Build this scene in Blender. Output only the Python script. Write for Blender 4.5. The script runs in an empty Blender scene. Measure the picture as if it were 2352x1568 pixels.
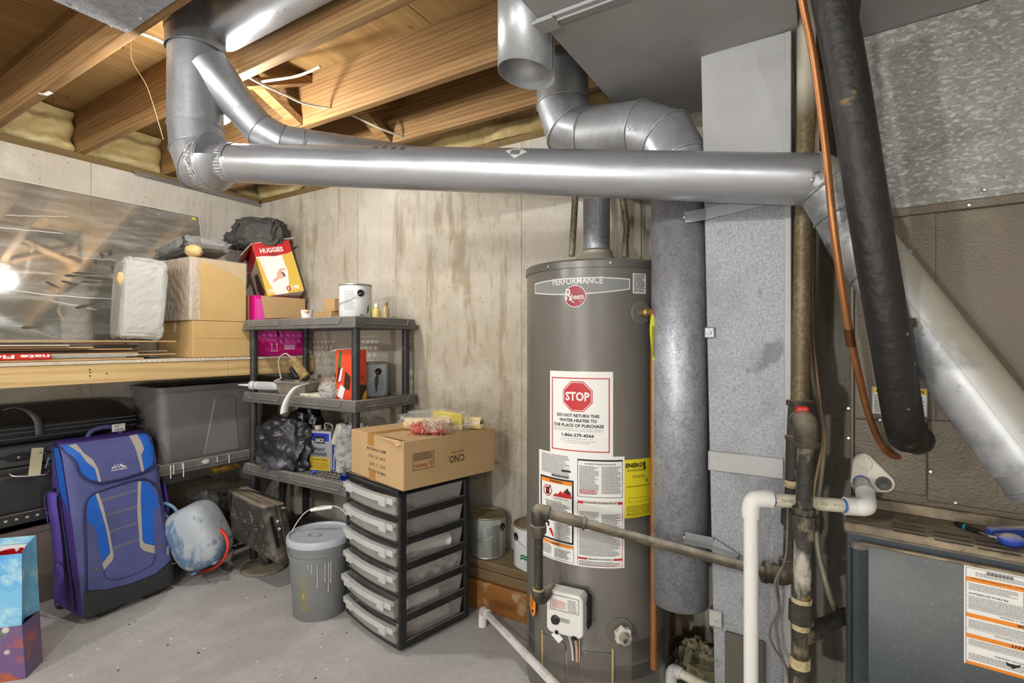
import bpy, bmesh, math, random
from mathutils import Vector, Matrix, noise

# ------------------------------------------------------------------ camera, world, lights, exposure
CAM = Vector((3.49, -2.20, 1.27))
YAW = math.radians(31.6)
FPX, CXP, HOR = 1176.0, 1176.0, 786.0
scene = bpy.context.scene
C = scene.collection
cam_d = bpy.data.cameras.new('camera'); cam_d.lens = 18; cam_d.sensor_width = 36
cam_d.clip_start = 0.02; cam_d.shift_y = -(784.0 - HOR) / 2352.0
cam_o = bpy.data.objects.new('camera', cam_d); C.objects.link(cam_o)
cam_o.location = CAM; cam_o.rotation_euler = (math.radians(90), 0, YAW)
scene.camera = cam_o
world = bpy.data.worlds.new('world'); scene.world = world; world.use_nodes = True
world.node_tree.nodes['Background'].inputs[0].default_value = (0.9, 0.95, 1.0, 1)
world.node_tree.nodes['Background'].inputs[1].default_value = 0.05
vs = scene.view_settings
vs.view_transform = 'Standard'; vs.look = 'None'; vs.gamma = 1.0; vs.use_curve_mapping = False
vs.exposure = 0.86
# basement bulbs, the last three unseen and added for fill: (place, watts, light colour); the lamps themselves are built further down
BULBS = [((1.395, -1.045, 2.192), 24, (1.0, 0.98, 0.95)),
         ((2.60, -3.02, 2.06), 38, (0.98, 0.99, 1.0)),
         ((4.45, -3.62, 2.06), 20, (0.98, 0.99, 1.0)),  # unseen fill bulb, added for more even light
         ((1.35, -3.22, 2.06), 34, (0.98, 0.99, 1.0)),  # second unseen fill bulb, added to brighten the left side
         ((3.05, -4.35, 0.95), 58, (0.98, 0.99, 1.0))]  # unseen low lamp, added to brighten the duct undersides
cy = scene.cycles
cy.max_bounces = 6; cy.diffuse_bounces = 4; cy.glossy_bounces = 3; cy.transmission_bounces = 4; cy.transparent_max_bounces = 8
cy.use_light_tree = False; cy.caustics_reflective = False; cy.caustics_refractive = False

# ------------------------------------------------------------------ pixel rays to world points (2352 x 1568 frame)
_r = Vector((math.cos(YAW), math.sin(YAW), 0)); _f = Vector((-math.sin(YAW), math.cos(YAW), 0))
def W(px, py, F):
    return CAM + _f * F + _r * ((px - CXP) / FPX * F) + Vector((0, 0, (HOR - py) / FPX * F))
def _dir(px, py): return W(px, py, 1.0) - CAM
def onX(px, py, X): d = _dir(px, py); return CAM + d * ((X - CAM.x) / d.x)
def onY(px, py, Y): d = _dir(px, py); return CAM + d * ((Y - CAM.y) / d.y)
def onZ(px, py, Z): d = _dir(px, py); return CAM + d * ((Z - CAM.z) / d.z)

# ------------------------------------------------------------------ mesh builder
PI = math.pi
class MB:
    def __init__(s, M=None): s.v = []; s.f = []; s.M = M or Matrix.Identity(4)
    def add(s, vs_, fs):
        b = len(s.v); s.v += [s.M @ Vector(p) for p in vs_]; s.f += [tuple(b + i for i in f) for f in fs]; return s
    def box(s, x0, x1, y0, y1, z0, z1):
        return s.add([(x0,y0,z0),(x1,y0,z0),(x1,y1,z0),(x0,y1,z0),(x0,y0,z1),(x1,y0,z1),(x1,y1,z1),(x0,y1,z1)],
                     [(3,2,1,0),(4,5,6,7),(0,1,5,4),(1,2,6,5),(2,3,7,6),(3,0,4,7)])
    def cbox(s, c, d): return s.box(c[0]-d[0]/2, c[0]+d[0]/2, c[1]-d[1]/2, c[1]+d[1]/2, c[2]-d[2]/2, c[2]+d[2]/2)
    def bar(s, a, b, w, h, up=(0,0,1)):
        a = Vector(a); b = Vector(b); d = (b - a).normalized(); u = Vector(up)
        sd = d.cross(u)
        if sd.length < 1e-4: sd = d.cross(Vector((1,0,0)))
        sd.normalize(); u = sd.cross(d)
        vv = []
        for p in (a, b):
            for i, j in ((-1,-1),(1,-1),(1,1),(-1,1)): vv.append(p + sd*(i*w/2) + u*(j*h/2))
        return s.add(vv, [(3,2,1,0),(4,5,6,7),(0,1,5,4),(1,2,6,5),(2,3,7,6),(3,0,4,7)])
    def tube(s, pts, r, n=16, cap=True, closed=False):
        P = [Vector(p) for p in pts]; m = len(P)
        R = list(r) if isinstance(r, (list, tuple)) else [r]*m
        T = []
        for i in range(m):
            if closed: t = P[(i+1) % m] - P[i-1]
            else: t = P[min(i+1, m-1)] - P[max(i-1, 0)]
            T.append(t.normalized() if t.length > 1e-9 else Vector((0,0,1)))
        u = T[0].orthogonal().normalized(); vv = []
        for i in range(m):
            u = (u - T[i]*u.dot(T[i]))
            if u.length < 1e-6: u = T[i].orthogonal()
            u.normalize(); w = T[i].cross(u)
            k = 1.0
            if 0 < i < m-1 or closed:                      # keep the section round at a mitre
                a = (P[i] - P[i-1]); b = (P[(i+1) % m] - P[i])
                if a.length > 1e-9 and b.length > 1e-9:
                    ch = math.sqrt(max(0.25, (1 + a.normalized().dot(b.normalized()))/2)); k = 1/ch
            bis = None
            if k > 1.001:
                bis = ((P[i] - P[i-1]).normalized() - (P[(i+1) % m] - P[i]).normalized())
                bis = bis - T[i]*bis.dot(T[i]); bis.normalize()
            for j in range(n):
                a = 2*PI*j/n; q = u*math.cos(a) + w*math.sin(a)
                if bis is not None: q = q + bis*(q.dot(bis)*(k-1))
                vv.append(P[i] + q*R[i])
        ff = []
        for i in range(m if closed else m-1):
            for j in range(n):
                a = i*n + j; b = i*n + (j+1) % n; c = ((i+1) % m)*n
                ff.append((a, b, c + (j+1) % n, c + j))
        if cap and not closed:
            ff.append(tuple(range(n-1, -1, -1))); ff.append(tuple((m-1)*n + j for j in range(n)))
        return s.add(vv, ff)
    def lathe(s, prof, n=32, o=(0,0,0), cap=True):
        vv = []; ff = []; m = len(prof)
        for r, z in prof:
            for j in range(n):
                a = 2*PI*j/n; vv.append((o[0] + r*math.cos(a), o[1] + r*math.sin(a), o[2] + z))
        for i in range(m-1):
            for j in range(n):
                ff.append((i*n+j, i*n+(j+1) % n, (i+1)*n+(j+1) % n, (i+1)*n+j))
        if cap:
            if prof[0][0] > 1e-6: ff.append(tuple(range(n-1, -1, -1)))
            if prof[-1][0] > 1e-6: ff.append(tuple((m-1)*n + j for j in range(n)))
        return s.add(vv, ff)
    def prism(s, poly, z0, z1):
        n = len(poly)
        return s.add([(x, y, z0) for x, y in poly] + [(x, y, z1) for x, y in poly],
                     [tuple(range(n-1, -1, -1)), tuple(range(n, 2*n))] + [(i, (i+1) % n, n+(i+1) % n, n+i) for i in range(n)])
    def grid(s, fn, nu, nv, wrap=False):
        vv = [fn(i/nu, j/nv) for j in range(nv+1) for i in range(nu+1)]
        ff = [(j*(nu+1)+i, j*(nu+1)+i+1, (j+1)*(nu+1)+i+1, (j+1)*(nu+1)+i) for j in range(nv) for i in range(nu)]
        return s.add(vv, ff)
    def loft(s, rings, cap=True):
        n = len(rings[0]); vv = [p for r in rings for p in r]; ff = []
        for i in range(len(rings)-1):
            for j in range(n): ff.append((i*n+j, i*n+(j+1) % n, (i+1)*n+(j+1) % n, (i+1)*n+j))
        if cap: ff.append(tuple(range(n-1, -1, -1))); ff.append(tuple((len(rings)-1)*n+j for j in range(n)))
        return s.add(vv, ff)
    def blob(s, c, rad, amp=0.1, fr=4.0, seed=0, nu=28, nv=18, flat=None, ridge=False, power=1.0):
        """a lumpy closed body; power<1 makes it boxier; flat = lowest height"""
        def fn(u, v):
            a = 2*PI*u; b = PI*(v-0.5)
            d = Vector((math.cos(b)*math.cos(a), math.cos(b)*math.sin(a), math.sin(b)))
            e = Vector([math.copysign(abs(x)**power, x) for x in d])
            nz = noise.noise(d*fr + Vector((seed*7.1, seed*3.3, seed)))
            if ridge: nz = 0.5 - 1.6*abs(nz)
            nz += 0.5*noise.noise(d*fr*2.3 + Vector((seed, 5, 2)))
            k = 1 + amp*nz
            p = Vector((c[0] + e.x*rad[0]*k, c[1] + e.y*rad[1]*k, c[2] + e.z*rad[2]*k))
            if flat is not None and p.z < flat: p.z = flat + 0.0005
            return p
        vv = []; ff = []
        for j in range(nv+1):
            for i in range(nu): vv.append(fn(i/nu, j/nv))
        for j in range(nv):
            for i in range(nu): ff.append((j*nu+i, j*nu+(i+1) % nu, (j+1)*nu+(i+1) % nu, (j+1)*nu+i))
        return s.add(vv, ff)

MW = {}
def obj(name, mb, m, parent=None, smooth=None, bevel=0, local=False, origin=None, segs=1, solid=0, subd=0):
    me = bpy.data.meshes.new(name)
    Mi = None
    if parent is not None and not local: Mi = MW[parent.name].inverted()
    if parent is None and origin is not None: Mi = Matrix.Translation(-Vector(origin))
    vv = [Mi @ p for p in mb.v] if Mi is not None else mb.v
    me.from_pydata([tuple(p) for p in vv], [], mb.f)
    bm = bmesh.new(); bm.from_mesh(me)
    bmesh.ops.remove_doubles(bm, verts=bm.verts, dist=1e-6)
    bmesh.ops.recalc_face_normals(bm, faces=bm.faces); bm.to_mesh(me); bm.free()
    if m is not None: me.materials.append(m)
    flat_print = name.endswith(('_print', 'lettering', '_band')) and parent is not None
    if smooth is not None:
        me.polygons.foreach_set('use_smooth', [True]*len(me.polygons))
        me.set_sharp_from_angle(angle=math.radians(smooth))
    o = bpy.data.objects.new(name, me); C.objects.link(o)
    if parent is not None:
        o.parent = parent; MW[o.name] = MW[parent.name]
    else:
        MW[o.name] = Matrix.Translation(Vector(origin)) if origin is not None else Matrix.Identity(4)
        if origin is not None: o.location = origin
    if flat_print: o['kind'] = 'stuff'
    if solid:
        md = o.modifiers.new('solid', 'SOLIDIFY'); md.thickness = solid; md.offset = 0
    if bevel:
        md = o.modifiers.new('bevel', 'BEVEL'); md.width = bevel; md.segments = segs; md.limit_method = 'ANGLE'
    if subd:
        md = o.modifiers.new('sub', 'SUBSURF'); md.levels = subd; md.render_levels = subd
    return o
def tag(o, label, cat, group=None):
    o['label'] = label; o['category'] = cat
    if group: o['group'] = group
    return o
def thing(name, label, cat, loc=(0,0,0), rotz=0, group=None):
    o = bpy.data.objects.new(name, None); C.objects.link(o); o.empty_display_size = 0.1
    o.location = loc; o.rotation_euler = (0, 0, rotz)
    MW[o.name] = Matrix.Translation(Vector(loc)) @ Matrix.Rotation(rotz, 4, 'Z')
    return tag(o, label, cat, group)
def struct(name, mb, m, **k):
    o = obj(name, mb, m, **k); o['kind'] = 'structure'; return o
def share(src, parent, name=None, **mods):
    """another piece with the same mesh"""
    o = src.copy(); C.objects.link(o); o.parent = parent
    if name: o.name = name
    MW[o.name] = MW[parent.name]
    return o
def copy_tree(root, loc=None, rotz=None):
    r = root.copy(); C.objects.link(r)
    if loc is not None: r.location = loc
    if rotz is not None: r.rotation_euler = (0, 0, rotz)
    MW[r.name] = Matrix.Translation(r.location) @ Matrix.Rotation(r.rotation_euler.z, 4, 'Z')
    for ch in list(root.children):
        c = ch.copy(); C.objects.link(c); c.parent = r; MW[c.name] = MW[r.name]
        for g in ch.children:
            d = g.copy(); C.objects.link(d); d.parent = c; MW[d.name] = MW[r.name]
    return r
def arc(c, r, a0, a1, n, ax=(1,0,0), ay=(0,0,1)):
    c = Vector(c); ax = Vector(ax); ay = Vector(ay)
    return [c + ax*(r*math.cos(a0+(a1-a0)*i/n)) + ay*(r*math.sin(a0+(a1-a0)*i/n)) for i in range(n+1)]
def smooth_path(P, n=8):
    P = [Vector(p) for p in P]; out = []
    for i in range(len(P)-1):
        p0 = P[max(i-1,0)]; p1 = P[i]; p2 = P[i+1]; p3 = P[min(i+2,len(P)-1)]
        for k in range(n):
            t = k/n
            out.append(0.5*((2*p1) + (p2-p0)*t + (2*p0-5*p1+4*p2-p3)*t*t + (3*p1-p0-3*p2+p3)*t**3))
    out.append(P[-1]); return out

# ------------------------------------------------------------------ materials
def srgb(r, g, b): return tuple(((x/255)/12.92 if x/255 <= 0.04045 else ((x/255+0.055)/1.055)**2.4) for x in (r, g, b)) + (1,)
MATS = {}
def mat(name, col, rough=0.6, metal=0.0, layers=(), bump=0, bscale=80, bstretch=(1,1,1), rvar=0, spec=0.5, trans=0, alpha=1.0, emit=0, dust=None, coat=0, ior=1.45):
    """layers: (kind, scale, stretch, lo, hi, colour, amount); kinds n noise, v voronoi dots, c voronoi cells, w wave rings, z height ramp"""
    if name in MATS: return MATS[name]
    m = bpy.data.materials.new(name); m.use_nodes = True; nt = m.node_tree; N = nt.nodes; L = nt.links
    b = N['Principled BSDF']
    b.inputs['Roughness'].default_value = rough; b.inputs['Metallic'].default_value = metal
    b.inputs['Specular IOR Level'].default_value = spec; b.inputs['IOR'].default_value = ior
    b.inputs['Transmission Weight'].default_value = trans; b.inputs['Alpha'].default_value = alpha
    b.inputs['Coat Weight'].default_value = coat
    b.inputs['Base Color'].default_value = col
    if emit:
        b.inputs['Emission Color'].default_value = col; b.inputs['Emission Strength'].default_value = emit
    tc = N.new('ShaderNodeTexCoord').outputs['Object']
    def coords(st):
        mp = N.new('ShaderNodeMapping'); mp.inputs['Scale'].default_value = st; L.new(tc, mp.inputs['Vector']); return mp.outputs['Vector']
    cur = None
    for kind, sc, st, lo, hi, c2, amt in layers:
        v = coords(st)
        if kind in 'n':
            t = N.new('ShaderNodeTexNoise'); t.inputs['Scale'].default_value = sc; t.inputs['Detail'].default_value = 4; t.inputs['Roughness'].default_value = 0.6; val = t.outputs['Fac']
        elif kind == 'v':
            t = N.new('ShaderNodeTexVoronoi'); t.inputs['Scale'].default_value = sc; val = t.outputs['Distance']
        elif kind == 'c':
            t = N.new('ShaderNodeTexVoronoi'); t.inputs['Scale'].default_value = sc
            sp = N.new('ShaderNodeSeparateColor'); L.new(t.outputs['Color'], sp.inputs[0]); val = sp.outputs[0]
        elif kind == 'w':
            t = N.new('ShaderNodeTexWave'); t.wave_type = 'BANDS'; t.bands_direction = 'Z'; t.inputs['Scale'].default_value = sc
            t.inputs['Distortion'].default_value = 7; t.inputs['Detail'].default_value = 3; t.inputs['Detail Scale'].default_value = 1.2; val = t.outputs['Fac']
        elif kind == 'z':
            t = N.new('ShaderNodeSeparateXYZ'); val = t.outputs[2]
        L.new(v, t.inputs[0])
        mr = N.new('ShaderNodeMapRange'); mr.inputs[1].default_value = lo; mr.inputs[2].default_value = hi
        mr.inputs[3].default_value = 0; mr.inputs[4].default_value = amt; L.new(val, mr.inputs[0])
        mx = N.new('ShaderNodeMix'); mx.data_type = 'RGBA'
        L.new(mr.outputs[0], mx.inputs[0])
        if cur is None: mx.inputs[6].default_value = col
        else: L.new(cur, mx.inputs[6])
        mx.inputs[7].default_value = c2; cur = mx.outputs[2]
    if dust:                                       # real dust settled on upward faces
        dc, amt, sc = dust[:3]; dlo, dhi = dust[3:] if len(dust) > 3 else (0.15, 0.9)
        g = N.new('ShaderNodeNewGeometry'); sp = N.new('ShaderNodeSeparateXYZ'); L.new(g.outputs['Normal'], sp.inputs[0])
        t = N.new('ShaderNodeTexNoise'); t.inputs['Scale'].default_value = sc; t.inputs['Detail'].default_value = 5; L.new(tc, t.inputs[0])
        mr = N.new('ShaderNodeMapRange'); mr.inputs[1].default_value = dlo; mr.inputs[2].default_value = dhi; mr.inputs[4].default_value = amt; L.new(sp.outputs[2], mr.inputs[0])
        m2 = N.new('ShaderNodeMapRange'); m2.inputs[1].default_value = 0.3; m2.inputs[2].default_value = 0.6; m2.inputs[3].default_value = 0.45; L.new(t.outputs['Fac'], m2.inputs[0])
        mu = N.new('ShaderNodeMath'); mu.operation = 'MULTIPLY'; L.new(mr.outputs[0], mu.inputs[0]); L.new(m2.outputs[0], mu.inputs[1])
        mx = N.new('ShaderNodeMix'); mx.data_type = 'RGBA'; L.new(mu.outputs[0], mx.inputs[0])
        if cur is None: mx.inputs[6].default_value = col
        else: L.new(cur, mx.inputs[6])
        mx.inputs[7].default_value = dc; cur = mx.outputs[2]
        if metal:
            iv = N.new('ShaderNodeMath'); iv.operation = 'MULTIPLY_ADD'; L.new(mu.outputs[0], iv.inputs[0]); iv.inputs[1].default_value = -metal; iv.inputs[2].default_value = metal
            L.new(iv.outputs[0], b.inputs['Metallic'])
    if cur is not None: L.new(cur, b.inputs['Base Color'])
    if rvar:
        t = N.new('ShaderNodeTexNoise'); t.inputs['Scale'].default_value = 9; t.inputs['Detail'].default_value = 5; L.new(tc, t.inputs[0])
        mr = N.new('ShaderNodeMapRange'); mr.inputs[1].default_value = 0.3; mr.inputs[2].default_value = 0.7
        mr.inputs[3].default_value = max(0.03, rough - rvar); mr.inputs[4].default_value = rough + rvar
        L.new(t.outputs['Fac'], mr.inputs[0]); L.new(mr.outputs[0], b.inputs['Roughness'])
    if bump:
        t = N.new('ShaderNodeTexNoise'); t.inputs['Scale'].default_value = bscale; t.inputs['Detail'].default_value = 5; L.new(coords(bstretch), t.inputs[0])
        bp = N.new('ShaderNodeBump'); bp.inputs['Strength'].default_value = bump; bp.inputs['Distance'].default_value = 0.02
        L.new(t.outputs['Fac'], bp.inputs['Height']); L.new(bp.outputs[0], b.inputs['Normal'])
    MATS[name] = m; return m
def pl(name, c, rough=0.6, **k): return mat(name, srgb(*c), rough, **k)

# ------------------------------------------------------------------ flat print: lettering and patches laid on a surface
_txt_cache = {}
def text2d(s, bold=0.0):
    key = (s, bold)
    if key in _txt_cache: return _txt_cache[key]
    cu = bpy.data.curves.new('t', 'FONT'); cu.body = s; cu.size = 1.0; cu.offset = bold; cu.resolution_u = 2
    o = bpy.data.objects.new('t', cu); C.objects.link(o)
    bpy.context.view_layer.update()
    dg = bpy.context.evaluated_depsgraph_get()
    me = bpy.data.meshes.new_from_object(o.evaluated_get(dg))
    vv = [(p.co.x, p.co.y) for p in me.vertices]; ff = [tuple(p.vertices) for p in me.polygons]
    bpy.data.objects.remove(o); bpy.data.curves.remove(cu); bpy.data.meshes.remove(me)
    x0 = min(p[0] for p in vv); x1 = max(p[0] for p in vv)
    _txt_cache[key] = (vv, ff, x0, x1); return _txt_cache[key]
def put_text(mb, s, mp, u, v, h, width=None, bold=0.012, off=0.001, align='C', rot=0, sx=1.0):
    """h is the cap height; width squeezes the line to that width"""
    vv, ff, x0, x1 = text2d(s, bold)
    k = h/0.7; kx = k*sx
    if width: kx = width/(x1 - x0)
    w = (x1 - x0)*kx
    ox = {'C': -w/2, 'L': 0, 'R': -w}[align]
    c, sn = math.cos(rot), math.sin(rot)
    pts = []
    for x, y in vv:
        a = (x - x0)*kx + ox; b = y*k
        pts.append(mp(u + a*c - b*sn, v + a*sn + b*c, off))
    mb.add(pts, ff)
def flat(o, ud, vd):
    o = Vector(o); ud = Vector(ud).normalized(); vd = Vector(vd).normalized(); n = ud.cross(vd)
    return lambda u, v, off=0: o + ud*u + vd*v + n*off
def cyl(cx, cy, R, a0):
    """u runs to the right along the wall of a standing cylinder seen from outside, a0 = bearing of u = 0"""
    def f(u, v, off=0):
        a = a0 + u/R; return Vector((cx + (R+off)*math.cos(a), cy + (R+off)*math.sin(a), v))
    return f
def patch(mb, poly, mp, off=0.0006, maxlen=0.03):
    bm = bmesh.new(); vs_ = [bm.verts.new((x, y, 0)) for x, y in poly]; bm.faces.new(vs_)
    bmesh.ops.triangulate(bm, faces=bm.faces)
    for _ in range(6):
        es = [e for e in bm.edges if e.calc_length() > maxlen]
        if not es: break
        bmesh.ops.subdivide_edges(bm, edges=es, cuts=1)
        bmesh.ops.triangulate(bm, faces=[f for f in bm.faces if len(f.verts) > 4])
    bm.verts.index_update()
    mb.add([mp(p.co.x, p.co.y, off) for p in bm.verts], [tuple(q.index for q in f.verts) for f in bm.faces]); bm.free(); return mb
def rect(u0, u1, v0, v1): return [(u0,v0),(u1,v0),(u1,v1),(u0,v1)]
def frame(mb, u0, u1, v0, v1, t, mp, off=0.0008, maxlen=0.03):
    for r in (rect(u0,u1,v0,v0+t), rect(u0,u1,v1-t,v1), rect(u0,u0+t,v0+t,v1-t), rect(u1-t,u1,v0+t,v1-t)): patch(mb, r, mp, off, maxlen)
def fine_print(mb, u0, u1, v0, v1, h, gap, mp, off=0.0009, seed=1, ragged=True):
    """rows of small word-long dashes"""
    rnd = random.Random(seed); v = v1 - h
    while v >= v0:
        u = u0; end = u1 - (rnd.random()*0.25*(u1-u0) if ragged and rnd.random() < 0.4 else 0)
        while u < end - h:
            w = min(end - u, h*rnd.uniform(1.2, 5)); patch(mb, rect(u, u+w, v, v+h), mp, off, 0.06); u += w + h*0.6
        v -= h + gap
def ngon(c, r, n, a0=0, ry=None): return [(c[0] + r*math.cos(a0+2*PI*i/n), c[1] + (ry or r)*math.sin(a0+2*PI*i/n)) for i in range(n)]
# ------------------------------------------------------------------ common materials
CONC = mat('concrete_wall', srgb(188,181,168), 0.9, layers=[
    ('n', 1.1, (1,1,0.5), 0.42, 0.66, srgb(160,147,122), 0.75),
    ('n', 2.6, (1.8,1.8,0.22), 0.56, 0.66, srgb(128,112,80), 0.7),
    ('n', 9.0, (1.5,1.5,0.12), 0.58, 0.72, srgb(150,134,104), 0.5),
    ('n', 5.0, (1,1,1), 0.5, 0.7, srgb(208,201,188), 0.5),
    ('n', 40.0, (1,1,0.35), 0.55, 0.75, srgb(140,128,106), 0.4),
    ('v', 16.0, (1,1,1), 0.10, 0.05, srgb(104,94,76), 0.55)], bump=0.25, bscale=45)
CONC2 = mat('concrete_wall_stained', srgb(188,181,168), 0.9, layers=[
    ('n', 1.1, (1,1,0.5), 0.42, 0.66, srgb(160,147,122), 0.7),
    ('n', 3.4, (2.3,1.0,0.40), 0.53, 0.60, srgb(136,120,90), 0.55),
    ('n', 26.0, (1,1,0.4), 0.52, 0.66, srgb(150,136,108), 0.5),
    ('n', 5.0, (1,1,1), 0.5, 0.7, srgb(208,203,192), 0.4),
    ('v', 16.0, (1,1,1), 0.10, 0.05, srgb(104,94,76), 0.55)], bump=0.25, bscale=45)
FLOOR = mat('concrete_floor', srgb(186,184,180), 0.75, layers=[
    ('n', 0.9, (1,1,1), 0.40, 0.65, srgb(160,157,152), 0.8),
    ('n', 3.5, (1,0.5,1), 0.5, 0.7, srgb(206,204,200), 0.6),
    ('n', 22, (1,1,1), 0.55, 0.75, srgb(144,140,134), 0.4),
    ('v', 7.0, (1,1.6,1), 0.07, 0.035, srgb(228,224,216), 0.8),
    ('v', 4.3, (1.3,1,1), 0.035, 0.02, srgb(80,70,60), 0.8)], bump=0.12, bscale=30)
JOIST = mat('joist_wood', srgb(146,112,70), 0.75, layers=[
    ('w', 13.0, (0.10,1,1.2), 0.35, 0.95, srgb(112,76,40), 0.65),
    ('v', 2.4, (0.55,1,1.4), 0.10, 0.03, srgb(84,54,28), 0.8),
    ('n', 1.6, (0.5,1,1), 0.42, 0.68, srgb(120,84,48), 0.45),
    ('n', 60, (0.04,1,1), 0.45, 0.7, srgb(172,138,90), 0.5)], bump=0.1, bscale=40, bstretch=(0.05,1,1))
PLY = mat('plywood_ceiling', srgb(148,116,68), 0.8, layers=[
    ('n', 9, (1,0.08,1), 0.42, 0.66, srgb(128,92,50), 0.7),
    ('n', 40, (1,0.05,1), 0.5, 0.7, srgb(176,144,92), 0.5),
    ('v', 3.5, (1,0.7,1), 0.06, 0.02, srgb(70,40,18), 0.9)])
PINE = mat('pine_board', srgb(196,168,116), 0.65, layers=[
    ('w', 7, (1,0.12,1.2), 0.3, 0.95, srgb(176,138,84), 0.55),
    ('n', 50, (1,0.05,1), 0.45, 0.7, srgb(222,192,138), 0.5),
    ('v', 4.5, (1,0.55,1), 0.05, 0.02, srgb(92,56,26), 0.85)])
SILL = mat('treated_wood', srgb(118,96,56), 0.8, layers=[('n', 30, (1,0.06,1), 0.45, 0.7, srgb(92,72,40), 0.7)])
BATT = mat('insulation_kraft', srgb(196,176,124), 0.95, layers=[('n', 4, (1,1,1), 0.4, 0.65, srgb(158,134,80), 0.7), ('n', 14, (1,1,1), 0.5, 0.7, srgb(220,206,164), 0.5)], bump=0.3, bscale=25)
GALV = mat('galvanized_steel', srgb(168,170,172), 0.42, 0.62, layers=[
    ('n', 60, (1,1,1), 0.42, 0.62, srgb(152,155,158), 0.5),
    ('n', 3.0, (1,1,1), 0.45, 0.7, srgb(146,148,150), 0.5),
    ('n', 25, (1,1,1), 0.55, 0.75, srgb(206,208,210), 0.35)], rvar=0.10)
GALVB = mat('galvanized_bright', srgb(182,184,187), 0.34, 0.70, layers=[
    ('n', 2.0, (1,1,1), 0.45, 0.7, srgb(172,174,178), 0.5),
    ('n', 18, (1,1,1), 0.58, 0.75, srgb(150,152,156), 0.35)], rvar=0.08)
GALVS = mat('galvanized_spangle', srgb(160,163,169), 0.45, 0.55, layers=[
    ('n', 38, (1,1,0.6), 0.42, 0.62, srgb(128,131,138), 0.7),
    ('n', 130, (1,1,1), 0.45, 0.62, srgb(196,198,202), 0.5),
    ('n', 3.0, (1,1,0.4), 0.45, 0.7, srgb(192,194,200), 0.4)], rvar=0.08)
GALVD = mat('galvanized_dull', srgb(174,174,172), 0.62, 0.30, layers=[
    ('n', 2.0, (1,1,1), 0.40, 0.7, srgb(142,141,138), 0.7),
    ('n', 150, (1,1,1), 0.45, 0.65, srgb(178,177,173), 0.5),
    ('v', 40, (1,1,1), 0.10, 0.05, srgb(206,205,200), 0.5)])
GALVF = mat('galvanized_flat', srgb(150,152,156), 0.6, 0.30, layers=[
    ('n', 90, (1,1,1), 0.42, 0.62, srgb(122,124,128), 0.7), ('n', 220, (1,1,1), 0.45, 0.6, srgb(182,184,186), 0.6),
    ('n', 4, (1,1,1), 0.50, 0.66, srgb(112,113,116), 0.55), ('n', 7, (1,1,1), 0.60, 0.66, srgb(70,70,72), 0.5)])
SCREW = pl('screw_zinc', (205,205,200), 0.35, metal=0.9)
BLACKP = mat('black_plastic', srgb(46,45,44), 0.5, layers=[('n', 12, (1,1,1), 0.5, 0.75, srgb(84,82,78), 0.5)], dust=(srgb(150,142,130), 0.6, 14))
GREYP = mat('shelf_plastic', srgb(92,90,87), 0.55, layers=[('n', 14, (1,1,1), 0.5, 0.7, srgb(122,119,114), 0.5), ('n', 40, (1,1,3), 0.62, 0.72, srgb(170,166,158), 0.6)], dust=(srgb(176,168,156), 0.7, 12))
IRON = mat('black_iron', srgb(58,53,45), 0.6, 0.3, layers=[('n', 16, (1,1,0.5), 0.45, 0.7, srgb(96,86,66), 0.7), ('n', 60, (1,1,1), 0.6, 0.72, srgb(176,158,110), 0.5)], dust=(srgb(170,158,138), 0.9, 20), bump=0.2, bscale=60)
WHITEP = mat('white_pvc', srgb(222,220,214), 0.35, layers=[('n', 9, (1,1,0.3), 0.55, 0.75, srgb(196,190,176), 0.6)])
BLACK = pl('black_ink', (26,25,24), 0.6)
GREYINK = pl('grey_ink', (120,118,114), 0.6)
WHITE = pl('white_paper', (232,230,224), 0.55)
RED = pl('red_ink', (190,38,40), 0.5)
ORANGE = pl('orange_ink', (232,136,34), 0.5)
YELLOW = pl('yellow_card', (222,206,36), 0.5)
CARD = mat('cardboard', srgb(184,152,108), 0.85, layers=[('n', 5, (1,1,1), 0.45, 0.7, srgb(174,132,80), 0.5), ('n', 60, (1,1,6), 0.5, 0.7, srgb(204,166,112), 0.4)])
CARD2 = mat('cardboard_yellow', srgb(194,162,108), 0.8, layers=[('n', 4, (1,1,1), 0.45, 0.7, srgb(178,144,90), 0.5), ('n', 70, (1,6,1), 0.5, 0.7, srgb(216,180,118), 0.4)])

# ------------------------------------------------------------------ room shell
FL = struct('floor', MB().box(-0.25, 5.4, -5.4, 0.25, -0.12, 0.0), FLOOR)
WT = 2.27                                                   # top of the poured walls
JB, JT = 2.31, 2.545                                        # joist bottom and top
def poured_wall(name, seams, axis, far):
    core = struct(name, MB().box(-0.22, -0.012, -5.3, 0.0, 0, WT) if axis == 'y' else (MB().box(-0.2, 5.3, 0.012, 0.22, 0, WT)), CONC)
    rnd = random.Random(4)
    for k, (a, b) in enumerate(zip(seams[:-1], seams[1:])):
        d = rnd.uniform(-0.003, 0.003)
        if axis == 'y': mb = MB().box(-0.0125, d, a+0.0008, b-0.0008, 0, WT)
        else: mb = MB().box(a+0.0008, b-0.0008, d, 0.0125, 0, WT)
        obj('concrete_panel', mb, CONC2 if axis == 'x' and k in (1, 3) else CONC, core, bevel=0.0015)
    return core
wl = poured_wall('wall_left', [-5.2,-4.6,-4.0,-3.41,-2.8,-2.2,-1.6,-1.0,-0.385,0.0], 'y', 0)
wb = poured_wall('wall_back', [0.0,0.41,1.016,1.574,2.193,2.80,3.41,4.0,4.6,5.2], 'x', 0)
DRYW = mat('painted_drywall', srgb(226,222,214), 0.8, layers=[('n', 3, (1,1,1), 0.45, 0.7, srgb(216,212,202), 0.5)])
struct('wall_right', MB().box(5.2, 5.4, -5.3, 0.2, 0, JT), DRYW)
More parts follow.
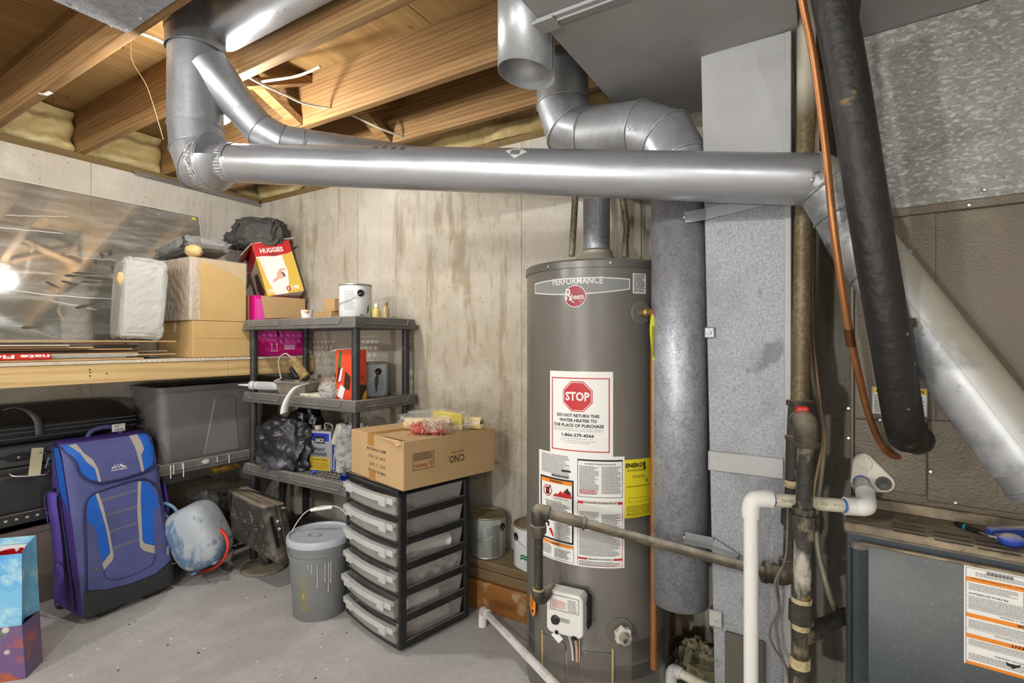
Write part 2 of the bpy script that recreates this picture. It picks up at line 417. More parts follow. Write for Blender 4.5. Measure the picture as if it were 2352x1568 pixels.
struct('wall_rear', MB().box(-0.2, 5.4, -5.4, -5.2, 0, JT), DRYW)
# ceiling of plywood sheets on joists that run along the back wall
ceil = struct('ceiling', MB().box(-0.3, 5.4, -5.4, 0.3, JT+0.02, JT+0.06), PLY)
YJ = [0.17, -0.23, -0.607, -1.04, -1.40, -1.80, -2.21, -2.61, -3.02, -3.43, -3.83, -4.24, -4.65, -5.05]
for i in range(5):
    for j in range(3):
        x0 = -0.3 + j*2.44 - (1.22 if i % 2 else 0); y0 = 0.3 - (i+1)*1.22
        obj('plywood_sheet', MB().box(max(-0.3,x0+0.002), min(5.4,x0+2.438), max(-5.4,y0+0.002), y0+1.218, JT, JT+0.0195), PLY, ceil)
for y in YJ:
    obj('joist', MB().box(-0.19, 5.3, y-0.019, y+0.019, JB, JT-0.0005), JOIST, ceil, bevel=0.003)
# crossed bridging boards in two bays, nails poking through the plywood
def brace(y0, y1, x, flip, x2=None):
    a, b = (y0+0.02, y1-0.02)
    za, zb = (JB+0.022, JT-0.025) if flip else (JT-0.025, JB+0.022)
    obj('bridging_board', MB().bar((x, a, za), (x, b, zb), 0.066, 0.034, up=(0,0,1)), JOIST, ceil)
brace(-1.04, -0.607, 1.305, False); brace(-1.04, -0.607, 1.375, True)
brace(-0.607, -0.23, 1.520, False); brace(-0.607, -0.23, 1.590, True)
rnd = random.Random(3)
nail = MB()
for i in range(34):
    x = rnd.uniform(0.02, 2.2); y = rnd.choice([-1.18,-1.26,-0.82,-1.55,-1.66]) + rnd.uniform(-0.03, 0.03)
    nail.tube([(x, y, JT+0.001), (x+rnd.uniform(-0.006,0.006), y, JT-0.022)], 0.0016, 6)
o = obj('nail_point', nail, pl('nail_rust', (70,56,44), 0.6, metal=0.6), ceil); o['kind'] = 'stuff'
# sill plates and rim boards
obj('sill_plate', MB().box(-0.16, -0.004, -5.2, -0.001, WT, JB-0.0005), SILL, wl, bevel=0.003)
obj('rim_board', MB().box(-0.23, -0.195, -5.2, 0.19, WT, JT), JOIST, wl)
obj('sill_plate', MB().box(-0.003, 5.2, 0.004, 0.16, WT, JB-0.0005), SILL, wb, bevel=0.003)
obj('rim_board', MB().box(-0.19, 5.2, 0.195, 0.23, WT, JT), JOIST, wb)
# insulation batts tucked in the rim
def batt(name, x0, x1, y0, y1, z0, z1, seed, label, axis):
    def fn(u, v):
        if axis == 'x':
            bul = 0.045*math.sin(PI*v)**0.5*math.sin(PI*min(1,max(0,u)))**0.35 if 0 < u < 1 and 0 < v < 1 else 0
            w = 0.022*math.sin(v*PI*4.5 + 1.5*noise.noise(Vector((u*2, seed, 0)))) if 0 < v < 1 else 0
            return Vector((x1 + bul + w*0.8 + 0.025*noise.noise(Vector((u*5, v*4, seed*3.3))), y0+(y1-y0)*u, z0+(z1-z0)*v))
        bul = 0.05*math.sin(PI*v)**0.5 if 0 < v < 1 else 0
        return Vector((x0+(x1-x0)*u, y0 - bul - 0.05*noise.noise(Vector((u*9, v*4, seed*2.2))), z0+(z1-z0)*v - 0.02*noise.noise(Vector((u*7, 3, seed)))*(1-v)))
    mb = MB().grid(fn, 26, 18)
    if axis == 'x': mb.box(x0, x1-0.03, y0+0.003, y1-0.003, z0+0.004, z1-0.004)
    else: mb.box(x0+0.003, x1-0.003, y0+0.02, y1, z0+0.012, z1-0.004)
    tag(obj(name, mb, BATT, smooth=50, origin=((x0+x1)/2, (y0+y1)/2, z0)), label, 'insulation', 'batts in the rim above the concrete walls')
for k, (a, b) in enumerate(zip(YJ[1:8], YJ[0:7])):
    lab = {0: 'yellow insulation batt in the corner bay above the left concrete wall', 1: 'yellow insulation batt in bay beside the corner bay, behind the elbowed duct',
           2: 'yellow insulation batt above left wall, bay just left of the elbowed duct', 3: 'yellow insulation batt with deep folds above left wall beside the white clip'}.get(k, 'yellow insulation batt above the left wall beyond the picture edge')
    if a < -2.0: continue
    batt('insulation_batt', -0.19, -0.055, a+0.021, b-0.021, JB+0.001, JT-0.002, k+1, lab, 'x')
batt('insulation_batt', 1.35, 2.55, 0.012, 0.14, JB+0.001, JT-0.002, 11, 'sagging yellow insulation batt on top of the back wall left of elbowed duct', 'y')
batt('insulation_batt', 2.56, 3.9, 0.012, 0.14, JB+0.001, JT-0.002, 12, 'yellow insulation batt on back wall behind the three-seam duct elbow', 'y')
batt('insulation_batt', 0.02, 1.34, 0.012, 0.14, JB+0.001, JT-0.002, 13, 'yellow insulation batt on back wall right of the room corner', 'y')
# ------------------------------------------------------------------ round ducts
def duct_run(root, pts, r, names, m, n=32, seam=0.0025, seam_at=None, open_end=False, thick=0.0):
    """a run of pipe in pieces: mitred rings at the joints, one mesh for each piece, a raised bead at each joint"""
    R = list(r) if isinstance(r, (list, tuple)) else [r]*len(pts)
    t = MB().tube(pts, R, n, cap=False); parts = []
    P = [Vector(p) for p in pts]
    for i in range(len(P)-1):
        mb = MB(); mb.v = t.v[i*n:(i+2)*n]; mb.f = [(j, (j+1) % n, n+(j+1) % n, n+j) for j in range(n)]
        if not open_end or i < len(P)-2: pass
        o = obj(names[min(i, len(names)-1)], mb, m, root, smooth=60, solid=thick)
        parts.append(o)
        if i > 0 and seam and (seam_at is None or i in seam_at):
            ring = t.v[i*n:(i+1)*n]; c = P[i]
            ring = [c + (q-c)*1.012 for q in ring]
            obj('seam_bead', MB().tube(ring, seam, 6, closed=True), m, o, smooth=60)
    return parts
def ring(root, p, d, r, w, m, name='collar', n=32):
    p = Vector(p); d = Vector(d).normalized()
    return obj(name, MB().tube([p-d*w/2, p-d*w/2, p+d*w/2, p+d*w/2], [r*0.985, r, r, r*0.985], n, cap=False), m, root, smooth=40)
def screws(root, pts, r=0.005, m=None, name='screw'):
    src = None
    for p, d in pts:
        p = Vector(p); d = Vector(d).normalized()
        obj(name, MB().tube([p - d*0.001, p + d*0.003, p + d*0.005], [r, r, r*0.6], 8), m or SCREW, root, smooth=40)

dA = W(525, 375, 1.82); dB = W(1868, 413, 1.338); dD = (dB - dA).normalized(); DR = 0.0665
K = dA - dD*0.145
rt = thing('exhaust_duct', 'large galvanized elbowed duct dropping from the joists into a long sloping round pipe', 'duct', (K.x, K.y, 0))
up = Vector((0,0,1)); RB = 0.115
el = [K + dD*RB*(1-math.sin(a)) + up*RB*(1-math.cos(a)) for a in []]
cc = K + dD*RB + up*RB
elb = [K + up*0.125, K + up*0.048 + dD*0.010, K + dD*0.034 - up*0.002, K + dD*0.082]
pts = [Vector((K.x, K.y, JT-0.01)), Vector((K.x, K.y, K.z+0.36))]
duct_run(rt, [Vector((K.x, K.y, JT-0.006)), Vector((K.x, K.y, K.z+0.40))], 0.0960, ['upper_sleeve'], GALV)
ring(rt, (K.x, K.y, K.z+0.403), up, 0.098, 0.012, GALV, 'sleeve_bead')
ring(rt, (K.x, K.y, K.z+0.47), up, 0.0995, 0.012, GALV, 'sleeve_bead')
duct_run(rt, [Vector((K.x, K.y, K.z+0.43))] + elb, 0.0895, ['riser_pipe', 'elbow_gore', 'elbow_gore', 'elbow_gore'], GALV)
e1 = elb[-1]
obj('foil_tape', MB().tube([e1 - dD*0.040 + up*0.001, e1 + dD*0.004], [0.0925, 0.0950], 40, cap=False), mat('foil_tape', srgb(205,206,207), 0.3, 0.9, bump=0.9, bscale=70), rt, smooth=60)
obj('end_cap_disc', MB().tube([e1 + dD*0.002, e1 + dD*0.004, e1 + dD*0.012, e1 + dD*0.0125], [0.0945, 0.0985, 0.0975, 0.0635], 40, cap=False), GALV, rt, smooth=40)
ring(rt, e1 + dD*0.004, dD, 0.0995, 0.008, GALVB, 'cap_rim')
obj('starter_collar', MB().tube([e1 + dD*0.012, dA + dD*0.02], [0.064, 0.064], 36, cap=False), GALVB, rt, smooth=40)
# crimped end: fluted band
def fl(u, v):
    a = 2*PI*u; rr = 0.0655 + 0.0022*math.cos(a*36)*(1-v)
    p0 = dA - dD*0.004 + dD*0.03*v; s1 = dD.orthogonal().normalized(); s2 = dD.cross(s1)
    return p0 + s1*rr*math.cos(a) + s2*rr*math.sin(a)
obj('crimped_end', MB().grid(fl, 288, 2), GALVB, rt, smooth=30)
duct_run(rt, [dA + dD*0.026, dB], DR, ['long_pipe'], GALVB, 48)
ring(rt, dA + dD*0.03, dD, DR+0.003, 0.006, GALVB, 'pipe_bead')
s1 = dD.cross(up).normalized(); s2 = s1.cross(dD)
# fold marks: price sticker and marker smudges on the pipe
def ductmap(t0, ang0):
    p0 = dA + dD*t0
    def f(u, v, off=0):
        a = ang0 + v/DR; return p0 + dD*u + (s1*math.cos(a) + s2*math.sin(a))*(DR+off)
    return f
toc = (CAM - (dA+dB)/2); ac = math.atan2(toc.dot(s2), toc.dot(s1))
sg = 1 if ac > PI/2 or ac < -PI/2 else 1
L = (dB - dA).length
def duct_t(px):                        # distance along the pipe seen at a picture column
    lo, hi = 0.0, L
    for _ in range(40):
        mid = (lo+hi)/2; p = dA + dD*mid - CAM; x = CXP + FPX*p.dot(_r)/p.dot(_f)
        if x < px: lo = mid
        else: hi = mid
    return lo
ups = 1 if math.sin(ac + 0.3) > math.sin(ac) else -1
fm = ductmap(duct_t(1192), ac + ups*0.95)
fmap = (lambda u, v, off=0: fm(u, ups*v, off))
stk = [(0.0,0.030),(0.034,0.0),(0.0,-0.026),(-0.034,0.004)]
st = obj('barcode_sticker', patch(MB(), stk, fmap, 0.0006, 0.02), pl('sticker_grey', (206,206,204), 0.5), rt)
mb = MB()
for i in range(8): patch(mb, rect(-0.016+i*0.0036, -0.016+i*0.0036+0.0018*(1+i%2*0.4), -0.012, 0.010), fmap, 0.0011, 0.02)
obj('barcode', mb, pl('dark_grey_ink', (70,70,70), 0.6), st)
mb = MB()
fm2 = ductmap(duct_t(905), ac + ups*1.0); fmap2 = (lambda u, v, off=0: fm2(u, ups*v, off))
for i, (h0, h1) in enumerate(((0,.018),(0,.022),(-.002,.020),(-.004,.018))): patch(mb, rect(-.055+i*.032, -.055+i*.032+.017, h0, h1), fmap2, 0.0005, 0.02)
obj('stamp_smudge', mb, pl('smudge_grey', (118,120,122), 0.5, metal=0.6), rt)
screws(rt, [(ductmap(duct_t(1850), ac)(0, 0.0, 0), toc)], 0.005)
# wye branch and the pipe that runs off behind
p0 = Vector((K.x, K.y, K.z+0.36)) + dD*0.03
b1 = W(618, 318, 1.90); b1.z = 2.02; b2 = W(985, 345, 2.10); b2.z = 2.005
b0 = p0 + (b1 - p0)*0.08
bd = (b2 - b1).normalized(); bm_ = b1 - (b1-b0).normalized()*0.03
obj('branch_saddle', MB().tube([p0 + (b1-p0).normalized()*0.02, p0 + (b1-p0)*0.62], [0.080, 0.060], 32, cap=False), GALV, rt, smooth=60)
duct_run(rt, [p0 + (b1-p0)*0.60, p0 + (b1-p0)*0.86, b1 + bd*0.045 + up*0.001, b1 + bd*0.12], 0.060, ['branch_gore'], GALV)
far = b2 + bd*((0.0 - 0.02 - b2.y)/bd.y)
duct_run(rt, [b1 + bd*0.115, far], 0.0585, ['branch_pipe'], GALV)
ring(rt, b1 + bd*0.12, bd, 0.0615, 0.008, GALV, 'pipe_bead')
# far end: collar, two gores, then the diagonal pipe in front of the coil cabinet
q0 = dB; q1 = W(1900, 428, 1.325); q2 = W(1935, 490, 1.31); q3 = W(1965, 545, 1.29); q4 = W(2352, 1048, 1.06)
DUSTY = mat('dusty_pipe', srgb(178,180,180), 0.42, 0.45, layers=[('n', 6, (1,1,1), 0.50, 0.60, srgb(120,122,124), 0.8), ('n', 11, (1,1,1), 0.57, 0.64, srgb(72,74,78), 0.75), ('n', 40, (1,1,1), 0.5, 0.7, srgb(200,202,200), 0.4)], dust=(srgb(158,150,132), 1.0, 9, 0.02, 0.40))
rt2 = thing('bypass_duct', 'dusty pale round duct running diagonally down across the brown coil cabinet', 'duct', (q4.x, q4.y, 0))
duct_run(rt2, [q0 + dD*0.002, q1, q2, q3], [0.068, 0.0675, 0.0665, 0.066], ['elbow_gore'], DUSTY, seam=0.004)
ring(rt2, q0 + dD*0.006, dD, 0.0705, 0.010, DUSTY)
qd = (q4 - q3).normalized()
duct_run(rt2, [q3 - qd*0.004, q3 + qd*0.10, q4 + qd*0.02], [0.0675, 0.0690, 0.0690], ['starter_collar', 'diagonal_pipe'], DUSTY, seam=0.003)
duct_run(rt2, [q4 + qd*0.018, q4 + qd*0.06, q4 + qd*0.075], [0.0665, 0.0665, 0.064], ['crimped_end'], GALV, seam=0.003)
sd_ = qd.cross((CAM - q4).normalized()).normalized()
tocam = (CAM - (q3+q4)/2); tocam = (tocam - qd*tocam.dot(qd)).normalized()
ln = (tocam*math.cos(0.12) + sd_*math.sin(0.12)*-1)
obj('lock_seam', MB().bar(q3 + qd*0.05 + ln*0.0685, q4 + qd*0.02 + ln*0.0685, 0.007, 0.004, up=ln), DUSTY, rt2)
screws(rt2, [(q3 + qd*0.02 + tocam*0.067, tocam)], 0.005)

# joist-bay duct, sheet-metal joist pan
t = thing('joist_bay_duct', 'shiny round galvanized duct lying between two joists behind the elbowed duct', 'duct', (1.6, -1.22, 0))
duct_run(t, [(1.575, -1.152, 2.445), (2.75, -1.152, 2.445), (4.6, -1.152, 2.445)], 0.090, ['pipe_length'], GALVB)
t = thing('joist_pan', 'flat grey sheet metal pan nailed under the joists at top left', 'sheet metal', (1.49, -1.6, JB))
obj('pan_sheet', MB().box(1.49, 4.2, -1.80, -1.412, JB-0.003, JB-0.0005), GALVS, t)
screws(t, [((1.515, -1.43, JB-0.003), (0,0,-1)), ((1.62, -1.425, JB-0.003), (0,0,-1)), ((1.51, -1.56, JB-0.003), (0,0,-1)), ((1.51, -1.70, JB-0.003), (0,0,-1))], 0.006, None, 'nail_head')

# pipe stub with an open slanted end
c = Vector((2.690, -0.815, 0))
t = thing('open_pipe_stub', 'short galvanized pipe with an open end hanging beside the trunk duct', 'duct', (c.x, c.y, 2.05))
n = 36; r_ = 0.0885; mb = MB(); vv = []
for z in (JT-0.01, None):
    for j in range(n):
        a = 2*PI*j/n; x = r_*math.cos(a); y = r_*math.sin(a)
        vv.append((c.x+x, c.y+y, z if z else 2.105 - 0.20*(x*_r.x + y*_r.y)))
mb.add(vv, [(j, (j+1) % n, n+(j+1) % n, n+j) for j in range(n)])
obj('pipe_wall', mb, GALV, t, smooth=60, solid=0.0015)
sdir = (_r*0.86 - _f*0.5); sp = c + sdir*r_*1.0
obj('lock_seam', MB().bar((sp.x, sp.y, 2.10), (sp.x, sp.y, JT-0.02), 0.012, 0.004, up=sdir), GALV, t)

# combustion-air duct: drop, five-gore double elbow, long vertical leg with open bottom
a0 = W(1292, 240, 1.97); d0 = Vector((a0.x, a0.y, JT-0.01))
path = [d0, a0, W(1309, 292, 1.955), W(1352, 309, 1.92), W(1472, 297, 1.765), W(1531, 318, 1.69), W(1561, 372, 1.65)]
v1 = path[-1]; path = path + [v1 - Vector((0,0,0.05))]; vend = Vector((v1.x, v1.y, 0.440))
t = thing('combustion_air_duct', 'galvanized duct with double seamed elbow and long open-bottomed vertical leg beside heater', 'duct', (v1.x, v1.y, 0))
duct_run(t, path, [0.098,0.098,0.097,0.096,0.093,0.091,0.0885,0.0885], ['drop_pipe','elbow_gore','elbow_gore','elbow_body','elbow_gore','elbow_gore','elbow_end'], GALV, 36, seam=0.0035)
duct_run(t, [v1 - up*0.045, vend], 0.0878, ['vertical_leg'], GALVS, 40, thick=0.0012)
screws(t, [(path[3] + (CAM-path[3]).normalized()*0.097 + up*0.03, CAM-path[3]), (path[4] + (CAM-path[4]).normalized()*0.095 - _r*0.04, CAM-path[4]), (path[5] + (CAM-path[5]).normalized()*0.092, CAM-path[5])])

# ------------------------------------------------------------------ sheet-metal trunks and plenums
TB = 2.15
t = thing('supply_duct', 'wide flat-bottomed sheet metal trunk duct under the joists above the heater', 'duct', (3.1, -1.0, TB))
ys = [-3.6, -2.1, -0.96, -0.16]
for a, b in zip(ys[:-1], ys[1:]):
    mb = MB(); x0, x1 = 2.82, 3.42; m_ = ((x0+x1)/2, (a+b)/2, TB-0.007)
    mb.add([(x0,a,TB),(x1,a,TB),(x1,b,TB),(x0,b,TB),(x0,a,JB-0.001),(x1,a,JB-0.001),(x1,b,JB-0.001),(x0,b,JB-0.001), m_],
           [(0,1,8),(1,2,8),(2,3,8),(3,0,8),(4,5,6,7),(0,1,5,4),(1,2,6,5),(2,3,7,6),(3,0,4,7)])
    obj('trunk_section', mb, GALVD, t)
for y in (-2.1, -0.96):
    obj('drive_cleat', MB().box(2.815, 3.425, y-0.022, y+0.022, TB-0.011, TB-0.001).box(2.815, 3.425, y-0.006, y+0.003, TB-0.016, TB-0.010), GALVD, t, bevel=0.002)
    obj('cleat_tab', MB().box(2.808, 2.87, y-0.03, y+0.026, TB-0.019, TB-0.011), GALVD, t, bevel=0.002)
# return drop
fy = -0.561
tl = onY(1610, 130, fy); tr = onY(1812, 65, fy); bl = onY(1632, 1100, fy); br = onY(1818, 1100, fy)
t = thing('return_drop', 'tall narrow galvanized duct box standing between vertical round duct and gas pipes', 'duct', ((bl.x+br.x)/2, fy, 0))
def lx(z): return tl.x + (bl.x - tl.x)*(TB - z)/(TB - 0.8)
zs = [0.0, 0.43, onY(1720, 1065, fy).z, 1.78, TB - 0.002]
for i, (z0, z1) in enumerate(zip(zs[:-1], zs[1:])):
    mb = MB(); xr = tr.x
    mb.add([(lx(z0),fy,z0),(xr,fy,z0),(xr,-0.13,z0),(lx(z0),-0.13,z0),(lx(z1),fy,z1),(xr,fy,z1),(xr,-0.13,z1),(lx(z1),-0.13,z1)],
           [(3,2,1,0),(4,5,6,7),(0,1,5,4),(1,2,6,5),(2,3,7,6),(3,0,4,7)])
    obj('duct_section', mb, [GALVF, GALVF, GALVF, GALVD][i], t, bevel=0.002)
obj('corner_flange', MB().box(tr.x-0.012, tr.x+0.006, fy-0.004, fy+0.03, 0.0, TB-0.003), GALVD, t, bevel=0.002)
z = zs[2]; obj('seam_band', MB().box(lx(z)-0.004, tr.x-0.012, fy-0.008, fy+0.01, z-0.032, z+0.028), GALVD, t, bevel=0.003)
z = 0.43; obj('filter_slot_door', MB().box(lx(z)+0.035, tr.x-0.06, fy-0.014, fy+0.01, 0.02, z-0.02), pl('door_grey', (96,92,84), 0.6, metal=0.3), t, bevel=0.003)
obj('slot_clip', MB().box(lx(z)-0.012, lx(z)+0.028, fy-0.012, fy+0.02, z-0.015, z+0.035), SCREW, t, bevel=0.003)
screws(t, [((lx(z)+0.012, fy-0.012, z+0.008), (0,-1,0))])
# brackets between the vertical leg and the return drop
vc = Vector((v1.x, v1.y, 0))
def bracket(z, dz, x1, label, h=0.032):
    k = vc + Vector((0.035, -0.084, 0)); p = (k.x, k.y, z); q = (x1, fy-0.004, z+dz)
    o = tag(obj('duct_strap', MB().bar(p, (lx(z)+0.006, fy-0.010, z+dz*0.25), 0.004, h).bar((lx(z)+0.004, fy-0.010, z+dz*0.25), (q[0], fy-0.009, q[2]), 0.004, h), GALV, origin=p), label, 'strap', 'straps tying the vertical duct to the box')
    screws(o, [((k.x, k.y-0.001, z), (0,-1,0))])
zt = onY(1600, 497, fy-0.03).z
bracket(zt, 0.035, tr.x-0.008, 'galvanized strap tying the vertical duct to the box, just under long pipe', 0.034)
zt = onY(1660, 1262, fy-0.02).z
bracket(zt+0.02, -0.045, onY(1692, 1280, fy).x, 'galvanized angled strap on vertical duct just behind the sloping gas pipe', 0.036)
zt = onY(1634, 764, fy).z
o = tag(obj('duct_clip', MB().box(lx(zt)-0.006, lx(zt)+0.024, fy-0.010, fy-0.001, zt-0.016, zt+0.017), GALVS, bevel=0.003, origin=(lx(zt), fy, zt)), 'small galvanized clip screwed to the left edge of the duct box', 'clip')
screws(o, [((lx(zt)+0.010, fy-0.010, zt), (0,-1,0))])
o = tag(obj('junction_box', MB().box(3.425, 3.47, -0.42, -0.36, 1.72, 1.93), pl('box_cream', (196,186,158), 0.6), bevel=0.004, origin=(3.45,-0.39,1.72)), 'cream box on the duct behind the tall gas pipe', 'box')
# second trunk over the furnace
t = thing('return_duct', 'dark flat underside of the second trunk duct above the furnace plenum', 'duct', (4.0, -0.8, TB))
obj('trunk_section', MB().box(3.565, 4.5, -3.6, -1.05, TB+0.001, JB-0.001), GALVD, t)
obj('trunk_section', MB().box(3.565, 4.5, -1.048, -0.16, TB+0.001, JB-0.001), GALVD, t)
# ------------------------------------------------------------------ water heater
HX, HY, HR, HT = 2.742, -0.370, 0.265, 1.545
ac_ = math.atan2(CAM.y-HY, CAM.x-HX)
def hs(px, py):
    """bearing offset (arc length from the camera-facing line) and height of the jacket point seen at a pixel"""
    lo, hi = -1.35, 1.35
    for _ in range(50):
        a = (lo+hi)/2; p = Vector((HX+HR*math.cos(ac_+a), HY+HR*math.sin(ac_+a), 0)) - CAM
        x = CXP + FPX*p.dot(_r)/p.dot(_f)
        if x < px: lo = a
        else: hi = a
    F = p.dot(_f); return a*HR, CAM.z + (HOR-py)/FPX*F
HM = cyl(HX, HY, HR, ac_)
JACK = mat('heater_jacket', srgb(106,102,95), 0.34, 0.15, layers=[('n', 3, (1,1,0.2), 0.45, 0.7, srgb(124,118,108), 0.4), ('v', 9, (1,1,1), 0.04, 0.02, srgb(200,196,186), 0.6)], rvar=0.06)
LIDM = mat('heater_lid', srgb(104,101,94), 0.35, 0.35, dust=(srgb(150,142,126), 0.7, 8))
t = thing('water_heater', 'tall taupe grey gas water heater with stop label and white gas control', 'water heater', (HX, HY, 0))
HB = 0.02
obj('jacket', MB().lathe([(HR-0.02,HB),(HR,HB+0.004),(HR,0.20),(HR+0.001,0.202),(HR+0.001,0.207),(HR,0.209),(HR,HT-0.022)], 96, (HX,HY,0)), JACK, t, smooth=40)
lid = obj('top_lid', MB().lathe([(HR+0.001,HT-0.026),(HR+0.005,HT-0.026),(HR+0.005,HT-0.004),(HR-0.001,HT+0.003),(0.05,HT+0.010)], 96, (HX,HY,0)), LIDM, t, smooth=40)
pp = []
for px, py in ((1213,627),(1262,611),(1401,603)):
    u, v = hs(px, py); p = HM(u, HT-0.014, 0.005); pp.append((p, p - Vector((HX,HY,HT-0.014))))
screws(lid, pp, 0.005)
obj('base_ring', MB().lathe([(HR-0.06,0.0),(HR-0.03,0.0),(HR-0.03,HB+0.002),(HR-0.06,HB+0.002)], 48, (HX,HY,0)), IRON, t)
# banner with lettering and round emblem
u0, _ = hs(1229, 650); u1, _ = hs(1447, 650); uc, vt = hs(1325, 633); _, vb = hs(1325, 682)
_, vs0 = hs(1325, 668)
def arcpoly(ua, ub, vtop, vbot, sag_t, sag_b, n=24):
    up_ = [(ua+(ub-ua)*i/n, vtop + sag_t*(1-(2*i/n-1)**2)) for i in range(n+1)]
    dn = [(ub-(ub-ua)*i/n, vbot - sag_b*(1-(2*i/n-1)**2)) for i in range(n+1)]
    return up_ + dn
ban = obj('brand_banner', patch(MB(), arcpoly(u0, u1, vt-0.012, vs0+0.004, 0.006, 0.016), HM, 0.0006, 0.02), pl('banner_grey', (128,129,126), 0.45), t, smooth=60)
mb = MB(); e = 0.0035
pa = arcpoly(u0, u1, vt-0.012, vs0+0.004, 0.006, 0.016); n_ = len(pa)//2
for i in range(n_-1):
    (a, b), (c_, d_) = pa[i], pa[i+1]; patch(mb, [(a,b-e),(c_,d_-e),(c_,d_),(a,b)], HM, 0.0010)
    (a, b), (c_, d_) = pa[n_+i], pa[n_+i+1]; patch(mb, [(a,b),(c_,d_),(c_,d_+e),(a,b+e)], HM, 0.0010)
patch(mb, rect(u0, u0+e, vs0+0.004, vt-0.012), HM, 0.0010); patch(mb, rect(u1-e, u1, vs0+0.004, vt-0.012), HM, 0.0010)
SILV = pl('silver_print', (214,214,210), 0.4)
obj('banner_border', mb, SILV, ban)
ua, va = hs(1270, 652); ub, vb_ = hs(1385, 650)
mb = MB(); put_text(mb, 'PERFORMANCE', HM, (ua+ub)/2, vb_, 0.021, width=ub-ua, bold=0.02, off=0.0014); obj('lettering', mb, SILV, ban)
ue, ve = hs(1321, 680); er = 26/FPX*1.69
em = obj('round_emblem', patch(MB(), ngon((ue,ve), er, 40), HM, 0.0018, 0.015), SILV, t, smooth=60)
obj('emblem_field', patch(MB(), ngon((ue,ve), er*0.93, 40), HM, 0.0023, 0.015), pl('emblem_red', (150,26,34), 0.35), em, smooth=60)
mb = MB(); put_text(mb, 'R', HM, ue-er*0.56, ve-er*0.30, er*0.98, width=er*0.62, bold=0.02, off=0.0029)
put_text(mb, 'heem', HM, ue+er*0.22, ve-er*0.28, er*0.52, width=er*1.12, bold=0.02, off=0.0029)
patch(mb, [(ue-er*0.62,ve-er*0.28),(ue-er*0.05,ve-er*0.62),(ue-er*0.02,ve-er*0.56),(ue-er*0.5,ve-er*0.22)], HM, 0.0029)
patch(mb, ngon((ue+er*0.55, ve-er*0.45), er*0.05, 8), HM, 0.0029); obj('lettering', mb, SILV, em)
def lab(px0, py0, px1, py1, name, m, off=0.0012):
    u0, _ = hs(px0, py0); u1, _ = hs(px1, py0); _, v1_ = hs((px0+px1)/2, py0); _, v0_ = hs((px0+px1)/2, py1)
    o = obj(name, patch(MB(), rect(u0, u1, v0_, v1_), HM, off, 0.02), m, t, smooth=60)
    return o, u0, u1, v0_, v1_
# small notice top right
o, u0, u1, v0, v1_ = lab(1453, 628, 1483, 674, 'notice_sticker', WHITE)
mb = MB(); fine_print(mb, u0+0.004, u1-0.004, v0+0.003, v1_-0.003, 0.0022, 0.0016, HM, 0.0018, 5); obj('fine_print', mb, BLACK, o)
# STOP label
o, u0, u1, v0, v1_ = lab(1264, 853, 1408, 1048, 'stop_label', WHITE)
o['label'] = 'white label with a red stop octagon'
w = u1-u0; h = v1_-v0; um = (u0+u1)/2; V = lambda k: v1_ - h*k
mb = MB(); frame(mb, u0+w*.04, u1-w*.05, V(.945), V(.075), 0.0035, HM, 0.0018)
oc = (um-w*0.03, V(.295)); patch(mb, ngon(oc, w*.247, 8, PI/8), HM, 0.0018, 0.02); obj('red_print', mb, RED, o)
mb = MB(); 
for k in range(8):
    a = PI/8+2*PI*k/8; b = a+2*PI/8
    q = lambda r, x: (oc[0]+r*math.cos(x), oc[1]+r*math.sin(x))
    patch(mb, [q(w*.222,a), q(w*.222,b), q(w*.232,b), q(w*.232,a)], HM, 0.0024)
put_text(mb, 'STOP', HM, oc[0], oc[1]-h*.048, h*.098, width=w*.37, bold=0.03, off=0.0024); obj('stop_lettering', mb, WHITE, o)
mb = MB()
for s, k, ww in (('DO NOT RETURN THIS',.540,.66),('WATER HEATER TO',.598,.58),('THE PLACE OF PURCHASE',.658,.79)): put_text(mb, s, HM, um-w*.03, V(k), h*.036, width=w*ww, bold=0.03, off=0.0018)
put_text(mb, '1-866-279-4566', HM, um-w*.03, V(.772), h*.036, width=w*.50, bold=0.03, off=0.0018); obj('lettering', mb, BLACK, o)
mb = MB()
for s, k, ww in (('If you are experiencing issues with this water heater, missing parts,',.684,.78),('need installation assistance or have general questions call toll free',.706,.78),('Technicians are available 7 days a week.',.800,.50),('For more information, see the owner\'s manual',.826,.55),('provided with your water heater.',.850,.40)): put_text(mb, s, HM, um-w*.03, V(k), h*.013, width=w*ww, bold=0.0, off=0.0018)
obj('small_lettering', mb, GREYINK, o)
# big instruction label
o, u0, u1, v0, v1_ = lab(1239, 1046, 1434, 1300, 'instruction_label', WHITE)
w = u1-u0; h = v1_-v0; V = lambda k: v1_ - h*k; U = lambda k: u0 + w*k
mb = MB(); fine_print(mb, U(.05), U(.42), V(.20), V(.02), 0.0016, 0.0026, HM, 0.0018, 7)
fine_print(mb, U(.53), U(.73), V(.35), V(.09), 0.0016, 0.0022, HM, 0.0018, 8); fine_print(mb, U(.76), U(.96), V(.34), V(.09), 0.0016, 0.0022, HM, 0.0018, 9)
fine_print(mb, U(.53), U(.73), V(.66), V(.50), 0.0016, 0.0022, HM, 0.0018, 10); fine_print(mb, U(.76), U(.96), V(.66), V(.52), 0.0016, 0.0022, HM, 0.0018, 11)
fine_print(mb, U(.53), U(.95), V(.90), V(.67), 0.0016, 0.0024, HM, 0.0018, 12); fine_print(mb, U(.53), U(.95), V(.985), V(.945), 0.0016, 0.0024, HM, 0.0018, 13)
fine_print(mb, U(.12), U(.44), V(.56), V(.47), 0.0022, 0.0024, HM, 0.0018, 14); fine_print(mb, U(.24), U(.43), V(.80), V(.65), 0.0018, 0.0026, HM, 0.0018, 15)
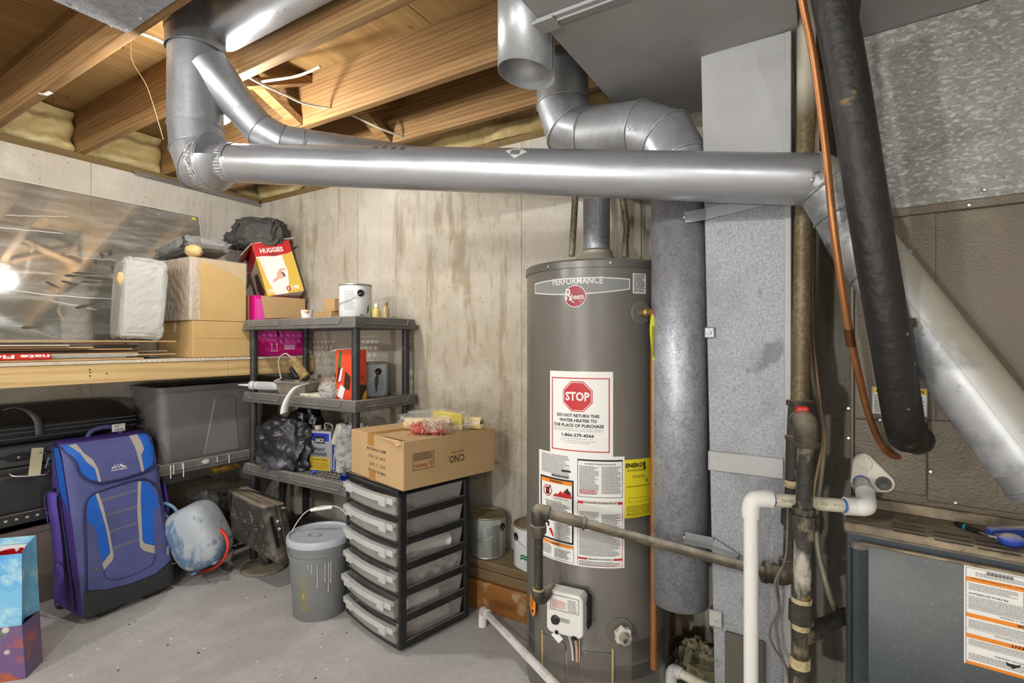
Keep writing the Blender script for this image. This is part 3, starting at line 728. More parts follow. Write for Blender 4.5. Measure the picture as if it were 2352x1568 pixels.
fine_print(mb, U(.04), U(.20), V(.96), V(.87), 0.0018, 0.0024, HM, 0.0018, 16); fine_print(mb, U(.24), U(.44), V(.97), V(.89), 0.0018, 0.0024, HM, 0.0018, 17)
patch(mb, rect(U(.33), U(.44), V(.165), V(.15)), HM, 0.002)
for i in range(26): patch(mb, rect(U(.20+i*.0085), U(.20+i*.0085+.004*(1+(i*7%3)*.4)), V(.225), V(.20)), HM, 0.0018)
obj('fine_print', mb, BLACK, o)
mb = MB()
def thick_round(u0_, u1_, va, vb2, tt): frame(mb, u0_, u1_, va, vb2, tt, HM, 0.0018)
thick_round(U(.03), U(.47), V(.82), V(.235), 0.006)
frame(mb, U(.51), U(.98), V(.37), V(.03), 0.0016, HM, 0.0018); frame(mb, U(.03), U(.47), V(.985), V(.83), 0.0012, HM, 0.0018)
patch(mb, rect(U(.51), U(.98), V(.045), V(.03)), HM, 0.0019)
put_text(mb, 'WARNING', HM, U(.26), V(.278), h*.020, width=w*.17, bold=0.03, off=0.0026)
put_text(mb, 'FIRE AND EXPLOSION HAZARD', HM, U(.22), V(.462), h*.010, width=w*.22, bold=0.01, off=0.0020)
put_text(mb, 'Flammable Vapors', HM, U(.33), V(.425), h*.010, width=w*.16, bold=0.0, off=0.0020)
put_text(mb, 'AUTOMATIC STORAGE WATER HEATER', HM, U(.745), V(.075), h*.011, width=w*.32, bold=0.02, off=0.0020)
put_text(mb, 'FOR YOUR SAFETY READ BEFORE OPERATING', HM, U(.75), V(.425), h*.013, width=w*.33, bold=0.03, off=0.0026)
put_text(mb, 'TO TURN GAS OFF TO THE APPLIANCE', HM, U(.73), V(.928), h*.011, width=w*.27, bold=0.03, off=0.0026)
put_text(mb, 'WARNING', HM, U(.25), V(.853), h*.014, width=w*.10, bold=0.03, off=0.0026)
# pictograms: gas can in a barred ring, figure by the flames, tap over a hand
patch(mb, rect(U(.12), U(.17), V(.40), V(.335)), HM, 0.0019); patch(mb, [(U(.16),V(.335)),(U(.185),V(.31)),(U(.195),V(.32)),(U(.17),V(.345))], HM, 0.0019)
patch(mb, ngon((U(.40),V(.325)), w*.012, 10), HM, 0.0026); patch(mb, [(U(.37),V(.36)),(U(.385),V(.33)),(U(.43),V(.34)),(U(.43),V(.37)),(U(.40),V(.365))], HM, 0.0026)
patch(mb, [(U(.07),V(.66)),(U(.17),V(.655)),(U(.17),V(.70)),(U(.145),V(.70)),(U(.145),V(.675)),(U(.07),V(.68))], HM, 0.0019)
obj('black_print', mb, BLACK, o)
mb = MB(); patch(mb, rect(U(.045), U(.455), V(.285), V(.252)), HM, 0.0022); patch(mb, rect(U(.03), U(.47), V(.858), V(.832)), HM, 0.0021); obj('orange_band', mb, ORANGE, o)
mb = MB(); patch(mb, rect(U(.045), U(.455), V(.635), V(.600)), HM, 0.0021)
patch(mb, [(U(.22),V(.405)),(U(.26),V(.375)),(U(.28),V(.385)),(U(.32),V(.345)),(U(.34),V(.365)),(U(.38),V(.325)),(U(.39),V(.36)),(U(.44),V(.355)),(U(.45),V(.405))], HM, 0.0021)
patch(mb, [(U(.16),V(.72)),(U(.20),V(.71)),(U(.23),V(.77)),(U(.22),V(.79))], HM, 0.0021)
for k in range(24):
    a = 2*PI*k/24; b = 2*PI*(k+1)/24; r0, r1 = w*.052, w*.061; cx_, cy_ = U(.145), V(.365)
    patch(mb, [(cx_+r0*math.cos(a),cy_+r0*math.sin(a)),(cx_+r0*math.cos(b),cy_+r0*math.sin(b)),(cx_+r1*math.cos(b),cy_+r1*math.sin(b)),(cx_+r1*math.cos(a),cy_+r1*math.sin(a))], HM, 0.0024)
patch(mb, [(U(.108),V(.345)),(U(.115),V(.338)),(U(.182),V(.385)),(U(.175),V(.392))], HM, 0.0024)
frame(mb, U(.51), U(.98), V(.985), V(.405), 0.0012, HM, 0.0018); patch(mb, rect(U(.515), U(.575), V(.43), V(.41)), HM, 0.002); patch(mb, rect(U(.925), U(.975), V(.43), V(.41)), HM, 0.002)
patch(mb, rect(U(.515), U(.61), V(.932), V(.915)), HM, 0.002); patch(mb, rect(U(.88), U(.975), V(.932), V(.915)), HM, 0.002)
fine_print(mb, U(.53), U(.73), V(.345), V(.305), 0.0016, 0.0022, HM, 0.002, 21); obj('red_print', mb, RED, o)
mb = MB(); put_text(mb, 'DANGER', HM, U(.27), V(.630), h*.020, width=w*.16, bold=0.03, off=0.0026); obj('white_lettering', mb, WHITE, o)
# yellow energy card
o, u0, u1, v0, v1_ = lab(1434, 1053, 1508, 1186, 'energy_card', YELLOW, 0.0010)
w = u1-u0; h = v1_-v0; V = lambda k: v1_ - h*k; U = lambda k: u0 + w*k
mb = MB(); put_text(mb, 'ENERGY', HM, U(.03), V(.135), h*.07, width=w*.55, bold=0.04, off=0.0016, align='L')
patch(mb, [(U(.50),V(.15)),(U(.56),V(.20)),(U(.62),V(.15)),(U(.58),V(.15)),(U(.58),V(.05)),(U(.54),V(.05)),(U(.54),V(.15))], HM, 0.0016)
put_text(mb, '$', HM, U(.62), V(.40), h*.05, bold=0.02, off=0.0016); patch(mb, rect(U(.06), U(.9), V(.47), V(.46)), HM, 0.0016)
fine_print(mb, U(.06), U(.6), V(.21), V(.17), 0.0016, 0.003, HM, 0.0016, 31); fine_print(mb, U(.2), U(.6), V(.32), V(.28), 0.0016, 0.004, HM, 0.0016, 32)
fine_print(mb, U(.06), U(.9), V(.97), V(.80), 0.0016, 0.004, HM, 0.0016, 33); frame(mb, U(.1), U(.7), V(.73), V(.66), 0.0008, HM, 0.0016)
put_text(mb, '3', HM, U(.86), V(.36), h*.07, bold=0.02, off=0.0016); obj('black_print', mb, BLACK, o)
# perforated air bands near the base
def dots(px0, py0, px1, py1, name):
    u0, _ = hs(px0, py0); u1, _ = hs(px1, py0); _, v1_ = hs((px0+px1)/2, py0); _, v0 = hs((px0+px1)/2, py1)
    mb = MB(); r = 0.0021; k = 0; v = v0
    while v < v1_:
        u = u0 + (0.00325 if k % 2 else 0)
        while u < u1: mb.add([HM(*q, 0.0007) for q in ngon((u, v), r, 6)], [tuple(range(6))]); u += 0.0065
        v += 0.0056; k += 1
    o = obj(name, mb, BLACK, t); o['kind'] = 'stuff'
dots(1215, 1400, 1229, 1490, 'air_holes'); dots(1452, 1462, 1528, 1548, 'air_holes')
# access door with tape strips
u0, v1_ = hs(1246, 1447); u1, _ = hs(1410, 1480)
um0, _ = hs(1300, 1490); um1, _ = hs(1337, 1490); vm = hs(1320, 1500)[1]
def door(ua, ub, va, vb2, nm): obj(nm, patch(MB(), [(ua,va),(ub,va),(ub,vb2-0.008),(ub-0.008 if ub>ua else ub,vb2),(ua+0.008,vb2),(ua,vb2-0.008)], HM, 0.003, 0.02), JACK, t, smooth=60, solid=0.004)
door(u0, um0, 0.06, v1_-0.004, 'access_door'); door(um1, u1, 0.06, v1_-0.012, 'access_door')
ch = [HM(um0+(um1-um0)*i/10, 0, 0.003 - 0.018*math.sin(PI*i/10)) for i in range(11)]
mb = MB(); mb.add([p+up*0.06 for p in ch] + [Vector((p.x,p.y,vm)) for p in ch], [(i,i+1,12+i,11+i) for i in range(10)]); obj('cable_channel', mb, JACK, t, smooth=60, solid=0.002)
TAPE = pl('old_tape', (190,164,108), 0.6)
for px, ya, yb in ((1248,1445,1530),(1406,1487,1568)):
    ua, va = hs(px, ya); _, vb2 = hs(px, yb); obj('tape_strip', patch(MB(), rect(ua-0.003, ua+0.004, max(0.05,vb2), va), HM, 0.0056, 0.03), TAPE, t)
# gas control valve
cu, cv = hs(1308, 1378); ca = ac_ + cu/HR + 0.05
cM = Matrix.Translation((HX + (HR+0.0)*math.cos(ca), HY + (HR+0.0)*math.sin(ca), cv-0.005)) @ Matrix.Rotation(ca + PI/2, 4, 'Z')   # local -Y outward, +X right
vw, vh = 0.062, 0.068
VALVE = mat('valve_white', srgb(222,220,214), 0.4, layers=[('n', 6, (1,1,1), 0.55, 0.75, srgb(196,190,178), 0.5)])
mb = MB(cM @ Matrix.Rotation(PI/2, 4, 'X'))
cor = 0.012; pol = [(-vw+cor,-vh),(vw-cor,-vh),(vw,-vh+cor),(vw,vh-cor),(vw-cor,vh),(-vw+cor,vh),(-vw,vh-cor),(-vw,-vh+cor)]
mb.prism(pol, 0.03, 0.085); gv = obj('gas_control', mb, VALVE, t, bevel=0.006, segs=2)
mb = MB(cM); mb.cbox((0,-0.018,0), (0.105, 0.04, 0.115)); obj('valve_body', mb, pl('valve_dark', (96,94,90), 0.5, metal=0.4), t, bevel=0.004)
fmV = lambda u, v, off=0: cM @ Vector((u, -0.0851-off, v))
obj('control_sticker', patch(MB(), rect(-0.045, 0.047, 0.012, 0.056), fmV, 0.0005), WHITE, gv)
mb = MB(); frame(mb, -0.047, 0.049, 0.010, 0.058, 0.0012, fmV, 0.001); fine_print(mb, 0.012, 0.042, 0.02, 0.05, 0.0014, 0.002, fmV, 0.001, 41); fine_print(mb, -0.02, 0.02, -0.025, -0.012, 0.0012, 0.0016, fmV, 0.001, 42)
for i in range(14): patch(mb, rect(0.014+i*.0021, 0.014+i*.0021+.001, 0.014, 0.019), fmV, 0.001)
obj('fine_print', mb, BLACK, gv)
mb = MB(); fine_print(mb, -0.042, 0.006, 0.015, 0.042, 0.0013, 0.0022, fmV, 0.001, 43); obj('red_print', mb, RED, gv)
mb = MB(cM @ Matrix.Translation((-0.030,-0.084,-0.022)) @ Matrix.Rotation(PI/2, 4, 'X')); mb.lathe([(0.015,0),(0.0145,0.006),(0.010,0.008),(0.009,0.016),(0.0,0.016)], 24); obj('dial', mb, pl('dial_black', (40,40,40), 0.4), gv, smooth=40)
obj('latch', MB(cM).cbox((-0.026,-0.086,-0.062),(0.012,0.006,0.012)), BLACK, gv, bevel=0.002); obj('latch', MB(cM).cbox((0.034,-0.086,-0.066),(0.016,0.006,0.012)), BLACK, gv, bevel=0.002)
mb = MB(cM); mb.cbox((0.066,-0.04,0.03),(0.012,0.02,0.014)).cbox((0.066,-0.04,-0.035),(0.014,0.02,0.014)).cbox((0.064,-0.03,0),(0.01,0.03,0.10)); obj('side_clip', mb, BLACK, gv, bevel=0.002)
# wires below the valve and a paper tag
def cp(x, y, z): return cM @ Vector((x, y, z))
zz = 0.30
for dx, c_, r in ((-0.012, srgb(216,212,200), 0.0035),(0.012, srgb(190,178,150), 0.004),(0.020, srgb(170,60,50), 0.0014),(0.026, srgb(220,216,206), 0.0014)):
    obj('wire', MB().tube(smooth_path([cp(dx,-0.045,-0.06), cp(dx+0.004,-0.03,-0.09), cp(dx*0.7+0.008,-0.012,-0.14), cp(dx*0.6+0.008,-0.004,-0.19)], 6), r, 8), mat('wire_%d' % int(dx*1000), c_, 0.5), t, smooth=60)
obj('wire_tag', MB(cM @ Matrix.Translation((-0.038,-0.05,-0.098)) @ Matrix.Rotation(0.7, 4, 'Y')).cbox((0,0,0),(0.034,0.001,0.024)), WHITE, t)
# drain valve
du, dv = hs(1424, 1447); da = ac_ + du/HR
dM = Matrix.Translation((HX+HR*math.cos(da), HY+HR*math.sin(da), dv)) @ Matrix.Rotation(da, 4, 'Z') @ Matrix.Rotation(PI/2, 4, 'Y')
obj('drain_flange', MB(dM).lathe([(0.044,0),(0.042,0.004),(0.018,0.006)], 32), pl('flange_grey', (112,108,100), 0.45), t, smooth=40)
dk = MB(dM); 
for k in range(2): pass
gear = []
for i in range(24): gear.append((0.027 + (0.003 if i % 4 < 2 else -0.002), i))
pts_ = [((g[0])*math.cos(2*PI*g[1]/24), (g[0])*math.sin(2*PI*g[1]/24)) for g in gear]
dk.prism(pts_, 0.020, 0.040); obj('drain_valve', dk, pl('drain_white', (206,200,188), 0.45), t, bevel=0.002)
obj('drain_spout', MB(dM).lathe([(0.017,0.004),(0.017,0.04),(0.015,0.045),(0.0145,0.062),(0.010,0.062),(0.010,0.045)], 24), pl('drain_grey', (150,144,132), 0.5), t, smooth=40)
# relief valve, discharge pipe and yellow tag
ru, rv = hs(1472, 718); ra = ac_ + ru/HR
rM = Matrix.Translation((HX+HR*math.cos(ra), HY+HR*math.sin(ra), rv)) @ Matrix.Rotation(ra, 4, 'Z') @ Matrix.Rotation(PI/2, 4, 'Y')
obj('relief_flange', MB(rM).lathe([(0.040,0),(0.038,0.005),(0.016,0.006)], 32), pl('flange_grey', (112,108,100), 0.45), t, smooth=40)
BRASS = pl('brass', (176,150,92), 0.4, metal=0.8)
COPPER = mat('copper_pipe', srgb(168,112,68), 0.42, 0.6, layers=[('n', 10, (1,1,0.3), 0.5, 0.7, srgb(126,80,44), 0.5), ('n', 40, (1,1,1), 0.6, 0.75, srgb(222,190,140), 0.4)])
rp = rM @ Vector((0,0,0.065))
obj('relief_valve', MB(rM).lathe([(0.013,0),(0.013,0.02),(0.016,0.022),(0.016,0.036),(0.012,0.04),(0.012,0.075),(0.0,0.075)], 16), BRASS, t, smooth=40)
cb = W(1496, 1535, 1.0); 
pipe_top = rp - up*0.005; pipe_bot = Vector((rp.x, rp.y, 0.26))
F_ = (pipe_bot - CAM).dot(_f); zb = CAM.z + (HOR-1535)/FPX*F_
obj('discharge_pipe', MB().tube([pipe_top, (rp.x, rp.y, zb)], 0.0113, 20), COPPER, t, smooth=40)
ty = CAM.z + (HOR-725)/FPX*F_; ty2 = CAM.z + (HOR-826)/FPX*F_
tg = rp + (CAM-rp).normalized()*0.014; tg2 = _r*0.011
tag_mb = MB().grid(lambda u, v: Vector((tg.x, tg.y, ty + (ty2-ty)*v)) + _r*(-0.009 + 0.024*u - 0.004*math.sin(v*5)) + (CAM-rp).normalized()*(0.003*math.sin(v*7)), 4, 12)
tg_o = obj('warning_tag', tag_mb, pl('tag_yellow', (206,206,40), 0.5), t, smooth=60)
mb = MB(); fine_print(mb, -0.006, 0.012, ty2+0.01, ty-0.035, 0.0014, 0.0022, lambda u, v, off=0: Vector((tg.x, tg.y, v)) + _r*u + (CAM-rp).normalized()*(0.006+off), 0.0, 51); obj('fine_print', mb, BLACK, tg_o)
# orange gas tag
gu, gv_ = hs(1229, 1385); 
o = obj('gas_tag', patch(MB(), ngon((gu+0.006, gv_), 0.020, 24, 0, 0.040), HM, 0.014, 0.02), ORANGE, t, smooth=60, solid=0.001)
mb = MB(); patch(mb, ngon((gu+0.008, gv_-0.020), 0.006, 8), HM, 0.0155); fine_print(mb, gu-0.004, gu+0.016, gv_-0.005, gv_+0.02, 0.0014, 0.0024, HM, 0.0155, 55); obj('black_print', mb, BLACK, o)
# draft hood, flue, water connectors
obj('draft_hood', MB().lathe([(0.083,HT+0.022),(0.082,HT+0.028),(0.064,HT+0.052),(0.060,HT+0.058),(0.060,HT+0.068),(0.052,HT+0.076)], 40, (HX,HY,0), cap=False), mat('hood_grey', srgb(176,168,152), 0.5, 0.4), t, smooth=40, solid=0.001)
for k in range(4):
    a = ac_ + PI/4 + k*PI/2
    obj('hood_leg', MB().bar((HX+0.072*math.cos(a), HY+0.072*math.sin(a), HT+0.004), (HX+0.076*math.cos(a), HY+0.076*math.sin(a), HT+0.030), 0.012, 0.002), GALV, t)
obj('flue_pipe', MB().tube([(HX,HY,HT+0.06), (HX,HY,HT+0.27), (HX+0.005,HY+0.03,HT+0.335), (HX+0.012,HY+0.09,HT+0.36), (HX+0.03,-0.004,HT+0.40)], 0.0505, 32), GALVS, t, smooth=60)
obj('flue_seam', MB().bar((HX+0.0505*math.cos(ac_+0.1), HY+0.0505*math.sin(ac_+0.1), HT+0.075),(HX+0.0505*math.cos(ac_+0.1), HY+0.0505*math.sin(ac_+0.1), HT+0.29), 0.004, 0.003, up=(math.cos(ac_),math.sin(ac_),0)), GALV, t)
screws(t, [((HX+0.051*math.cos(ac_-0.5), HY+0.051*math.sin(ac_-0.5), HT+0.085), (math.cos(ac_-0.5), math.sin(ac_-0.5), 0))], 0.004)
HOSE = mat('braided_hose', srgb(150,140,122), 0.4, 0.5, layers=[('n', 160, (1,1,0.6), 0.45, 0.6, srgb(96,88,74), 0.7)], bump=0.3, bscale=300)
for pts_ in ([W(1313,588,1.95),W(1316,540,1.95),W(1320,470,1.95),W(1321,400,1.97),W(1318,300,2.06)], [W(1436,590,1.95),W(1436,560,1.95),W(1439,520,1.96),W(1432,470,1.97),W(1424,400,1.99),W(1422,310,2.04)]):
    obj('water_connector', MB().tube(smooth_path(pts_, 6), 0.0125, 16), HOSE, t, smooth=60)
    b_ = pts_[0]
    obj('pipe_nipple', MB().tube([(b_.x,b_.y,HT+0.003),(b_.x,b_.y,HT+0.012),(b_.x,b_.y,HT+0.0121),(b_.x,b_.y,HT+0.034)], [0.019,0.019,0.0155,0.0155], 6), BRASS, t)
b_ = W(1308,590,1.95); obj('nipple_cap', MB().lathe([(0.026,HT+0.004),(0.026,HT+0.016),(0.0,HT+0.018)], 20, (b_.x-0.004,b_.y-0.01,0)), pl('cap_dark', (60,58,54), 0.5), t, smooth=40)
# ------------------------------------------------------------------ furnace, coil cabinet, plenum
FA = W(1942, 800, 1.34); FROT = math.radians(-5.5)
FM = Matrix.Translation((FA.x, FA.y, 0)) @ Matrix.Rotation(FROT, 4, 'Z')
FW_, FD, FH = 0.53, 0.54, 0.80
def fpix(px, py, y):
    """furnace-frame x, z where a pixel ray meets the plane y (furnace frame)"""
    Mi = FM.inverted(); c = Mi @ CAM; d = (Mi @ (CAM + _dir(px, py))) - c
    p = c + d*((y - c.y)/d.y); return p.x, p.z
FURN = mat('furnace_blue_grey', srgb(56,64,69), 0.38, 0.15, layers=[('n', 4, (1,1,1), 0.42, 0.66, srgb(52,56,57), 0.7), ('v', 60, (1,1,1), 0.10, 0.05, srgb(150,150,142), 0.5), ('n', 130, (1,1,1), 0.55, 0.7, srgb(86,92,92), 0.4)], dust=(srgb(176,166,146), 1.0, 10))
LEDGE = mat('furnace_dusty_ledge', srgb(120,108,90), 0.8, 0.1, layers=[('n', 7, (1,2,1), 0.45, 0.62, srgb(172,156,130), 0.8), ('n', 25, (1,1,1), 0.55, 0.7, srgb(86,74,58), 0.6)])
COIL = mat('coil_cabinet_brown', srgb(98,87,70), 0.36, 0.15, layers=[('n', 2.2, (1,1,1), 0.42, 0.7, srgb(84,73,58), 0.6), ('n', 8, (1,1,1), 0.6, 0.75, srgb(122,111,92), 0.4)], bump=0.12, bscale=160)
PLEN = mat('plenum_dirty_galvanized', srgb(142,140,133), 0.6, 0.4, layers=[
    ('n', 1.7, (1,1,1), 0.42, 0.66, srgb(118,116,110), 0.8), ('n', 2.6, (0.6,1,1.6), 0.52, 0.66, srgb(92,92,88), 0.75),
    ('n', 100, (0.6,1,1.2), 0.52, 0.62, srgb(196,196,190), 0.55), ('n', 90, (1,1,1), 0.55, 0.7, srgb(86,86,82), 0.5)], bump=0.15, bscale=80)
fu = thing('furnace', 'blue grey gas furnace cabinet with dusty top ledge and orange and white warning label', 'furnace', (FA.x, FA.y, 0), FROT)
obj('cabinet', MB(FM).box(0, FW_, 0.004, FD, 0, FH-0.024), FURN, fu, bevel=0.004)
obj('top_ledge', MB(FM).box(-0.003, FW_+0.003, -0.004, 0.215, FH-0.023, FH), LEDGE, fu, bevel=0.004)
# door skin with rolled left edge
prof = [(0.012,0.003),(0.012,-0.014),(0.018,-0.024),(0.030,-0.026),(0.042,-0.020),(0.050,-0.012),(0.30,-0.012),(0.515,-0.012),(0.515,0.003)]
top_z = FH - 0.045
rings = [[FM @ Vector((x, y, z)) for x, y in prof] for z in (0.03, top_z-0.012, top_z)]
rings[2] = [FM @ Vector((x + (0.004 if i < 4 else 0), y*0.45, top_z)) for i, (x, y) in enumerate(prof)]
door_ = obj('front_door', MB().loft(rings), FURN, fu, smooth=30)
obj('door_dust_rim', MB(FM).bar((0.03,-0.008,top_z+0.001),(0.51,-0.008,top_z+0.001), 0.014, 0.006), LEDGE, fu, bevel=0.002)
# vent slots in the ledge
for px0, px1, yy in ((2047,2122,1200),(2140,2228,1220),(2240,2335,1240)):
    for k in range(3):
        x0, _z = fpix(px0 + k*5, yy, 0.05); 
        ya = 0.080 - k*0.019
        Mi = FM.inverted(); pA = Mi @ onZ(px0 + k*3, yy + k*9, FH); pB = Mi @ onZ(px1 + k*4, yy + 17 + k*9, FH)
        obj('vent_slot', MB(FM).box(pA.x, pB.x, pA.y-0.0022, pA.y+0.0022, FH-0.001, FH+0.0006), BLACK, fu)
# warning label, printed upside down
fl_ = lambda u, v, off=0: FM @ Vector((u, -0.0122-off, v))
xl, zt_ = fpix(2214, 1297, -0.012); _, zb_ = fpix(2208, 1519, -0.012)
xr = xl + 0.30
lbl = obj('warning_label', patch(MB(), rect(xl, xr, zb_, zt_), fl_, 0.0005, 0.2), WHITE, fu)
H = zt_ - zb_; V = lambda k: zt_ - H*k
mb = MB()
for a, b in ((0.105,0.155),(0.475,0.520),(0.685,0.730),(0.965,1.0)): patch(mb, rect(xl+0.004, xr-0.004, V(b)+0.001, V(a)), fl_, 0.001, 0.2)
obj('orange_band', mb, ORANGE, lbl)['kind'] = 'stuff'
mb = MB(); frame(mb, xl+0.003, xr-0.003, V(0.998), V(0.012), 0.0008, fl_, 0.0011, 0.2)
for k in (0.30, 0.40, 0.63, 0.80): patch(mb, rect(xl+0.004, xr-0.004, V(k)-0.0003, V(k)+0.0003), fl_, 0.0011, 0.2)
patch(mb, rect(xl+0.099, xl+0.0998, V(0.30), V(0.155)), fl_, 0.0011, 0.2)
def inv(s, k, hgt, off_u, wdt, bold=0.02): put_text(mb, s, fl_, xl+off_u, V(k), hgt, width=wdt, bold=bold, off=0.0016, rot=PI, align='R')
inv('WARNING', 0.966, 0.0062, 0.102, 0.046); inv('AVERTISSEMENT', 0.688, 0.0062, 0.078, 0.085); inv('ADVERTENCIA', 0.478, 0.0062, 0.088, 0.078)
inv('ASPHYXIATION HAZARD', 0.845, 0.0036, 0.052, 0.075, 0.0); inv('EXPLOSION ET D\'ASPHYXIE', 0.640, 0.0036, 0.052, 0.080, 0.0); inv('EXPLOSION Y ASFIXIA', 0.440, 0.0036, 0.060, 0.070, 0.0)
inv('FILTROS EXTERNOS', 0.262, 0.0040, 0.008, 0.066, 0.01); inv('FILTRES EXTERNES', 0.262, 0.0040, 0.108, 0.066, 0.01); inv('cancer and reproductive harm - www.P65Warning.ca.gov', 0.112, 0.0040, 0.010, 0.16, 0.0)
mbf = MB()
fine_print(mbf, xl+0.008, xr-0.02, V(0.95), V(0.88), 0.0014, 0.0018, fl_, 0.0012, 61); fine_print(mbf, xl+0.008, xr-0.02, V(0.79), V(0.74), 0.0014, 0.0018, fl_, 0.0012, 62)
fine_print(mbf, xl+0.008, xr-0.02, V(0.62), V(0.54), 0.0014, 0.0018, fl_, 0.0012, 63); fine_print(mbf, xl+0.008, xr-0.02, V(0.43), V(0.31), 0.0014, 0.0018, fl_, 0.0012, 64)
fine_print(mbf, xl+0.008, xl+0.09, V(0.24), V(0.17), 0.0014, 0.0018, fl_, 0.0012, 65); fine_print(mbf, xl+0.108, xr-0.02, V(0.24), V(0.17), 0.0014, 0.0018, fl_, 0.0012, 66); fine_print(mbf, xl+0.02, xr-0.02, V(0.095), V(0.05), 0.0014, 0.0018, fl_, 0.0012, 67)
for i in range(22): patch(mb, rect(xl+0.038+i*.0021, xl+0.038+i*.0021+(.0014 if i % 3 else .0008), V(0.055), V(0.022)), fl_, 0.0012, 0.2)
# hazard pictograms
for cx_ in (xl+0.082, xl+0.140):
    patch(mb, ngon((cx_, V(0.90)), 0.005, 10), fl_, 0.0014, 0.2); patch(mb, [(cx_-0.012,V(0.87)),(cx_-0.004,V(0.885)),(cx_+0.006,V(0.88)),(cx_+0.013,V(0.865)),(cx_+0.010,V(0.90)),(cx_,V(0.912)),(cx_-0.010,V(0.905))], fl_, 0.0013, 0.2)
obj('black_print', mb, BLACK, lbl)
obj('fine_print', mbf, GREYINK, lbl)
# coil cabinet
CY0 = 0.190; _, zc = fpix(2050, 490, CY0)
zc = round(zc, 3)
co = thing('coil_cabinet', 'brown painted evaporator coil cabinet standing on the furnace', 'coil cabinet', (FA.x, FA.y, FH), FROT)
obj('cabinet', MB(FM).box(0.0, FW_, CY0+0.004, FD, FH+0.001, zc), COIL, co, bevel=0.003)
def face(name, px0, py0, px1, py1, dy=0.004, th=0.006):
    x0, z1 = fpix(px0, py0, CY0); x1, z0 = fpix(px1, py1, CY0); obj(name, MB(FM).box(x0, x1, CY0-dy, CY0-dy+th, z0, z1), COIL, co, bevel=0.0015)
xs, _ = fpix(1962, 900, CY0); xm, _ = fpix(2128, 900, CY0)
_, zs1 = fpix(1990, 963, CY0); _, zb0 = fpix(2055, 1128, CY0)
obj('left_flange', MB(FM).box(-0.002, xs, CY0-0.008, CY0+0.004, FH+0.07, zc-0.02), COIL, co, bevel=0.002)
obj('connection_panel', MB(FM).box(xs+0.001, xm, CY0-0.004, CY0+0.003, zb0, zs1), COIL, co, bevel=0.0015)
obj('upper_panel', MB(FM).box(xs+0.001, xm+0.02, CY0-0.002, CY0+0.003, zs1+0.002, zc-0.005), COIL, co, bevel=0.0015)
obj('access_panel', MB(FM).box(xm+0.002, FW_-0.002, CY0-0.005, CY0+0.003, zb0-0.012, zs1+0.012), COIL, co, bevel=0.0015)
obj('base_channel', MB(FM).box(0.0, FW_, CY0-0.018, CY0+0.004, FH+0.001, FH+0.028), LEDGE, co, bevel=0.002)
obj('top_flange', MB(FM).box(-0.002, FW_+0.002, CY0-0.010, CY0+0.004, zc-0.014, zc+0.010), COIL, co, bevel=0.002)
pp = []
for px, py in ((1949,937),(1949,1005),(2135,1016),(2137,1082),(2194,1153),(2021,964),(2225,472)):
    x, z = fpix(px, py, CY0-0.006); pp.append((FM @ Vector((x, CY0-0.008, z)), FM.to_3x3() @ Vector((0,-1,0))))
screws(co, pp, 0.0055)
# attention label
x0, z1 = fpix(2003, 887, CY0); x1, z0 = fpix(2130, 957, CY0)
fc = lambda u, v, off=0: FM @ Vector((u, CY0-0.0058-off, v))
o = obj('attention_label', patch(MB(), rect(x0, x1, z0, z1), fc, 0.0005, 0.2), WHITE, co)
mb = MB(); patch(mb, rect(x0+0.002, x1-0.002, z1-0.017, z1-0.002), fc, 0.001, 0.2); obj('yellow_band', mb, pl('label_amber', (226,196,40), 0.5), o)
mb = MB(); put_text(mb, 'ATTENTION', fc, x1-0.008, z1-0.014, 0.009, width=0.062, bold=0.03, off=0.0016, align='R'); frame(mb, x0+0.001, x1-0.001, z0+0.001, z1-0.001, 0.0008, fc, 0.001, 0.2)
fine_print(mb, x0+0.006, x1-0.006, z0+0.004, z1-0.021, 0.0018, 0.0022, fc, 0.0011, 71); patch(mb, [(x0+0.008,z1-0.014),(x0+0.020,z1-0.014),(x0+0.014,z1-0.004)], fc, 0.0015, 0.2); obj('black_print', mb, BLACK, o)
# drain fitting plate
cxd, czd = fpix(1985, 1062, CY0-0.006)
def R2(x, z): return [(x[0], x[1]) for x in ()]
a1, b1_ = fpix(1984, 1060, CY0); a2, b2_ = fpix(2030, 1107, CY0); a3, b3_ = fpix(1978, 1105, CY0)
DRM = FM @ Matrix.Translation((0, CY0-0.005, 0)) @ Matrix.Rotation(PI/2, 4, 'X')
def hull3(cs, r, n=14):
    pts_ = [(c[0]+r*math.cos(2*PI*i/n), c[1]+r*math.sin(2*PI*i/n)) for c in cs for i in range(n)]
    pts_ = sorted(set((round(x,5), round(y,5)) for x, y in pts_))
    def half(p):
        h = []
        for q in p:
            while len(h) > 1 and (h[-1][0]-h[-2][0])*(q[1]-h[-2][1]) - (h[-1][1]-h[-2][1])*(q[0]-h[-2][0]) <= 0: h.pop()
            h.append(q)
        return h
    a = half(pts_); b = half(pts_[::-1]); return a[:-1] + b[:-1]
CREAM = mat('drain_cream', srgb(208,202,186), 0.45)
dp = obj('drain_plate', MB(DRM).prism(hull3([(a1,b1_),(a2,b2_),(a3,b3_-0.004)], 0.026), 0, 0.010), CREAM, co, bevel=0.003)
obj('knockout', MB(DRM).lathe([(0.020,0.010),(0.020,0.015),(0.016,0.015),(0.016,0.011),(0.0,0.011)], 28, (a1,b1_,0)), CREAM, dp, smooth=40)
obj('drain_plug', MB(DRM).lathe([(0.019,0.010),(0.019,0.014),(0.006,0.014),(0.0,0.010)], 28, (a2,b2_,0)), pl('plug_dark', (66,66,60), 0.5), dp, smooth=40)
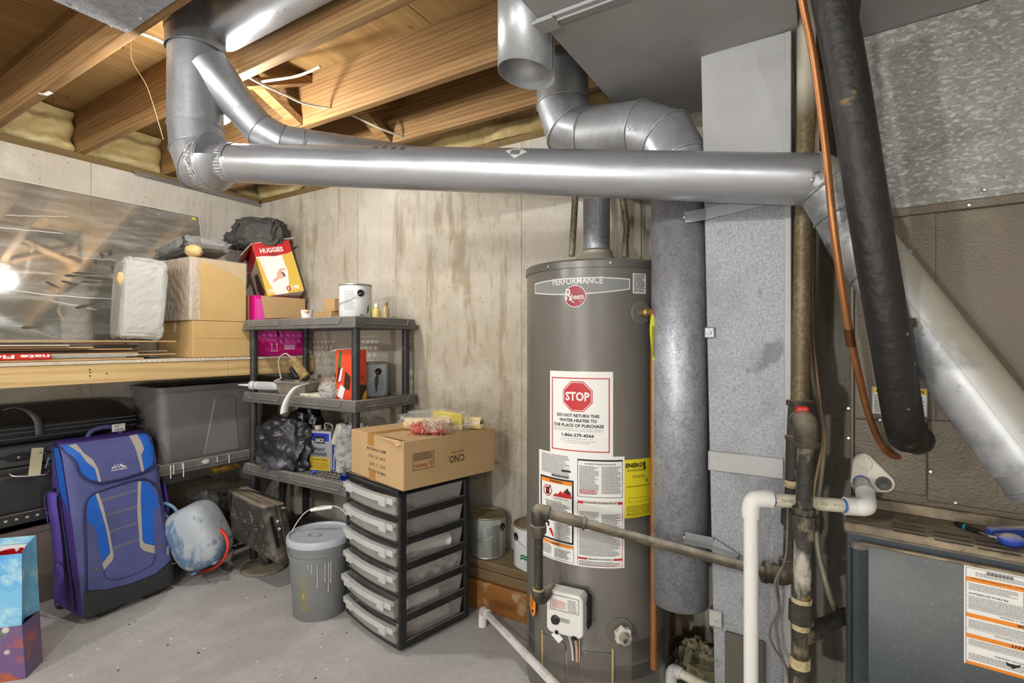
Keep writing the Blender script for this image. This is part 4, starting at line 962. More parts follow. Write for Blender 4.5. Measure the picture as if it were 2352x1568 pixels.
# hole with grommet where the suction line enters
hx_, hz_ = fpix(2104, 1008, CY0)
obj('line_grommet', MB(DRM).lathe([(0.040,-0.004),(0.041,0.004),(0.030,0.006)], 28, (hx_,hz_,0)), pl('rubber', (34,32,30), 0.6), co, smooth=40)
# plenum above
pn = thing('supply_plenum', 'dirty speckled galvanized plenum box above the brown coil cabinet', 'plenum', (FA.x, FA.y, zc+0.011), FROT)
xa, xb, ya, yb = 0.005, FW_-0.005, CY0+0.006, FD-0.02
mb = MB(FM); z0 = zc+0.011; z1 = TB-0.001; mid = ((xa+xb)/2, ya-0.010, (z0+z1)/2)
mb.add([(xa,ya,z0),(xb,ya,z0),(xb,yb,z0),(xa,yb,z0),(xa,ya,z1),(xb,ya,z1),(xb,yb,z1),(xa,yb,z1), mid],
       [(3,2,1,0),(4,5,6,7),(0,1,8),(1,5,8),(5,4,8),(4,0,8),(1,2,6,5),(2,3,7,6),(3,0,4,7)])
obj('plenum_box', mb, PLEN, pn)
screws(pn, [(FM @ Vector((fpix(2225,472,CY0)[0]+0.03, ya-0.004, z0+0.02)), FM.to_3x3() @ Vector((0,-1,0)))])

# ------------------------------------------------------------------ refrigerant lines
FOAM = mat('black_foam', srgb(29,26,23), 0.5, layers=[('n', 5, (1,1,1), 0.45, 0.7, srgb(44,39,32), 0.6), ('n', 9, (1,1,2), 0.66, 0.74, srgb(150,120,60), 0.5), ('v', 14, (1,1,1), 0.07, 0.03, srgb(190,180,160), 0.6)], bump=0.25, bscale=40)
hole = FM @ Vector((hx_, CY0, hz_))
ph = [W(1898,-70,1.12), W(1912,0,1.12), W(1950,200,1.12), W(2007,560,1.12), W(2048,800,1.14), W(2072,950,1.18), W(2082,1000,1.235)]
ph += [hole - (FM.to_3x3() @ Vector((0,1,0)))*0.045 + Vector((0,0,0.004)), hole]
t = thing('suction_line', 'thick black foam-insulated refrigerant pipe slanting down into the brown cabinet', 'pipe', (hole.x, hole.y, FH))
sp_ = smooth_path(ph[:7], 8) + ph[7:]
obj('foam_sleeve', MB().tube(sp_, [0.0395]*(len(sp_)-2) + [0.033, 0.030], 28), FOAM, t, smooth=60)
k = W(2052, 745, 1.14); d_ = (W(2060,800,1.14) - W(2045,690,1.14)).normalized()
obj('sleeve_sticker', MB().tube([k - d_*0.008, k + d_*0.010], [0.0400,0.0400], 28, cap=False), mat('torn_sticker', srgb(62,52,36), 0.6, layers=[('n', 30, (1,1,1), 0.5, 0.55, srgb(196,142,40), 0.9)]), t, smooth=60)
cl = [W(1832,-60,1.17), W(1846,20,1.18), W(1870,140,1.20), W(1896,340,1.215), W(1912,500,1.205), W(1928,620,1.215), W(1948,745,1.24), W(1970,850,1.28), W(1998,960,1.34), W(2030,1030,1.39), W(2058,1048,1.42)]
e_ = FM @ Vector((*[fpix(2068,1047,CY0)[0]], CY0+0.01, fpix(2068,1047,CY0)[1])); cl.append(e_)
t = thing('liquid_line', 'thin bare copper refrigerant line curving down beside the black insulated pipe', 'pipe', (e_.x, e_.y, FH))
obj('copper_tube', MB().tube(smooth_path(cl, 8), 0.0085, 14), COPPER, t, smooth=60)
j = W(1952, 775, 1.248); jd = (W(1958,800,1.256) - W(1946,735,1.238)).normalized()
obj('brazed_joint', MB().tube([j - jd*0.022, j - jd*0.021, j + jd*0.021, j + jd*0.022], [0.009,0.0105,0.0105,0.009], 14), pl('burnt_copper', (96,60,34), 0.5, metal=0.5), t, smooth=40)

# ------------------------------------------------------------------ gas piping
def gp(px, py, F): return W(px, py, F)
GASP = mat('gas_pipe_brown', srgb(104,90,64), 0.5, 0.3, layers=[('n', 90, (1,1,1), 0.48, 0.62, srgb(142,128,100), 0.6), ('n', 5, (1,1,0.4), 0.45, 0.7, srgb(74,60,38), 0.7), ('z', 1, (1,1,1), 1.89, 1.99, srgb(184,178,160), 1.0)])
t = thing('gas_riser', 'olive brown vertical gas pipe with tee and elbow beside the duct box', 'pipe', (gp(1838,920,1.43).x, gp(1838,920,1.43).y, 0))
pt = gp(1853, 200, 1.43); pt.z = JB - 0.01; tee = gp(1833, 962, 1.43)
obj('upper_pipe', MB().tube([pt, gp(1851,240,1.43), gp(1837,925,1.43)], 0.0238, 24), GASP, t, smooth=60)
obj('coupling_tee', MB().tube([gp(1836,918,1.43), gp(1836,919,1.43), gp(1836,930,1.43), gp(1836,931,1.43), gp(1833,1000,1.43), gp(1833,1001,1.43), gp(1833,1010,1.43)], [0.030,0.0335,0.0335,0.0285,0.0285,0.033,0.033], 24), IRON, t, smooth=40)
fe = gp(1852, 975, 1.28)
obj('tee_nozzle', MB().tube([tee, tee + (fe-tee)*0.45, tee + (fe-tee)*0.46, tee + (fe-tee)*0.62], [0.024,0.024,0.030,0.030], 20), IRON, t, smooth=40)
hd = (fe - tee); hd.z = 0; hd.normalize(); ec = fe - hd*0.03 - up*0.03
ep = [fe - hd*0.045] + [ec + hd*0.03*math.sin(a) + up*0.03*math.cos(a) for a in (0.1, 0.4, 0.8, 1.2, 1.5)] + [fe - up*0.055]
obj('street_elbow', MB().tube(ep, [0.0285,0.029,0.029,0.029,0.029,0.0285,0.0275], 24), IRON, t, smooth=60)
zf = lambda y, F=1.28: CAM.z + (HOR-y)/FPX*F
ax0 = fe; ax1 = gp(1836, 1568, 1.28)
def axp(y): k = (y-975)/(1568-975); return fe + (ax1-fe)*k
def seg(name, y0, y1, r, m, n=20): return obj(name, MB().tube([axp(y0), axp(y1)], r, n), m, t, smooth=40)
obj('elbow_lip', MB().tube([axp(1014), axp(1024)], 0.0325, 24), IRON, t, smooth=40)
PIPEB = mat('pipe_black_dirty', srgb(56,52,46), 0.6, 0.3, layers=[('n', 22, (1,1,0.6), 0.52, 0.64, srgb(150,140,116), 0.7), ('n', 7, (1,1,1), 0.5, 0.7, srgb(84,72,50), 0.6)], bump=0.3, bscale=70)
DOPE = mat('pipe_dope', srgb(184,168,128), 0.6, layers=[('n', 14, (1,1,1), 0.5, 0.65, srgb(150,124,70), 0.7)], bump=0.8, bscale=60)
seg('front_pipe', 1022, 1170, 0.0192, PIPEB); seg('union_nut', 1165, 1182, 0.0265, PIPEB, 8); seg('union_body', 1180, 1212, 0.0335, PIPEB, 8); seg('union_tail', 1210, 1236, 0.025, PIPEB, 6)
seg('lower_pipe', 1234, 1385, 0.0205, mat('pipe_chalky', srgb(66,62,56), 0.65, 0.2, layers=[('n', 12, (1,1,0.5), 0.48, 0.56, srgb(186,180,166), 0.85), ('n', 30, (1,1,1), 0.58, 0.68, srgb(150,116,54), 0.7)], bump=0.3, bscale=60))
seg('pipe_thread_dope', 1372, 1384, 0.0235, DOPE); seg('coupling', 1382, 1428, 0.0285, PIPEB, 8); seg('dope_ring', 1426, 1444, 0.0200, DOPE); seg('drip_nipple', 1442, 1512, 0.0192, PIPEB); seg('cap_dope', 1508, 1532, 0.0240, DOPE)
fl0 = axp(1600); fl0.z = 0.0
obj('drip_leg', MB().tube([axp(1530), Vector((axp(1568).x, axp(1568).y, 0.30))], 0.0245, 20), PIPEB, t, smooth=40)
obj('drip_cap', MB().tube([Vector((axp(1568).x, axp(1568).y, 0.302)), Vector((axp(1568).x, axp(1568).y, 0.26))], 0.029, 20), PIPEB, t, smooth=40)
sb0 = axp(1460); sb1 = FM @ Vector((0.0, 0.06, 0)); sb1.z = sb0.z - 0.004
obj('furnace_branch_tee', MB().tube([sb0, sb0 + (sb1-sb0)*0.35], 0.0240, 18), PIPEB, t, smooth=40)
obj('furnace_branch_pipe', MB().tube([sb0 + (sb1-sb0)*0.3, sb1], 0.0190, 18), PIPEB, t, smooth=40)
# gas valve with red lever behind the elbow
vp = gp(1843, 945, 1.33)
obj('valve_lever', MB().cbox(vp + Vector((0,0,0.004)), (0.030, 0.012, 0.020)), pl('lever_red', (196,44,38), 0.45), t, bevel=0.004)
# back leg and run to the heater
bk = gp(1822, 1010, 1.43); bk2 = gp(1815, 1300, 1.43)
obj('back_leg', MB().tube([bk, bk2], 0.0185, 18), PIPEB, t, smooth=40)
obj('back_leg_tape', MB().tube([gp(1821,1102,1.43), gp(1821,1118,1.43)], 0.021, 18), DOPE, t, smooth=40)
obj('back_coupling', MB().tube([gp(1818,1172,1.43), gp(1817,1205,1.43)], 0.026, 8), PIPEB, t, smooth=40)
le = gp(1812, 1328, 1.43); hl = gp(1247, 1176, 1.60); hdv = (hl - le).normalized()
RUN = mat('gas_run_dusty', srgb(84,76,64), 0.65, 0.25, layers=[('n', 20, (1,1,1), 0.5, 0.66, srgb(128,116,96), 0.6), ('n', 8, (1,1,1), 0.62, 0.7, srgb(150,104,52), 0.5)], dust=(srgb(178,168,150), 1.0, 22), bump=0.25, bscale=70)
obj('run_elbow', MB().tube(smooth_path([le + up*0.055, le + up*0.03, le + hdv*0.012 + up*0.006, le + hdv*0.035, le + hdv*0.06], 5), 0.0255, 20), IRON, t, smooth=60)
obj('elbow_lip', MB().tube([le + hdv*0.055, le + hdv*0.068], 0.0295, 20), IRON, t, smooth=40)
cpk = le + (hl - le)*0.815
obj('run_pipe', MB().tube([le + hdv*0.05, cpk], 0.0142, 20), RUN, t, smooth=60)
obj('run_nipple', MB().tube([cpk - hdv*0.002, cpk, hl], [0.0165,0.0175,0.0158], 20), RUN, t, smooth=60)
obj('coupling_lip', MB().tube([cpk - hdv*0.004, cpk + hdv*0.004], 0.0200, 20), RUN, t, smooth=40)
vb_ = gp(1237, 1365, 1.60)
le2 = Vector((vb_.x, vb_.y, hl.z))
obj('run_elbow', MB().tube(smooth_path([hl - hdv*0.012, hl + hdv*0.012, le2 + Vector((0,0,-0.012)), le2 - up*0.035], 5), 0.0225, 20), IRON, t, smooth=60)
obj('elbow_lip', MB().tube([hl - hdv*0.006, hl - hdv*0.020], 0.0255, 20), IRON, t, smooth=40)
def vz(y): return Vector((vb_.x, vb_.y, zf(y, 1.60)))
obj('union_nut', MB().tube([vz(1200), vz(1205), vz(1206), vz(1222), vz(1223), vz(1232)], [0.019,0.019,0.026,0.026,0.020,0.020], 8), RUN, t, smooth=30)
obj('drop_pipe', MB().tube([vz(1195), vz(1362)], 0.0138, 18), IRON, t, smooth=60)
obj('pipe_thread_dope', MB().tube([vz(1350), vz(1358)], 0.018, 18), DOPE, t, smooth=40)
vbp = vz(1378); tov = (cM @ Vector((-0.055, -0.05, -0.01))); tov.z = vbp.z
obj('run_elbow', MB().tube(smooth_path([vz(1356), vz(1368), vbp + (tov-vbp)*0.25 - up*0.002, vbp + (tov-vbp)*0.55], 5), 0.0205, 18), IRON, t, smooth=60)
obj('valve_nipple', MB().tube([vbp + (tov-vbp)*0.5, tov], 0.012, 16), RUN, t, smooth=40)

# ------------------------------------------------------------------ PVC condensate piping
PF = 1.335
t = thing('condensate_pipe', 'white plastic condensate pipe rising in front of the duct box and crossing to the drain', 'pipe', (gp(1722,1300,PF).x, gp(1722,1300,PF).y, 0))
b0_ = gp(1725, 1143, PF); b1__ = gp(1960, 1163, PF-0.012); dd = (b1__ - b0_).normalized()
CREAMP = mat('aged_pvc', srgb(214,206,182), 0.4, layers=[('n', 10, (1,1,1), 0.55, 0.7, srgb(180,164,128), 0.5)])
obj('riser', MB().tube([Vector((b0_.x, b0_.y, 0.0)), Vector((b0_.x, b0_.y, b0_.z-0.03))], 0.0180, 24), WHITEP, t, smooth=60)
obj('elbow', MB().tube(smooth_path([b0_ - up*0.05, b0_ - up*0.026, b0_ + dd*0.008 - up*0.006, b0_ + dd*0.030, b0_ + dd*0.052], 6), 0.0222, 24), WHITEP, t, smooth=60)
cr = obj('cross_pipe', MB().tube([b0_ + dd*0.04, b1__], 0.0172, 24), CREAMP, t, smooth=60)
e2 = gp(1992, 1166, PF-0.02); dr = FM @ Vector((a3, CY0-0.012, b3_+0.002)); 
obj('elbow', MB().tube(smooth_path([b1__ - dd*0.022, b1__ + dd*0.006, e2 - dd*0.004 + up*0.004, e2 + (dr-e2)*0.22 + up*0.010, e2 + (dr-e2)*0.34 + up*0.016], 6), [0.0225]*25, 24), WHITEP, t, smooth=60)
fe2 = e2 + (dr-e2)*0.3 + up*0.012
obj('drain_stub', MB().tube([fe2, dr + (dr-fe2).normalized()*0.004], 0.0185, 24), WHITEP, t, smooth=60)
ring(t, dr - (dr-fe2).normalized()*0.012, dr-fe2, 0.0200, 0.006, pl('primer_blue', (70,110,190), 0.5), 'primer_ring')
ring(t, b1__ - dd*0.026, dd, 0.0178, 0.006, pl('primer_blue', (70,110,190), 0.5), 'primer_ring')
ring(t, b0_ + dd*0.055, dd, 0.0178, 0.004, pl('primer_blue', (70,110,190), 0.5), 'primer_ring')
sN = (CAM - b0_); sN = (sN - dd*sN.dot(dd)).normalized(); sU = dd.cross(sN) * -1
if sU.z < 0: sU = -sU
mb = MB(); pm = lambda u, v, off=0: b0_ + dd*u + sU*v + sN*(math.sqrt(max(1e-6, 0.0172**2 - min(v*v, 0.00028))) + 0.0006 + off)
put_text(mb, '21 PR 200 PSI', pm, 0.100, 0.004, 0.0085, width=0.060, bold=0.0, off=0, rot=PI); put_text(mb, 'PVC-1', pm, 0.172, 0.005, 0.0085, width=0.026, bold=0.0, off=0, rot=PI); put_text(mb, 'e-Line', pm, 0.212, 0.003, 0.0085, width=0.026, bold=0.0, off=0, rot=PI)
obj('pipe_print', mb, GREYINK, cr)
# floor drain pipe sloping in front of the heater
pa = W(1112, 1404, 2.28); pa.z = 0.075; pb = W(1275, 1572, 1.60)
t = thing('floor_drain_pipe', 'white plastic drain pipe sloping down to an elbow on the floor by drawer tower', 'pipe', (pa.x, pa.y, 0))
pdv = (pb - pa).normalized(); pend = pb + pdv*0.35; 
pp_ = obj('pipe_length', MB().tube([pa, pb + pdv*0.25], 0.0150, 22), WHITEP, t, smooth=60)
obj('floor_elbow', MB().tube(smooth_path([pa + pdv*0.05, pa + pdv*0.012, pa - pdv*0.012 - up*0.006, pa - pdv*0.018 - up*0.03, Vector((pa.x-0.012, pa.y+0.005, 0.0))], 6), 0.0195, 20), WHITEP, t, smooth=60)
sN = (CAM - pa); sN = (sN - pdv*sN.dot(pdv)).normalized(); sU = sN.cross(pdv); sU = sU if sU.z > 0 else -sU
mb = MB(); pm2 = lambda u, v, off=0: pa + pdv*u + sU*v + sN*(math.sqrt(max(1e-6, 0.0150**2 - min(v*v, 0.0002))) + 0.0006 + off)
put_text(mb, 'CHARLOTTE PIPE  1"  PVC-1120  SCH 40', pm2, 0.22, -0.002, 0.005, width=0.28, bold=0.0, off=0)
for c0 in (0.47, 0.64, 0.74):
    for i in range(18): patch(mb, rect(c0+i*.0034, c0+i*.0034+(.002 if i % 3 else .0012), -0.006, 0.006), pm2, 0, 0.1)
obj('pipe_print', mb, GREYINK, pp_)

# ------------------------------------------------------------------ cables by the riser
BX = mat('armored_cable', srgb(150,140,122), 0.5, 0.4, dust=(srgb(176,166,146), 0.8, 30))
def cable(name, label, pts_, r, m, cat='cable', rib=0):
    P_ = smooth_path(pts_, 10)
    if rib:
        # resample evenly and alternate the radius for the spiral armour
        L_ = 0; Q = [P_[0]]
        for a, b in zip(P_[:-1], P_[1:]):
            while (b - Q[-1]).length > rib: Q.append(Q[-1] + (b - Q[-1]).normalized()*rib)
        R_ = [r*(1.12 if i % 2 else 0.9) for i in range(len(Q))]
        mb = MB().tube(Q, R_, 12)
    else: mb = MB().tube(P_, r, 10)
    return tag(obj(name, mb, m, smooth=60, origin=tuple(P_[-1])), label, cat)
cable('armored_cable', 'grey ribbed armored cable hanging behind the gas pipe down to the furnace side', [W(1862,470,1.52),W(1856,620,1.52),W(1860,820,1.52),W(1878,930,1.52),W(1893,1000,1.52),W(1884,1100,1.52),W(1874,1190,1.50),W(1880,1270,1.46),W(1900,1350,1.43),W(1925,1415,1.42),W(1940,1430,1.42)], 0.0088, BX, rib=0.006)
cable('flat_wire', 'thin tan wire running down beside the ribbed armored cable', [W(1878,240,1.50),W(1873,300,1.5),W(1862,340,1.5),W(1866,600,1.5),W(1866,760,1.5),W(1884,930,1.49),W(1890,1010,1.48),W(1872,1110,1.46),W(1866,1180,1.45)], 0.004, pl('wire_tan', (150,124,92), 0.6))
GW = pl('thermostat_wire', (112,108,100), 0.6)
cable('thermostat_wire', 'thin grey wire looping from the pipe elbow down the duct box', [W(1810,1160,1.385),W(1806,1270,1.385),W(1790,1320,1.38),W(1786,1345,1.38),W(1788,1400,1.385),W(1770,1440,1.40),W(1772,1475,1.40),W(1800,1520,1.40),W(1812,1545,1.40),W(1816,1575,1.40)], 0.0030, GW)
cable('thermostat_wire', 'second thin grey wire looping beside the first below the pipe elbow', [W(1798,1300,1.372),W(1782,1330,1.372),W(1781,1350,1.372),W(1790,1400,1.375),W(1783,1440,1.39),W(1790,1490,1.39),W(1806,1535,1.39),W(1812,1572,1.39)], 0.0030, GW)
# tools left on the furnace ledge
Mi = FM.inverted()
bp_ = onZ(2330, 1235, FH+0.012)
BLUEP = mat('tool_blue', srgb(38,66,160), 0.45, dust=(srgb(178,170,150), 1.0, 30))
t = thing('pipe_cutter', 'small dusty blue tubing cutter lying on the furnace ledge', 'tool', (bp_.x, bp_.y, FH))
t0 = onZ(2270, 1222, FH+0.016); t1 = onZ(2372, 1222, FH+0.016); 
obj('frame_arm', MB().bar(t0, t1 + Vector((0,0.01,0)), 0.020, 0.026), BLUEP, t, bevel=0.006, segs=2)
t2 = onZ(2322, 1240, FH+0.018); obj('knob', MB(Matrix.Translation(t2)).blob((0,0,0), (0.024,0.017,0.016), 0.06, 4, 3, 20, 12), BLUEP, t, smooth=60)
t3 = onZ(2286, 1233, FH+0.014); obj('cutting_wheel', MB().tube([t3, t3 + Vector((0.012,0,0))], 0.010, 18), SCREW, t, smooth=40)
obj('feed_screw', MB().tube([t3 + Vector((-0.01,0.002,0)), t2], 0.004, 12), SCREW, t, smooth=40)
t4 = onZ(2350, 1246, FH+0.01); obj('handle', MB().bar(t2, t4 + Vector((0.03,0,0)), 0.014, 0.014), BLUEP, t, bevel=0.004)
s0 = onZ(2193, 1201, FH+0.008); s1_ = onZ(2250, 1222, FH+0.008)
t = thing('screwdriver', 'small black screwdriver with teal ring lying on the furnace ledge', 'tool', (s0.x, s0.y, FH))
sdv = (s1_ - s0).normalized()
obj('handle', MB().tube([s0, s0+sdv*0.004, s0+sdv*0.03, s1_], [0.004,0.0062,0.0070,0.0050], 14), BLACK, t, smooth=40)
obj('grip_ring', MB().tube([s0+sdv*0.026, s0+sdv*0.032], 0.0074, 14), pl('teal', (30,140,150), 0.5), t, smooth=40)
obj('tip', MB().tube([s1_, s1_+sdv*0.022], 0.0018, 8), SCREW, t)
# ------------------------------------------------------------------ wooden wall shelf and what stands on it
SH = 1.185; SX = 0.61
t = thing('wall_shelf', 'long wooden storage shelf with pine front board along the left wall', 'shelf', (0.3, -1.3, SH))
ysm = onX(525, 845, SX).y
obj('front_board', MB().box(SX-0.038, SX, -2.7, ysm-0.001, 1.080, 1.169), PINE, t, bevel=0.002)
obj('front_board', MB().box(SX-0.038, SX, ysm+0.001, -0.004, 1.080, 1.169), PINE, t, bevel=0.002)
obj('wall_ledger', MB().box(0.004, 0.042, -2.7, -0.004, 1.080, 1.169), PINE, t, bevel=0.002)
for y in (-2.2, -1.6, -1.0, -0.45): obj('cross_bearer', MB().box(0.043, SX-0.039, y-0.019, y+0.019, 1.080, 1.168), PINE, t)
obj('shelf_panel', MB().box(0.004, SX+0.004, -2.7, -0.62, 1.1695, SH), mat('hardboard', srgb(196,184,164), 0.7, layers=[('n', 20, (1,1,1), 0.5, 0.7, srgb(170,150,118), 0.6)]), t, bevel=0.002)
obj('shelf_panel', MB().box(0.004, SX+0.004, -0.618, -0.004, 1.1695, SH), MATS['hardboard'], t, bevel=0.002)
mb = MB()
for i in range(44):
    y = -1.02 + i*0.0235
    if y < -0.01: mb.cbox((SX+0.0042, y, 1.178), (0.0006, 0.007, 0.005))
obj('peg_hole', mb, pl('hole_pale', (232,226,210), 0.7), t)['kind'] = 'stuff'
mb = MB()
for py_, pz in ((-1.215,1.145),(-1.213,1.132),(-1.214,1.116),(-1.15,1.124)): mb.cbox((SX+0.0005, py_, pz), (0.001, 0.006, 0.006))
obj('nail_hole', mb, BLACK, t)['kind'] = 'stuff'
# leaning clear sheet
tlc = onX(458, 497, 0.014)
m = bpy.data.materials.new('acrylic_sheet'); m.use_nodes = True; nt = m.node_tree; N = nt.nodes; L_ = nt.links
for n_ in list(N): N.remove(n_)
ou = N.new('ShaderNodeOutputMaterial'); tr_ = N.new('ShaderNodeBsdfTransparent'); gl = N.new('ShaderNodeBsdfGlossy'); df = N.new('ShaderNodeBsdfDiffuse')
tr_.inputs[0].default_value = (0.86,0.88,0.86,1); gl.inputs[0].default_value = (0.95,0.95,0.93,1); gl.inputs['Roughness'].default_value = 0.05; df.inputs[0].default_value = srgb(186,184,176)
m1 = N.new('ShaderNodeMixShader'); m2 = N.new('ShaderNodeMixShader'); tc = N.new('ShaderNodeTexCoord'); mp = N.new('ShaderNodeMapping'); mp.inputs['Scale'].default_value = (1,0.35,2)
ns = N.new('ShaderNodeTexNoise'); ns.inputs['Scale'].default_value = 14; ns.inputs['Detail'].default_value = 8; L_.new(tc.outputs['Object'], mp.inputs[0]); L_.new(mp.outputs[0], ns.inputs[0])
mr = N.new('ShaderNodeMapRange'); mr.inputs[1].default_value = 0.45; mr.inputs[2].default_value = 0.75; mr.inputs[3].default_value = 0.14; mr.inputs[4].default_value = 0.55; L_.new(ns.outputs['Fac'], mr.inputs[0])
m1.inputs[0].default_value = 0.50; L_.new(tr_.outputs[0], m1.inputs[1]); L_.new(gl.outputs[0], m1.inputs[2])
L_.new(mr.outputs[0], m2.inputs[0]); L_.new(m1.outputs[0], m2.inputs[1]); L_.new(df.outputs[0], m2.inputs[2]); L_.new(m2.outputs[0], ou.inputs[0])
bx_, tz_ = 0.180, tlc.z
sl = thing('acrylic_sheet', 'large scratched clear plastic sheet leaning on the left concrete wall', 'plastic sheet', (0.1, -1.3, SH))
mb = MB(); y0, y1 = -2.55, tlc.y
mb.add([(bx_,y0,SH+0.001),(bx_,y1,SH+0.001),(0.014,y1,tz_),(0.014,y0,tz_)], [(0,1,2,3)])
obj('sheet', mb, m, sl)
lean = lambda y, z, off=0: Vector((bx_ + (0.014-bx_)*(z-SH)/(tz_-SH), y, z)) + Vector((0.98,0,0.19))*(0.001+off)
obj('sheet_edge', MB().tube([lean(y0,tz_-0.002), lean(y1-0.002,tz_-0.002), lean(y1-0.002,SH+0.004)], 0.0022, 6), pl('edge_pale', (214,210,196), 0.4), sl)
cs = onX(447, 502, 0.03); o = obj('round_sticker', patch(MB(), ngon((cs.y, cs.z), 0.014, 20, 0, 0.010), lean, 0.001, 0.05), pl('sticker_yellow', (214,200,60), 0.5), sl)
rnd = random.Random(8); mb = MB()
def streak(px0, py0, px1, py1, w):
    a = onX(px0, py0, 0.09); b = onX(px1, py1, 0.09); n_ = 10; P_ = []
    for i in range(n_+1):
        k = i/n_; y = a.y+(b.y-a.y)*k; z = a.z+(b.z-a.z)*k + 0.012*noise.noise(Vector((k*4, px0, py0))); P_.append((y, z))
    for (y_, z_), (y2, z2) in zip(P_[:-1], P_[1:]):
        mb.add([lean(y_,z_-w,0.0008), lean(y2,z2-w,0.0008), lean(y2,z2+w,0.0008), lean(y_,z_+w,0.0008)], [(0,1,2,3)])
for q in ((0,668,270,690,.0022),(0,520,150,535,.0018),(20,492,165,496,.0012),(150,585,270,600,.0010),(110,690,215,712,.0016),(0,740,120,775,.0008)): streak(*q)
obj('scratch', mb, pl('scratch_white', (216,214,206), 0.6), sl)['kind'] = 'stuff'
mb = MB()
for px, py, w_, h_, a_ in ((168,633,30,6,.1),(205,628,55,5,.05),(235,640,60,6,.0),(215,648,45,5,.05),(262,615,12,10,.3),(190,703,34,7,.3),(238,585,8,14,.2),(258,580,9,16,-.3),(222,600,7,9,0),(120,655,26,5,-.5),(160,650,30,5,-.2),(60,752,25,6,.1)):
    c0 = onX(px, py, 0.1); s_ = 2.6/1176
    patch(mb, [(c0.y + s_*(x*math.cos(a_) - y*math.sin(a_)), c0.z + s_*(x*math.sin(a_)+y*math.cos(a_))) for x, y in [(w_*.5*math.cos(2*PI*i/14)*(1+.3*math.sin(3*i)), h_*.5*math.sin(2*PI*i/14)*(1+.4*math.cos(5*i))) for i in range(14)]], lean, 0.001, 0.2)
obj('dark_smear', mb, pl('smear_brown', (74,66,54), 0.6), sl)['kind'] = 'stuff'

# stack of flattened cardboard and flooring packs
rnd = random.Random(12)
stack = [(1.187, 0.008, 330, .60, -2.5), (1.1965, 0.007, 290, .58, -2.5), (1.2045, .007, 425, .50, -2.0), (1.213, .007, 318, .57, -2.4), (1.222, 0.006, 385, .48, -2.1),
         (1.234, .006, 305, .52, -2.4), (1.243, .006, 215, .57, -2.5), (1.2535, .006, 160, .58, -2.5), (1.261, .006, 285, .50, -2.3), (1.272, .007, 405, .54, -2.2)]
for i, (z, th, pxr, xf, y0) in enumerate(stack):
    y1 = onX(pxr, 800, xf).y
    if z > 1.19: y1 = min(y1, -0.80)
    m_ = [CARD, MATS['hardboard'], CARD, CARD, MATS['hardboard'], CARD, CARD, MATS['hardboard'], CARD, CARD][i]
    lab_ = '%s thin flat sheet from the bottom in the stack on wooden shelf' % ['','second','third','fourth','fifth','sixth','seventh','eighth','ninth'][i] if 0 < i < 9 else ('lowest flat sheet of the stack on the wooden shelf' if i == 0 else 'topmost long flat cardboard sheet of the stack on the wooden shelf')
    tag(obj('flat_sheet', MB().box(0.20 + rnd.uniform(0,.04), xf, y0, y1, z, z+th), m_, origin=(0.4, y1-0.3, z), bevel=0.001), lab_, 'cardboard sheet', 'flat sheets stacked on the shelf')
p0 = onX(118, 822, 0.605)
rb = thing('flooring_pack', 'red flat pack with white upside-down lettering on the shelf edge', 'package', (0.59, p0.y-0.2, 1.204))
body = obj('pack_body', MB().box(0.581, 0.606, p0.y-0.85, p0.y, 1.1955, 1.2225), pl('pack_red', (188,40,34), 0.5), rb, bevel=0.003)
fr_ = lambda u, v, off=0: Vector((0.6062+off, u, v)); mb = MB(); put_text(mb, 'nate Flooring', fr_, p0.y-0.006, 1.2165, 0.014, width=0.30, bold=0.03, off=0.0004, rot=PI, align='L'); obj('lettering', mb, WHITE, body)
FILM = mat('clear_film', srgb(226,226,222), 0.16, alpha=0.22, bump=0.8, bscale=28)
FILM2 = mat('milky_film', srgb(214,214,210), 0.16, alpha=0.42, bump=1.0, bscale=26)
fb = onX(205, 815, 0.58)
tag(obj('plastic_wrapper', MB().blob((0.592, fb.y, 1.2075), (0.012, 0.20, 0.009), 0.35, 5, 3, 40, 10), FILM2, smooth=60, origin=(0.592, fb.y, 1.199)), 'crumpled clear plastic wrapper beside the red pack on shelf', 'wrapper')

# cardboard boxes
X1 = 0.565
yl = onX(443, 790, X1).y; yr = onX(577, 790, X1).y
lowb = thing('cardboard_box', 'tan cardboard box at the bottom of the pile on wooden shelf', 'box', (0.37, (yl+yr)/2, SH))
body = obj('carton', MB().box(0.185, X1, yl, yr, SH+0.001, 1.388), CARD2, lowb, bevel=0.003)
obj('tape', MB().box(X1-0.0, X1+0.0008, yl+0.005, yr-0.005, 1.29, 1.295), pl('box_tape', (186,150,88), 0.5), body)
c0 = onY(402, 752, yl); obj('torn_paper', patch(MB(), [(c0.x-.018,1.378),(c0.x+.02,1.386),(c0.x+.022,1.35),(c0.x+.012,1.325),(c0.x-.01,1.33)], lambda u, v, off=0: Vector((u, yl-0.001-off, v)), 0.001, 0.2), pl('paper_tan', (222,206,170), 0.7), body)
X2 = 0.555; yl2 = onX(438, 700, X2).y; yr2 = onX(566, 700, X2).y
upb = thing('wrapped_box', 'tan cardboard box half wrapped in clear film, upper of the stacked pair', 'box', (0.37, (yl2+yr2)/2, 1.389))
obj('carton', MB().box(0.185, X2, yl2, yr2, 1.390, 1.735), CARD2, upb, bevel=0.003)
def wrapf(u, v):
    # film round the left end and the upper corner of the front
    n1 = 0.004*noise.noise(Vector((u*14, v*9, 1.0))) + 0.002*noise.noise(Vector((u*40, v*30, 2.0)))
    s = u*0.42
    if s < 0.37: return Vector((0.185+s, yl2-0.005-abs(n1), 1.392+0.343*v))
    return Vector((X2+0.004+abs(n1), yl2-0.004+(s-0.37), 1.392+0.343*v))
obj('stretch_film', MB().grid(wrapf, 50, 34), FILM2, upb, smooth=60)
